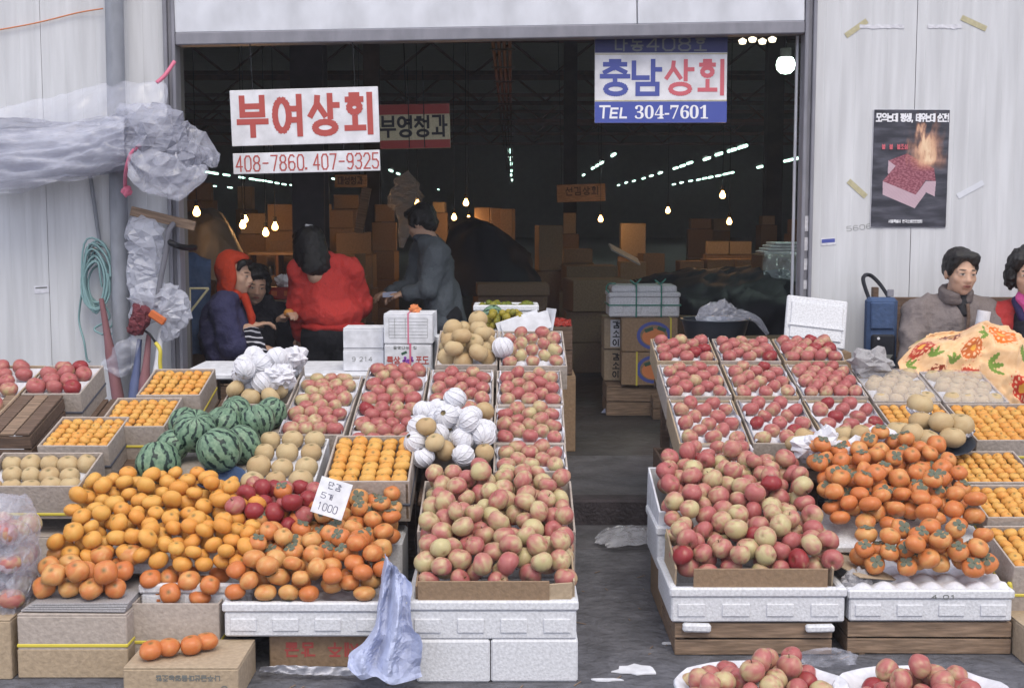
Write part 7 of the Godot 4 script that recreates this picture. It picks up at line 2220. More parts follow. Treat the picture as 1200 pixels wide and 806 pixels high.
func seated_woman() -> void:
	var t := thing("person", "woman with curly black hair in a red jacket and pink scarf at the right edge", "person", Transform3D())
	var hd := facing(Vector3(2.840, 1.245, -7.03), -0.28, 0.05)
	var g := Geo.new()
	var b := Blob.new()
	b.k = 170.0
	head_into(b, hd, SKIN * 0.97, true)
	b.into(g, 0.0048)
	core_into(g, [[Vector3(2.845, 1.08, -7.09), Vector3(2.855, 0.66, -7.22), 0.055, 0.12], [Vector3(2.695, 1.0, -7.12), Vector3(3.005, 1.0, -7.12), 0.045, 0.045], [Vector3(2.695, 1.0, -7.12), Vector3(2.695, 0.78, -7.05), 0.04, 0.036], [Vector3(2.695, 0.78, -7.05), Vector3(2.805, 0.70, -6.87), 0.036, 0.028], [Vector3(3.005, 1.0, -7.12), Vector3(3.035, 0.78, -7.05), 0.04, 0.036], [Vector3(3.035, 0.78, -7.05), Vector3(2.915, 0.70, -6.87), 0.036, 0.028], [Vector3(2.785, 0.66, -7.2), Vector3(2.795, 0.62, -6.80), 0.08, 0.06], [Vector3(2.945, 0.66, -7.2), Vector3(2.955, 0.62, -6.80), 0.08, 0.06], [Vector3(2.795, 0.62, -6.80), Vector3(2.795, 0.2, -6.76), 0.05, 0.04], [Vector3(2.955, 0.62, -6.80), Vector3(2.955, 0.2, -6.76), 0.05, 0.04]], SKIN)
	hand_into(g, Vector3(2.805, 0.70, -6.87), Basis.looking_at(Vector3(-0.7, 0.0, -0.5)), 1.0, 0.6, SKIN)
	hand_into(g, Vector3(2.915, 0.70, -6.87), Basis.looking_at(Vector3(0.7, 0.0, -0.5)), -1.0, 0.6, SKIN)
	part(t, "body", g.mesh(), M["skin"])
	part(t, "jacket", garment([[Vector3(2.855, 0.84, -7.17), Vector3(0.18, 0.25, 0.14), Basis()], [Vector3(2.805, 1.05, -7.12), Vector3(2.715, 1.01, -7.13), 0.055, 0.062], [Vector3(2.895, 1.05, -7.12), Vector3(2.995, 1.01, -7.13), 0.055, 0.062], [Vector3(2.710, 1.0, -7.13), Vector3(2.700, 0.78, -7.05), 0.068, 0.06], [Vector3(2.700, 0.78, -7.05), Vector3(2.805, 0.70, -6.88), 0.058, 0.045], [Vector3(2.995, 1.0, -7.13), Vector3(3.035, 0.78, -7.05), 0.068, 0.06], [Vector3(3.035, 0.78, -7.05), Vector3(2.915, 0.70, -6.88), 0.058, 0.045]], lin(0.68, 0.21, 0.21), 0.02, 13, 0.012), M["cloth"])
	part(t, "collar", garment([[Vector3(2.785, 1.10, -7.05), Vector3(2.810, 1.0, -7.015), 0.026, 0.02], [Vector3(2.910, 1.10, -7.06), Vector3(2.880, 1.0, -7.02), 0.026, 0.02]], lin(0.20, 0.17, 0.34), 0.004, 14, 0.010, 110.0), M["cloth"])
	part(t, "scarf", garment([[Vector3(2.815, 1.115, -7.03), Vector3(2.865, 1.10, -7.01), 0.03, 0.034], [Vector3(2.865, 1.10, -7.01), Vector3(2.895, 1.03, -7.0), 0.036, 0.028], [Vector3(2.815, 1.115, -7.03), Vector3(2.835, 1.04, -7.0), 0.03, 0.022]], lin(0.85, 0.36, 0.62), 0.012, 15, 0.010, 110.0), M["cloth"])
	part(t, "blouse", garment([[Vector3(2.845, 1.0, -7.06), Vector3(2.855, 0.8, -7.04), 0.07, 0.08]], Color(0.015, 0.015, 0.02), 0.006, 16), M["cloth"])
	part(t, "trousers", garment([[Vector3(2.785, 0.66, -7.2), Vector3(2.795, 0.63, -6.80), 0.10, 0.075], [Vector3(2.945, 0.66, -7.2), Vector3(2.955, 0.63, -6.80), 0.10, 0.075], [Vector3(2.795, 0.62, -6.80), Vector3(2.795, 0.2, -6.76), 0.07, 0.055], [Vector3(2.955, 0.62, -6.80), Vector3(2.955, 0.2, -6.76), 0.07, 0.055]], lin(0.30, 0.30, 0.36), 0.01, 17, 0.018), M["cloth"])
	for x in [2.795, 2.955]:
		part(t, "shoe", garment([[Vector3(x, 0.172, -6.78), Vector3(x, 0.165, -6.64), 0.038, 0.034]], Color(0.02, 0.02, 0.02), 0.0, 7, 0.014), M["cloth"])
	var h := Blob.new()
	h.k = 110.0
	h.ripple = 0.013
	h.ripple_freq = 26.0
	for q in [[Vector3(0, 0.070, -0.035), Vector3(0.102, 0.088, 0.10)], [Vector3(0, 0.0, -0.070), Vector3(0.096, 0.10, 0.066)], [Vector3(-0.092, 0.0, -0.005), Vector3(0.036, 0.085, 0.055)], [Vector3(0.092, 0.0, -0.005), Vector3(0.036, 0.085, 0.055)], [Vector3(0, 0.098, 0.042), Vector3(0.085, 0.040, 0.052)], [Vector3(-0.066, 0.062, 0.048), Vector3(0.030, 0.036, 0.034)], [Vector3(0.066, 0.062, 0.048), Vector3(0.030, 0.036, 0.034)]]:
		h.ell(hd * q[0], q[1], Color(0.012, 0.011, 0.011), hd.basis)
	part(t, "hair", h.mesh(0.007), M["hair"])

func women_inside() -> void:
	# the woman with the orange hood, in profile
	var t := thing("person", "woman in a navy jacket and orange hood seated in profile inside the doorway", "person", Transform3D())
	var o := Vector3(-1.80, 0, -8.25)
	var hd := facing(o + Vector3(0.02, 1.185, 0), 1.35, 0.05)
	var g := Geo.new()
	var b := Blob.new()
	b.k = 170.0
	head_into(b, hd, SKIN, true)
	b.into(g, 0.0052)
	var rs := o + Vector3(-0.03, 1.0, 0.16)
	var ls := o + Vector3(-0.02, 1.0, -0.16)
	var relb := o + Vector3(0.02, 0.74, 0.19)
	var rhand := o + Vector3(0.16, 0.74, 0.12)
	var lelb := o + Vector3(0.05, 0.76, -0.15)
	var lhand := o + Vector3(0.13, 0.86, 0.05)
	core_into(g, [[o + Vector3(-0.01, 1.06, 0), o + Vector3(-0.06, 0.58, 0), 0.05, 0.12], [rs, ls, 0.045, 0.045], [rs, relb, 0.04, 0.035], [relb, rhand, 0.035, 0.026], [ls, lelb, 0.04, 0.035], [lelb, lhand, 0.035, 0.026], [o + Vector3(-0.05, 0.58, 0.09), o + Vector3(0.33, 0.56, 0.10), 0.08, 0.06], [o + Vector3(-0.05, 0.58, -0.09), o + Vector3(0.33, 0.56, -0.08), 0.08, 0.06], [o + Vector3(0.33, 0.56, 0.10), o + Vector3(0.33, 0.2, 0.10), 0.05, 0.04], [o + Vector3(0.33, 0.56, -0.08), o + Vector3(0.33, 0.2, -0.08), 0.05, 0.04]], SKIN)
	hand_into(g, rhand, Basis.looking_at(Vector3(-0.9, 0.1, -0.2)), -1.0, 0.7, SKIN)
	hand_into(g, lhand, Basis.looking_at(Vector3(-0.8, -0.2, 0.4)), 1.0, 0.7, SKIN)
	part(t, "body", g.mesh(), M["skin"])
	var navy := lin(0.24, 0.24, 0.37)
	part(t, "jacket", garment([[o + Vector3(-0.06, 0.80, 0), Vector3(0.15, 0.27, 0.19), Basis()], [o + Vector3(-0.02, 1.03, 0.06), rs, 0.06, 0.065], [o + Vector3(-0.02, 1.03, -0.06), ls, 0.06, 0.065], [rs, relb, 0.078, 0.072], [relb, rhand + Vector3(-0.03, 0, 0.01), 0.070, 0.050], [ls, lelb, 0.075, 0.068], [lelb, lhand + Vector3(-0.03, -0.03, -0.03), 0.064, 0.045]], navy, 0.026, 23, 0.013), M["cloth"])
	part(t, "lining_band", garment([[o + Vector3(0.075, 1.05, 0.02), o + Vector3(0.125, 0.92, 0.05), 0.028, 0.020], [o + Vector3(0.125, 0.92, 0.05), o + Vector3(0.13, 0.78, 0.06), 0.020, 0.018]], lin(0.72, 0.22, 0.13), 0.004, 24, 0.011, 110.0), M["cloth"])
	part(t, "hem_lining", garment([[o + Vector3(-0.10, 0.60, 0.19), o + Vector3(-0.02, 0.59, 0.205), 0.03, 0.03]], lin(0.72, 0.22, 0.13), 0.004, 24, 0.011, 110.0), M["cloth"])
	part(t, "hood", garment([[hd * Vector3(0, 0.045, -0.055), Vector3(0.100, 0.115, 0.085), hd.basis], [hd * Vector3(0, 0.110, 0.0), Vector3(0.075, 0.036, 0.075), hd.basis], [hd * Vector3(-0.082, 0.0, -0.015), Vector3(0.028, 0.115, 0.055), hd.basis], [hd * Vector3(0.082, 0.0, -0.015), Vector3(0.028, 0.115, 0.055), hd.basis], [hd * Vector3(0, -0.09, -0.05), Vector3(0.085, 0.08, 0.07), hd.basis], [hd * Vector3(-0.05, -0.125, 0.02), hd * Vector3(0.05, -0.125, 0.02), 0.03, 0.03]], lin(0.74, 0.25, 0.14), 0.010, 25, 0.011, 100.0), M["cloth"])
	part(t, "fringe", garment([[hd * Vector3(-0.04, 0.088, 0.066), hd * Vector3(0.04, 0.088, 0.066), 0.022, 0.022], [hd * Vector3(-0.066, 0.045, 0.045), hd * Vector3(-0.055, 0.08, 0.052), 0.014, 0.02]], Color(0.012, 0.011, 0.011), 0.006, 26, 0.007, 130.0), M["hair"])
	part(t, "trousers", garment([[o + Vector3(-0.05, 0.58, 0.09), o + Vector3(0.33, 0.565, 0.10), 0.10, 0.075], [o + Vector3(-0.05, 0.58, -0.09), o + Vector3(0.33, 0.565, -0.08), 0.10, 0.075], [o + Vector3(0.33, 0.56, 0.10), o + Vector3(0.33, 0.19, 0.10), 0.07, 0.055], [o + Vector3(0.33, 0.56, -0.08), o + Vector3(0.33, 0.19, -0.08), 0.07, 0.055]], Color(0.012, 0.012, 0.016), 0.01, 27, 0.02), M["cloth"])
	single("striped_cloth", cloth_sheet([[o + Vector3(0.17, 0.55, 0.25), o + Vector3(0.22, 0.54, 0.24), o + Vector3(0.27, 0.55, 0.22)], [o + Vector3(0.14, 0.72, 0.24), o + Vector3(0.19, 0.71, 0.24), o + Vector3(0.26, 0.70, 0.22)], [o + Vector3(0.09, 0.85, 0.16), o + Vector3(0.14, 0.86, 0.17), o + Vector3(0.19, 0.85, 0.16)]], 14, 24, 0.03, 8.0, 6, 0.004), M["striped_cloth"], "black and white striped cloth in the hands of the woman in the orange hood", "cloth")
	wood_crate(T(o.x - 0.04, 0.13, o.z), Vector3(0.36, 0.36, 0.36), "low wooden crate that the woman in the orange hood sits on", "wood_dark", 3, true)
	# the woman who faces the street
	t = thing("person", "dark-dressed woman facing the street behind the woman in the orange hood, holding an orange", "person", Transform3D())
	o = Vector3(-1.735, 0, -8.68)
	hd = facing(o + Vector3(0.0, 1.10, 0.04), 0.32, 0.16, -0.10)
	g = Geo.new()
	b = Blob.new()
	b.k = 170.0
	head_into(b, hd, SKIN, true)
	b.into(g, 0.0052)
	rs = o + Vector3(-0.17, 0.90, -0.03)
	ls = o + Vector3(0.17, 0.90, -0.03)
	lelb = o + Vector3(0.20, 0.74, 0.05)
	lhand = o + Vector3(0.215, 0.895, 0.20)
	core_into(g, [[o + Vector3(0, 0.96, -0.02), o + Vector3(0, 0.55, -0.08), 0.05, 0.12], [rs, ls, 0.045, 0.045], [rs, o + Vector3(-0.2, 0.66, 0), 0.04, 0.035], [o + Vector3(-0.2, 0.66, 0), o + Vector3(-0.08, 0.60, 0.15), 0.035, 0.026], [ls, lelb, 0.04, 0.035], [lelb, lhand, 0.035, 0.026], [o + Vector3(-0.08, 0.55, -0.06), o + Vector3(-0.08, 0.55, 0.26), 0.08, 0.06], [o + Vector3(0.08, 0.55, -0.06), o + Vector3(0.10, 0.55, 0.26), 0.08, 0.06], [o + Vector3(-0.08, 0.55, 0.26), o + Vector3(-0.08, 0.2, 0.26), 0.05, 0.04], [o + Vector3(0.10, 0.55, 0.26), o + Vector3(0.10, 0.2, 0.26), 0.05, 0.04]], SKIN)
	hand_into(g, lhand, Basis.looking_at(Vector3(-0.55, -0.35, -0.6)), -1.0, 0.85, SKIN)
	hand_into(g, o + Vector3(-0.08, 0.60, 0.15), Basis.looking_at(Vector3(-0.5, 0.1, -0.6)), -1.0, 0.5, SKIN)
	part(t, "body", g.mesh(), M["skin"])
	var blk := Color(0.014, 0.014, 0.022)
	part(t, "coat", garment([[o + Vector3(0, 0.72, -0.06), Vector3(0.19, 0.26, 0.15), Basis()], [o + Vector3(-0.05, 0.94, -0.02), rs, 0.06, 0.065], [o + Vector3(0.05, 0.94, -0.02), ls, 0.06, 0.065], [rs, o + Vector3(-0.2, 0.66, 0), 0.07, 0.06], [o + Vector3(-0.2, 0.66, 0), o + Vector3(-0.09, 0.60, 0.12), 0.058, 0.045], [ls, lelb, 0.07, 0.06], [lelb, lhand + Vector3(-0.01, -0.04, -0.04), 0.058, 0.042], [o + Vector3(-0.06, 0.99, 0.0), o + Vector3(0.06, 0.99, 0.0), 0.045, 0.045]], blk, 0.02, 33, 0.015), M["cloth"])
	part(t, "trousers", garment([[o + Vector3(-0.08, 0.55, -0.06), o + Vector3(-0.08, 0.56, 0.26), 0.10, 0.075], [o + Vector3(0.08, 0.55, -0.06), o + Vector3(0.10, 0.56, 0.26), 0.10, 0.075], [o + Vector3(-0.08, 0.55, 0.26), o + Vector3(-0.08, 0.19, 0.26), 0.07, 0.055], [o + Vector3(0.10, 0.55, 0.26), o + Vector3(0.10, 0.19, 0.26), 0.07, 0.055]], blk, 0.01, 34, 0.02), M["cloth"])
	var h := Blob.new()
	h.k = 120.0
	h.ripple = 0.016
	h.ripple_freq = 22.0
	for q in [[Vector3(0, 0.066, -0.035), Vector3(0.096, 0.084, 0.096)], [Vector3(0, 0.0, -0.065), Vector3(0.088, 0.095, 0.062)], [Vector3(-0.080, 0.012, -0.005), Vector3(0.026, 0.075, 0.05)], [Vector3(0.080, 0.012, -0.005), Vector3(0.026, 0.075, 0.05)], [Vector3(0, 0.090, 0.044), Vector3(0.074, 0.036, 0.046)], [Vector3(-0.052, 0.062, 0.054), Vector3(0.026, 0.03, 0.028)]]:
		h.ell(hd * q[0], q[1], Color(0.012, 0.011, 0.011), hd.basis)
	part(t, "hair", h.mesh(0.008), M["hair"])
	hold("tangerine", lhand + Vector3(0.045, 0.035, 0.055), 0.036, Basis(), "tangerine held up by the dark-dressed woman", "", 0.3)
	wood_crate(T(o.x, 0.13, o.z - 0.08), Vector3(0.36, 0.33, 0.36), "low wooden crate that the dark-dressed woman sits on", "wood_dark", 3, true)

func woman_in_red() -> void:
	var t := thing("person", "woman in a puffy red jacket standing with her back to the street", "person", Transform3D())
	var o := Vector3(-1.22, 0, -8.5)
	var hd := facing(o + Vector3(-0.13, 1.36, 0.03), PI + 0.75, 0.24)
	var g := Geo.new()
	var b := Blob.new()
	b.k = 170.0
	head_into(b, hd, SKIN, true)
	b.into(g, 0.0055)
	var ls := o + Vector3(-0.17, 1.20, 0.03)
	var rs := o + Vector3(0.14, 1.20, -0.02)
	var le := o + Vector3(-0.205, 0.93, -0.02)
	var lh := o + Vector3(-0.20, 0.77, -0.10)
	var re := o + Vector3(0.195, 0.97, -0.10)
	var rh := o + Vector3(0.10, 0.88, -0.30)
	core_into(g, [[o + Vector3(-0.10, 1.27, 0.02), o + Vector3(0.02, 0.80, 0.02), 0.05, 0.12], [ls, rs, 0.05, 0.05], [ls, le, 0.042, 0.036], [le, lh, 0.036, 0.026], [rs, re, 0.042, 0.036], [re, rh, 0.036, 0.026], [o + Vector3(-0.07, 0.80, 0.02), o + Vector3(-0.08, 0.48, 0.0), 0.085, 0.06], [o + Vector3(0.10, 0.80, 0.02), o + Vector3(0.12, 0.48, 0.0), 0.085, 0.06], [o + Vector3(-0.08, 0.48, 0.0), o + Vector3(-0.08, 0.2, 0.03), 0.055, 0.04], [o + Vector3(0.12, 0.48, 0.0), o + Vector3(0.12, 0.2, 0.03), 0.055, 0.04]], SKIN)
	hand_into(g, lh, Basis.looking_at(Vector3(0.1, 0.9, 0.4)), 1.0, 0.5, SKIN)
	hand_into(g, rh, Basis.looking_at(Vector3(0.4, 0.1, 0.8)), -1.0, 0.5, SKIN)
	part(t, "body", g.mesh(), M["skin"])
	part(t, "jacket", garment([[o + Vector3(-0.01, 1.06, 0.0), Vector3(0.175, 0.205, 0.15), Basis(Vector3.BACK, 0.15)], [o + Vector3(0.02, 0.93, 0.01), Vector3(0.195, 0.12, 0.16), Basis()], [o + Vector3(-0.14, 1.245, 0.02), ls, 0.075, 0.085], [o + Vector3(-0.05, 1.25, 0.02), rs, 0.075, 0.09], [ls, le, 0.074, 0.064], [le, lh, 0.062, 0.044], [rs, re, 0.076, 0.068], [re, rh, 0.064, 0.05]], lin(0.79, 0.25, 0.22), 0.028, 43, 0.012), M["cloth"])
	part(t, "collar", garment(collar_ring(o + Vector3(-0.10, 1.285, 0.035), 0.085, 0.08, 0.030, -0.01, 0.5, PI + 0.5), lin(0.76, 0.23, 0.21), 0.008, 46, 0.011, 100.0), M["cloth"])
	part(t, "hem_band", garment([[o + Vector3(0.025, 0.835, 0.01), Vector3(0.215, 0.045, 0.160), Basis()]], lin(0.70, 0.17, 0.16), 0.012, 44, 0.012), M["cloth"])
	part(t, "trousers", garment([[o + Vector3(0.02, 0.78, 0.02), Vector3(0.19, 0.12, 0.15), Basis()], [o + Vector3(-0.07, 0.76, 0.02), o + Vector3(-0.08, 0.48, 0.0), 0.11, 0.09], [o + Vector3(0.10, 0.76, 0.02), o + Vector3(0.12, 0.48, 0.0), 0.11, 0.09], [o + Vector3(-0.08, 0.48, 0.0), o + Vector3(-0.08, 0.19, 0.03), 0.09, 0.07], [o + Vector3(0.12, 0.48, 0.0), o + Vector3(0.12, 0.19, 0.03), 0.09, 0.07]], Color(0.010, 0.010, 0.012), 0.012, 45, 0.018), M["cloth"])
	for x in [-0.08, 0.12]:
		part(t, "shoe", garment([[o + Vector3(x, 0.172, 0.06), o + Vector3(x, 0.166, -0.08), 0.038, 0.034]], Color(0.02, 0.02, 0.02), 0.0, 7, 0.016), M["cloth"])
	var h := Blob.new()
	h.k = 100.0
	h.ripple = 0.008
	h.ripple_freq = 20.0
	for q in [[Vector3(0, 0.060, -0.035), Vector3(0.094, 0.082, 0.098)], [Vector3(0, -0.02, -0.075), Vector3(0.095, 0.115, 0.065)], [Vector3(-0.075, -0.03, -0.01), Vector3(0.035, 0.11, 0.055)], [Vector3(0.075, -0.03, -0.01), Vector3(0.035, 0.11, 0.055)], [Vector3(0, -0.11, -0.085), Vector3(0.102, 0.085, 0.058)], [Vector3(0, -0.150, -0.075), Vector3(0.118, 0.060, 0.058)], [Vector3(0, 0.088, 0.044), Vector3(0.07, 0.034, 0.045)]]:
		h.ell(hd * q[0], q[1], Color(0.018, 0.012, 0.024), hd.basis)
	part(t, "hair", h.mesh(0.008), M["hair"])
	part(t, "hair_clip", box_mesh(Vector3(0.075, 0.014, 0.016), 0.005, hd * T(0.01, 0.128, -0.075, 0.2, 0.5, 0.1)), M["card_white"])

func man_in_dark_jacket() -> void:
	var t := thing("person", "man with black hair in a dark grey jacket bending to the left inside the hall", "person", Transform3D())
	var o := Vector3(-0.55, 0, -9.0)
	var hd := facing(Vector3(-0.635, 1.515, -9.0), -2.05, 0.35)
	var g := Geo.new()
	var b := Blob.new()
	b.k = 170.0
	head_into(b, hd, SKIN, false)
	b.into(g, 0.0055)
	var ns := o + Vector3(0.03, 1.32, 0.16)
	var fs := o + Vector3(-0.10, 1.31, -0.17)
	var ne := o + Vector3(-0.03, 1.06, 0.18)
	var nh := o + Vector3(-0.20, 1.03, 0.12)
	var fe := o + Vector3(-0.18, 1.06, -0.2)
	var fh := o + Vector3(-0.30, 1.03, -0.08)
	core_into(g, [[o + Vector3(-0.05, 1.39, 0), o + Vector3(0.08, 0.88, 0), 0.055, 0.09], [ns, fs, 0.05, 0.05], [ns, ne, 0.045, 0.04], [ne, nh, 0.04, 0.028], [fs, fe, 0.045, 0.04], [fe, fh, 0.04, 0.028], [o + Vector3(0.08, 0.86, 0.08), o + Vector3(0.06, 0.52, 0.10), 0.07, 0.065], [o + Vector3(0.08, 0.86, -0.08), o + Vector3(0.10, 0.52, -0.10), 0.07, 0.065], [o + Vector3(0.06, 0.52, 0.10), o + Vector3(0.12, 0.2, 0.10), 0.06, 0.04], [o + Vector3(0.10, 0.52, -0.10), o + Vector3(0.14, 0.2, -0.10), 0.06, 0.04]], SKIN)
	hand_into(g, nh, Basis.looking_at(Vector3(0.9, 0.1, 0.2)), 1.0, 0.75, SKIN)
	hand_into(g, fh, Basis.looking_at(Vector3(0.9, 0.1, -0.4)), -1.0, 0.75, SKIN)
	part(t, "body", g.mesh(), M["skin"])
	var lean := Basis(Vector3.BACK, 0.13)
	part(t, "jacket", garment([[o + Vector3(0.02, 1.17, 0), Vector3(0.118, 0.25, 0.19), lean], [o + Vector3(0.07, 0.95, 0), Vector3(0.125, 0.24, 0.19), lean], [o + Vector3(-0.04, 1.375, 0.05), ns, 0.065, 0.075], [o + Vector3(-0.05, 1.375, -0.05), fs, 0.065, 0.075], [ns, ne, 0.072, 0.062], [ne, nh + Vector3(0.03, 0, 0), 0.058, 0.044], [fs, fe, 0.07, 0.06], [fe, fh, 0.056, 0.044], [o + Vector3(0.085, 0.83, 0), Vector3(0.135, 0.10, 0.19), Basis()]], lin(0.36, 0.39, 0.42), 0.024, 53, 0.013), M["cloth"])
	part(t, "collar", garment(collar_ring(o + Vector3(-0.06, 1.415, 0), 0.07, 0.07, 0.020, 0.0, 0.4, -1.57), lin(0.28, 0.31, 0.35), 0.003, 54, 0.011, 100.0), M["cloth"])
	part(t, "trousers", garment([[o + Vector3(0.10, 0.86, 0.08), o + Vector3(0.06, 0.52, 0.10), 0.11, 0.085], [o + Vector3(0.10, 0.86, -0.08), o + Vector3(0.10, 0.52, -0.10), 0.11, 0.085], [o + Vector3(0.06, 0.52, 0.10), o + Vector3(0.12, 0.19, 0.10), 0.085, 0.065], [o + Vector3(0.10, 0.52, -0.10), o + Vector3(0.14, 0.19, -0.10), 0.085, 0.065]], Color(0.016, 0.017, 0.02), 0.01, 55, 0.02), M["cloth"])
	for z in [0.10, -0.10]:
		part(t, "shoe", garment([[o + Vector3(0.14, 0.174, z), o + Vector3(-0.03, 0.168, z), 0.042, 0.036]], Color(0.02, 0.02, 0.02), 0.0, 7, 0.018), M["cloth"])
	var h := Blob.new()
	h.k = 120.0
	h.ripple = 0.012
	h.ripple_freq = 20.0
	for q in [[Vector3(0, 0.062, -0.030), Vector3(0.090, 0.082, 0.094)], [Vector3(0, 0.0, -0.066), Vector3(0.080, 0.085, 0.056)], [Vector3(-0.072, 0.030, 0.0), Vector3(0.022, 0.06, 0.055)], [Vector3(0.072, 0.030, 0.0), Vector3(0.022, 0.06, 0.055)], [Vector3(0, 0.092, 0.052), Vector3(0.076, 0.032, 0.044)]]:
		h.ell(hd * q[0], q[1], Color(0.010, 0.009, 0.009), hd.basis)
	part(t, "hair", h.mesh(0.008), M["hair"])
	var bn := nh + Vector3(-0.10, -0.005, 0.0)
	single("banknotes", box_mesh(Vector3(0.10, 0.004, 0.06), 0.001), M["blue_paper"], "few pale blue notes in the hand of the man in the dark jacket", "notes", T(bn.x, bn.y, bn.z, 0.1, 0.5, 0.1))

# ---------------------------------------------------------------- things inside the hall
func stack_box(at: Vector3, size: Vector3, label: String, turn := 0.0, m := "cardboard_brown", group := "") -> void:
	closed_carton(T(at.x, at.y, at.z, turn), size, m, label, group)

func build_interior_things() -> void:
	# mandarin boxes on a crate, foam box on top
	var a := Vector3(0.968, 0.139, -9.150)
	wood_crate(T(Vector3(0.912, 0.139, -9.150).x, 0.13, -9.35), Vector3(0.46, 0.21, 0.42), "pale wooden crate under the mandarin boxes right of the aisle", "wood", 2, true)
	wood_crate(T(Vector3(1.029, 0.260, -9.000).x + 0.08, 0.13, -9.12), Vector3(0.22, 0.16, 0.3), "small broken wooden crate in front of the mandarin boxes", "wood", 2)
	for k in 2:
		var t := closed_carton(T(Vector3(0.990, 0.431, -9.100).x, 0.36 + 0.243 * k, -9.25, -0.04), Vector3(0.40, 0.24, 0.30), "cardboard_brown", ["lower", "upper"][k] + " brown mandarin box with a blue ring emblem, right of the aisle")
		var g := Geo.new()
		for i in 26:
			var q0 := Vector2(cos(TAU * i / 26), sin(TAU * i / 26))
			var q1 := Vector2(cos(TAU * (i + 1) / 26), sin(TAU * (i + 1) / 26))
			g.quad(Vector3(q0.x * 0.098, q0.y * 0.078, 0), Vector3(q0.x * 0.122, q0.y * 0.100, 0), Vector3(q1.x * 0.122, q1.y * 0.100, 0), Vector3(q1.x * 0.098, q1.y * 0.078, 0))
		part(t, "ring_emblem", g.mesh(), M["ink_blue"], T(0.03, 0.115, 0.1512))
		g = Geo.new()
		g.lathe(PackedVector2Array([Vector2(0.084, 0), Vector2(0.084, 0.0008), Vector2(0, 0.0008)]), 26, T(0.03, 0.105, 0.1504, 0, PI / 2) * Transform3D(Basis.from_scale(Vector3(1, 1, 0.72)), Vector3()))
		part(t, "fruit_emblem", g.mesh(), M["ink_orange"])
		g = Geo.new()
		for s in [[-0.035, 0.145, 0.35], [0.055, 0.150, -0.3]]:
			g.box(Vector3(0.062, 0.026, 0.001), T(s[0] + 0.03, s[1] + 0.012, 0.1520 + s[0] * 0.001, 0, 0, s[2]), 0.0)
		part(t, "leaf_emblem", g.mesh(), M["ink_green"])
		part(t, "strap", box_mesh(Vector3(0.012, 0.243, 0.306), 0.0, T([-0.09, 0.15][k], 0.119, 0)), M["strap_yellow"])
	for k in 2:
		var t := closed_carton(T(Vector3(0.799, 0.406, -9.300).x, 0.36 + 0.235 * k, -9.52), Vector3(0.24, 0.23, 0.30), "cardboard", ["lower", "upper"][k] + " narrow carton with upright lettering left of the mandarin boxes")
		part(t, "label_sheet", box_mesh(Vector3(0.09, 0.20, 0.001), 0.0, T(-0.03, 0.115, 0.1506)), M["card_white"] if k else M["cardboard"])
		for i in 3:
			part(t, "lettering", lettering(["감", "소", "이"][i], T(-0.055, 0.20 - i * 0.065, 0.1512), 0.045, 0.045, 0.008, 0.3, 0.0008), M["ink_black"])
	var fb := foam_box(T(Vector3(0.954, 0.791, -9.200).x, 0.845, -9.36), Vector3(0.52, 0.175, 0.36), "white foam box tied with green string on top of the mandarin boxes", "", false)
	part(fb, "lid", box_mesh(Vector3(0.47, 0.05, 0.33), 0.02, T(0.0, 0.20, 0)), M["foam"])
	for x in [-0.06, 0.12]:
		part(fb, "string", box_mesh(Vector3(0.010, 0.232, 0.368), 0.0, T(x, 0.115, 0)), M["strap_green"])
		part(fb, "string_knot", tube_mesh(curve([Vector3(x - 0.04, 0.262, 0.1), Vector3(x - 0.015, 0.245, 0.1), Vector3(x, 0.235, 0.1), Vector3(x + 0.02, 0.25, 0.1), Vector3(x + 0.04, 0.272, 0.1)], 4), 0.006, 5), M["strap_green"])
	part(fb, "string", box_mesh(Vector3(0.528, 0.010, 0.368), 0.0, T(0, 0.085, 0)), M["strap_green"])
	part(fb, "string_end", tube_mesh(curve([Vector3(-0.24, 0.16, 0.17), Vector3(-0.275, 0.20, 0.15), Vector3(-0.25, 0.235, 0.1), Vector3(-0.2, 0.235, 0.05)], 5), 0.006, 5), M["strap_green"])
	# basin with plastic over it
	a = Vector3(1.306, 0.829, -8.200)
	var g := Geo.new()
	g.lathe(PackedVector2Array([Vector2(0, -0.10), Vector2(0.17, -0.10), Vector2(0.215, 0.07), Vector2(0.228, 0.075), Vector2(0.228, 0.082), Vector2(0.205, 0.08), Vector2(0.16, -0.085), Vector2(0, -0.085)]), 32)
	single("metal_basin", g.mesh(), M["basin"], "wide grey metal basin just inside the doorway on the right", "basin", T(a.x, a.y, a.z))
	single("plastic_bag", crumple([[Vector3(a.x - 0.12, a.y + 0.07, a.z), 0.02], [Vector3(a.x - 0.05, a.y + 0.10, a.z), 0.06], [Vector3(a.x + 0.04, a.y + 0.12, a.z), 0.075], [Vector3(a.x + 0.14, a.y + 0.10, a.z), 0.04], [Vector3(a.x + 0.26, a.y + 0.08, a.z), 0.02], [Vector3(a.x + 0.34, a.y - 0.02, a.z), 0.012]], 22, 7, 0.4, 71), M["clear_sheeting"], "clear plastic bag lying over the metal basin", "plastic bag")
	wood_crate(T(a.x, 0.13, a.z), Vector3(0.45, a.y - 0.235, 0.42), "dark wooden crate that carries the metal basin", "wood_dark", 3, true)
	stack_box(Vector3(Vector3(1.736, 0.734, -8.500).x, 0.13, -8.6), Vector3(0.42, 0.62, 0.4), "brown carton beside the basin near the right door post", 0.2)
	stack_box(Vector3(Vector3(1.382, 0.629, -9.600).x, 0.13, -9.9), Vector3(0.60, 0.68, 0.4), "reddish brown carton behind the metal basin", -0.1)
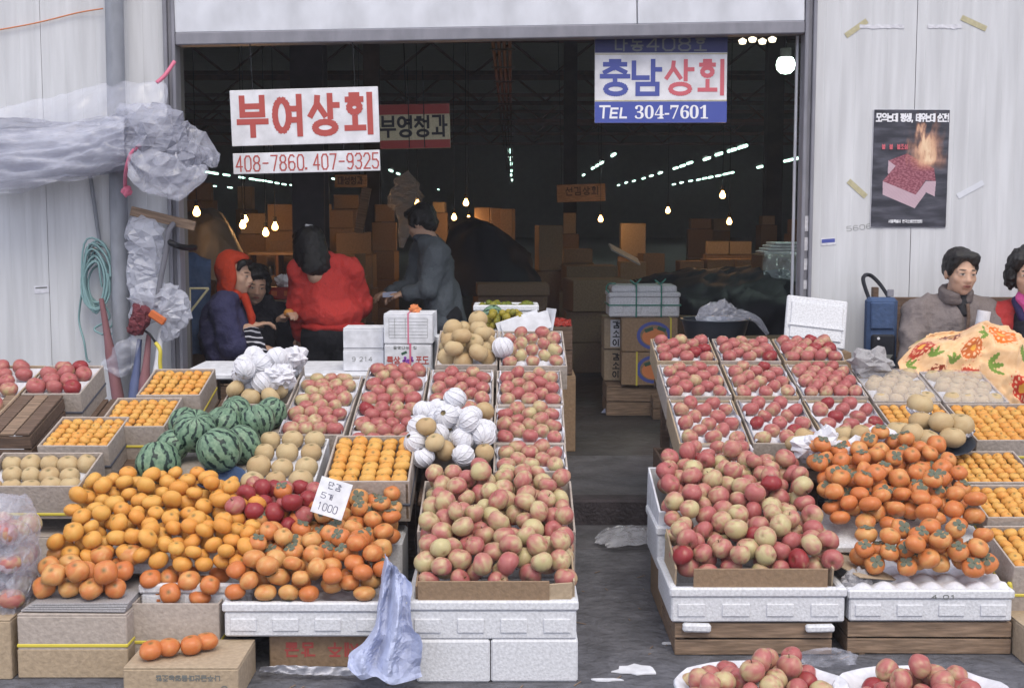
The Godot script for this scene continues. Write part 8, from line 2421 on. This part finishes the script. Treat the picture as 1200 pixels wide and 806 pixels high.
	single("dark_tarpaulin", cloth_sheet([[Vector3(0.971, 0.624, -10.000), Vector3(1.326, 0.633, -9.900), Vector3(1.723, 0.633, -9.900), Vector3(2.142, 0.624, -10.000)], [Vector3(1.036, 0.845, -10.200), Vector3(1.335, 0.912, -10.000), Vector3(1.736, 0.925, -10.000), Vector3(2.192, 0.906, -10.100)], [Vector3(1.044, 0.998, -10.800), Vector3(1.440, 1.056, -10.800), Vector3(1.871, 1.077, -10.800), Vector3(2.374, 1.106, -10.800)], [Vector3(1.073, 0.985, -11.500), Vector3(1.532, 1.077, -11.500), Vector3(1.992, 1.093, -11.500), Vector3(2.527, 1.108, -11.500)]], 30, 22, 0.12, 2.0, 9, 0.01), M["bag_black"], "dark blue tarpaulin over a low pile inside the hall on the right", "tarpaulin")
	# boxes deeper in, right half
	var g1 := "dim cartons stacked deep in the hall"
	for q in [
		[Vector3(1.55, 1.07, -16.50), 0.31, 0.42, "tall carton left of the two lit middle cartons"],
		[Vector3(1.65, 0.88, -15.20), 0.26, 0.26, "low carton below the tall one right of the aisle"],
		[Vector3(1.41, 0.81, -15.00), 0.30, 0.24, "carton leaning shadow-side below the pale panel"],
		[Vector3(2.56, 1.11, -16.00), 0.26, 0.16, "pale carton lit by the bulb, left of a brown one"],
		[Vector3(2.83, 1.11, -16.00), 0.27, 0.16, "brown carton right of the pale lit carton"],
		[Vector3(2.08, 0.90, -15.00), 0.28, 0.16, "low brown carton at the left of the lower row"],
		[Vector3(2.40, 0.82, -15.00), 0.32, 0.26, "middle brown carton of the lower row on the right"],
		[Vector3(2.74, 0.82, -15.00), 0.34, 0.26, "brown carton at the right end of the lower row"],
		[Vector3(2.78, 1.40, -19.00), 0.30, 0.15, "small carton on the high stack below the brightest bulb"],
		[Vector3(3.13, 1.37, -19.40), 0.26, 0.18, "small pale carton on the high stack below the brightest bulb"],
		[Vector3(3.77, 1.46, -19.00), 0.18, 0.13, "small lit carton high near the right door post"],
		[Vector3(3.86, 1.35, -17.50), 0.16, 0.19, "reddish carton beside the right door post"],
		[Vector3(0.81, 1.34, -18.00), 0.17, 0.29, "pale paper sack standing below the small wooden signboard"],
		[Vector3(0.40, 0.99, -14.00), 0.26, 0.49, "tall brown carton standing right of the dark heap"],
		[Vector3(0.74, 1.05, -14.60), 0.33, 0.16, "flat dim carton right of the tall brown carton"],
		[Vector3(0.82, 0.79, -13.60), 0.54, 0.27, "wide dim carton low behind the aisle"],
		[Vector3(0.80, 0.70, -12.00), 0.56, 0.29, "long dark carton across the end of the aisle"],
		[Vector3(-0.37, 1.24, -16.20), 0.19, 0.45, "first of the upright cartons behind the dark-jacketed man"],
		[Vector3(-0.20, 1.23, -16.00), 0.14, 0.45, "second of the upright cartons behind the dark-jacketed man"],
		[Vector3(-0.05, 1.23, -15.80), 0.14, 0.44, "last of the upright cartons behind the dark-jacketed man"],
		[Vector3(-2.53, 1.42, -14.40), 0.35, 0.29, "carton high on the stack behind the bulbs on the left"],
		[Vector3(-2.17, 1.29, -14.20), 0.28, 0.42, "tall carton stacked close to the nearest steel column"],
		[Vector3(-2.91, 1.38, -14.60), 0.29, 0.23, "lit carton behind the two close bulbs on the left"],
		[Vector3(-2.42, 1.16, -13.60), 0.27, 0.16, "carton on the wooden rack behind the dark-dressed woman"],
		[Vector3(-2.10, 1.17, -13.40), 0.23, 0.16, "carton at the right end of the rack behind the dark-dressed woman"],
		[Vector3(-1.91, 1.66, -14.80), 0.28, 0.16, "upper carton right of the nearest steel column"],
		[Vector3(-1.89, 1.45, -14.20), 0.25, 0.19, "middle carton right of the nearest steel column"],
		[Vector3(-1.65, 1.18, -13.40), 0.36, 0.23, "lower carton right of the nearest steel column"],
		[Vector3(-1.68, 0.99, -12.60), 0.39, 0.22, "wide carton low behind the woman in red"],
		[Vector3(-1.54, 1.51, -15.50), 0.23, 0.21, "small carton left of the hanging plastic"],
		[Vector3(-0.93, 1.63, -16.50), 0.15, 0.13, "small pale carton above the man in the dark jacket"],
		[Vector3(-3.87, 1.78, -16.00), 0.28, 0.21, "carton high at the left of the doorway under the tubes"],
		[Vector3(-3.43, 1.67, -16.60), 0.18, 0.29, "pale carton high on the left with white paper"],
	]:
		var c: Vector3 = q[0]
		var w: float = q[1]
		var h: float = q[2]
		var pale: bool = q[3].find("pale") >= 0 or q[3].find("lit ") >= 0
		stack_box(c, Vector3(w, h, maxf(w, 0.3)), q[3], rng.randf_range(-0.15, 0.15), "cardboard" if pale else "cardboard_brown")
		# what the carton stands on
		var under: float = c.y - 0.002 - 0.13
		if under > 0.05:
			var n := int(ceil(under / 0.45))
			for k in n:
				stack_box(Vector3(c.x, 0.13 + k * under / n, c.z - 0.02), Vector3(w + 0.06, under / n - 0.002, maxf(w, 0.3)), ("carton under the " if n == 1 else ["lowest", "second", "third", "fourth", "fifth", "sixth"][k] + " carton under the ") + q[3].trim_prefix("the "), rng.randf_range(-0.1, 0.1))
	# pale panel, leaning board, stack of lids
	a = Vector3(1.212, 1.166, -13.800)
	single("pale_panel", box_mesh(Vector3(0.40, 0.02, 0.13), 0.003), M["card_white"], "pale ribbed panel lying aslant on the cartons right of the aisle", "panel", T(a.x, a.y, a.z, 0.2, 0.5, -0.5))
	var lids := thing("stacked_panels", "stack of pale lids on a covered pile beside the right door post", "lids", T(Vector3(2.377, 1.302, -11.000).x, Vector3(2.378, 1.251, -11.000).y, -11))
	for i in 4:
		part(lids, "panel", box_mesh(Vector3(0.50 - 0.02 * i, 0.022, 0.4), 0.005, T(0.02 * i, 0.012 + 0.025 * i, 0)), M["card_white"])
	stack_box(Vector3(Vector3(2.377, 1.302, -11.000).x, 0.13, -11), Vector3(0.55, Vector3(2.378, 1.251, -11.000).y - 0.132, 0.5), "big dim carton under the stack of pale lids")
	single("draped_plastic", cloth_sheet([[Vector3(1.981, 0.747, -10.400), Vector3(2.100, 0.755, -10.300), Vector3(2.273, 0.734, -10.300)], [Vector3(2.031, 0.999, -10.500), Vector3(2.151, 0.970, -10.400), Vector3(2.323, 1.005, -10.400)], [Vector3(2.090, 1.238, -10.720), Vector3(2.225, 1.259, -10.720), Vector3(2.410, 1.259, -10.720)]], 20, 30, 0.08, 4.0, 19), M["clear_sheeting"], "clear plastic draped over the pile beside the right door post", "plastic sheeting")
	# big covered heap on the left and the dark one in the middle
	for q in [[[Vector3(-2.987, 1.000, -11.200), Vector3(-2.699, 1.010, -11.000), Vector3(-2.479, 1.010, -11.000), Vector3(-2.241, 0.963, -11.200)], [Vector3(-3.030, 1.369, -11.400), Vector3(-2.714, 1.461, -11.200), Vector3(-2.515, 1.409, -11.200), Vector3(-2.317, 1.146, -11.300)], [Vector3(-3.159, 1.534, -11.900), Vector3(-2.856, 1.612, -11.800), Vector3(-2.677, 1.558, -11.800), Vector3(-2.473, 1.206, -11.800)], [Vector3(-3.319, 1.500, -12.500), Vector3(-3.026, 1.583, -12.500), Vector3(-2.837, 1.533, -12.500), Vector3(-2.620, 1.186, -12.500)], "hall_paint", "brown tarpaulin over a tall heap behind the woman in the orange hood"], [[Vector3(-0.651, 0.829, -12.200), Vector3(-0.320, 0.841, -12.000), Vector3(0.000, 0.841, -12.000), Vector3(0.326, 0.829, -12.200)], [Vector3(-0.654, 1.266, -12.600), Vector3(-0.371, 1.394, -12.400), Vector3(-0.082, 1.312, -12.400), Vector3(0.208, 1.061, -12.500)], [Vector3(-0.657, 1.472, -13.200), Vector3(-0.438, 1.533, -13.200), Vector3(-0.132, 1.410, -13.200), Vector3(0.176, 1.165, -13.200)], [Vector3(-0.697, 1.439, -14.000), Vector3(-0.465, 1.495, -14.000), Vector3(-0.140, 1.374, -14.000), Vector3(0.186, 1.114, -14.000)], "bag_black", "black tarpaulin over the heap behind the man in the dark jacket"]]:
		single("tarpaulin", cloth_sheet([q[0], q[1], q[2], q[3]], 26, 26, 0.10, 1.6, 29, 0.01), M[q[4]], q[5], "tarpaulin")
	single("navy_tarpaulin", cloth_sheet([[Vector3(-2.211, 0.664, -8.350), Vector3(-2.103, 0.670, -8.300), Vector3(-2.004, 0.664, -8.350)], [Vector3(-2.228, 1.022, -8.450), Vector3(-2.102, 1.053, -8.400), Vector3(-1.996, 1.051, -8.450)], [Vector3(-2.260, 1.299, -8.600), Vector3(-2.145, 1.322, -8.600), Vector3(-2.026, 1.271, -8.600)]], 18, 30, 0.06, 3.0, 39, 0.008), M["bag_blue"], "navy blue cloth hanging inside the left door post behind the hooded woman", "cloth")
	var fr := thing("easel_frame", "narrow yellow edged frame standing inside the left door post", "frame", Transform3D())
	for e in [[Vector3(-2.030, 1.112, -8.050), Vector3(-1.912, 1.112, -8.050)], [Vector3(-1.912, 1.112, -8.050), Vector3(-2.033, 0.961, -8.050)], [Vector3(-2.030, 1.112, -8.050), Vector3(-2.033, 0.961, -8.050)]]:
		part(fr, "bar", rod_mesh(e[0], e[1], 0.008, 6), M["tape"])
	part(fr, "leg", rod_mesh(Vector3(-2.033, 0.961, -8.050), Vector3(Vector3(-2.033, 0.961, -8.050).x, 0.13, -8.05), 0.01, 6), M["dark_steel"])
	# rack with jars behind the women
	a = Vector3(-2.339, 0.981, -13.000)
	var rk := thing("wooden_rack", "open wooden rack of jars behind the dark-dressed woman", "rack", T(a.x, 0.13, a.z))
	var top := Vector3(-2.335, 1.197, -13.000).y - 0.13
	for y in [top, top - 0.235, top - 0.5]:
		part(rk, "shelf", box_mesh(Vector3(0.62, 0.025, 0.3), 0.002, T(0.0, y, 0)), M["wood"])
	for x in [-0.30, -0.02, 0.30]:
		part(rk, "post", box_mesh(Vector3(0.03, top - 0.014, 0.30), 0.002, T(x, (top - 0.014) / 2, -0.002)), M["wood_upright"])
	var jar := Geo.new()
	jar.lathe(PackedVector2Array([Vector2(0, 0), Vector2(0.026, 0), Vector2(0.028, 0.07), Vector2(0.02, 0.085), Vector2(0.02, 0.1), Vector2(0, 0.1)]), 10)
	var jm := jar.mesh()
	for i in 8:
		single("jar", jm, M["basin"], "small jar standing in the wooden rack behind the dark-dressed woman", "jar", T(a.x - 0.25 + 0.07 * i + (0.05 if i > 3 else 0.0), 0.13 + top - 0.222, a.z + 0.05), "jars in the wooden rack")
	# orange and red printed carton with plastic beside the women
	a = Vector3(-1.622, 1.018, -9.000)
	var rb := closed_carton(T(a.x, a.y - 0.03, a.z), Vector3(0.20, 0.085, 0.16), "sign_red", "red and yellow printed carton between the two women and the red jacket")
	for x in [-0.04, 0.05]:
		part(rb, "fruit_emblem", box_mesh(Vector3(0.04, 0.035, 0.001), 0.0, T(x, 0.042, 0.0806)), M["tool_orange"])
	paper_wad(Vector3(a.x + 0.02, a.y + 0.095, a.z), 0.06, 44, "white plastic wad on the red and yellow printed carton")
	stack_box(Vector3(a.x, 0.13, a.z - 0.03), Vector3(0.30, a.y - 0.162, 0.3), "brown carton under the red and yellow printed carton")
	# hanging clear bag, leaning plank, sign plate
	single("hanging_bag", crumple([[Vector3(-1.065, 2.036, -13.200), 0.01], [Vector3(-1.083, 1.906, -13.200), 0.12], [Vector3(-1.093, 1.759, -13.200), 0.17], [Vector3(-1.068, 1.620, -13.200), 0.12], [Vector3(-1.104, 1.445, -13.200), 0.06], [Vector3(-1.141, 1.253, -13.200), 0.02]], 22, 8, 0.35, 55), M["clear_sheeting"], "big clear plastic bag hanging above the head of the man in the dark jacket", "plastic bag")
	single("bag_cord", rod_mesh(Vector3(-1.065, 2.036, -13.200), Vector3(-1.131, 2.468, -13.200) + Vector3(0, 2.2, 0), 0.006, 5), M["rubber"], "cord from which the big clear plastic bag hangs", "cord")
	var l0 := Vector3(-1.437, 1.469, -12.300)
	var l1 := Vector3(-1.402, 1.783, -12.600)
	single("leaning_plank", box_mesh(Vector3(0.09, l0.distance_to(l1), 0.03), 0.003), M["wood"], "pale plank leaning on the cartons right of the nearest steel column", "plank", T((l0.x + l1.x) / 2, (l0.y + l1.y) / 2, -12.2, 0, 0, -0.2))
	a = Vector3(-1.801, 1.967, -14.400)
	var pl := board(T(a.x, a.y, a.z), Vector3(0.36, 0.14, 0.02), "wood", "shop_sign", "small dark wooden sign beside the nearest steel column")
	part(pl, "lettering", lettering("대성청과", T(-0.14, 0.045, 0.0102), 0.055, 0.08, 0.012, 0.3), M["ink_black"])
	part(pl, "wire", rod_mesh(Vector3(0.1, 0.06, 0), Vector3(0.1, 2.8, 0), 0.004, 5), M["rubber"])
	# long flat cartons before the dark heap
	a = Vector3(0.000, 0.940, -11.200)
	stack_box(Vector3(a.x, a.y - 0.05, a.z), Vector3(0.62, 0.10, 0.4), "long flat reddish carton in front of the black tarpaulin", 0.06)
	stack_box(Vector3(a.x, 0.13, a.z - 0.05), Vector3(0.6, a.y - 0.182, 0.4), "dim carton under the long flat reddish carton", 0.02)

# ---------------------------------------------------------------- litter on the ground
func build_litter() -> void:
	var f := FastNoiseLite.new()
	f.frequency = 0.9
	f.seed = 12
	for q in [[Vector3(0.426, 0.000, -4.277), 0.075, 0.045, "white torn foam sheet lying on the road in the aisle"], [Vector3(0.568, 0.000, -4.552), 0.018, 0.012, "tiny white scrap on the road at the corner of the right crate"], [Vector3(0.322, 0.000, -4.179), 0.05, 0.012, "thin white strip beside the left foam boxes"]]:
		var poly := PackedVector2Array()
		for i in 16:
			var an := TAU * i / 16
			var r := 1.0 + 0.55 * f.get_noise_2d(cos(an) * 1.5 + q[1] * 60, sin(an) * 1.5)
			poly.append(Vector2(cos(an) * q[1] * r, sin(an) * q[2] * r))
		var g := Geo.new()
		g.slab(poly, 0.004)
		single("foam_scrap", g.mesh(), M["card_white"], q[3], "litter", T(q[0].x, 0.002, q[0].z, 0, -PI / 2, 0))
	single("plastic_litter", cloth_sheet([[Vector3(0.386, 0.010, -5.970), Vector3(0.476, 0.030, -5.830), Vector3(0.660, 0.030, -5.877)], [Vector3(0.413, 0.030, -6.072), Vector3(0.514, 0.060, -6.053), Vector3(0.676, 0.050, -5.992)], [Vector3(0.476, 0.020, -6.251), Vector3(0.573, 0.030, -6.245), Vector3(0.709, 0.030, -6.210)]], 26, 16, 0.05, 8.0, 14), M["bubble_wrap"], "crumpled clear plastic lying in the gutter in the aisle", "litter")
	single("foil_strip", cloth_sheet([[Vector3(-0.867, 0.010, -4.233), Vector3(-0.781, 0.012, -4.211), Vector3(-0.634, 0.012, -4.195), Vector3(-0.473, 0.010, -4.200)], [Vector3(-0.851, 0.040, -4.199), Vector3(-0.762, 0.050, -4.188), Vector3(-0.618, 0.045, -4.186), Vector3(-0.473, 0.040, -4.199)]], 60, 10, 0.03, 16.0, 15), M["paper"], "crumpled white foil along the foot of the carton with red letters", "litter")
	single("plastic_sheet", cloth_sheet([[Vector3(0.978, 0.010, -4.317), Vector3(1.067, 0.020, -4.255), Vector3(1.181, 0.010, -4.300)], [Vector3(0.992, 0.050, -4.316), Vector3(1.070, 0.080, -4.273), Vector3(1.208, 0.030, -4.347)]], 26, 14, 0.05, 8.0, 16), M["clear_sheeting"], "crumpled clear plastic between the two right wooden crates", "litter")
	var st := Vector3(0.727, 0.091, -9.300)
	single("paper_scrap", cloth_sheet([[Vector3(st.x - 0.08, 0.135, -9.25), Vector3(st.x + 0.02, 0.135, -9.22)], [Vector3(st.x - 0.02, 0.19, -9.32), Vector3(st.x + 0.04, 0.18, -9.32)]], 8, 8, 0.02, 10.0, 18), M["blue_paper"], "small pale paper scrap on the floor left of the mandarin boxes", "litter")
	# scattered stems and straw
	var g2 := Geo.new()
	for i in 160:
		var x := rng.randf_range(-1.0, 1.6)
		var z := rng.randf_range(-5.6, -3.9)
		var an := rng.randf() * PI
		var l := rng.randf_range(0.01, 0.05)
		g2.box(Vector3(l, 0.002, 0.003), T(x, 0.003, z, an))
	var o := single("straw_litter", g2.mesh(), M["wood"], "scattered bits of straw and stems on the road", "litter")
	o.set_meta("kind", "stuff")
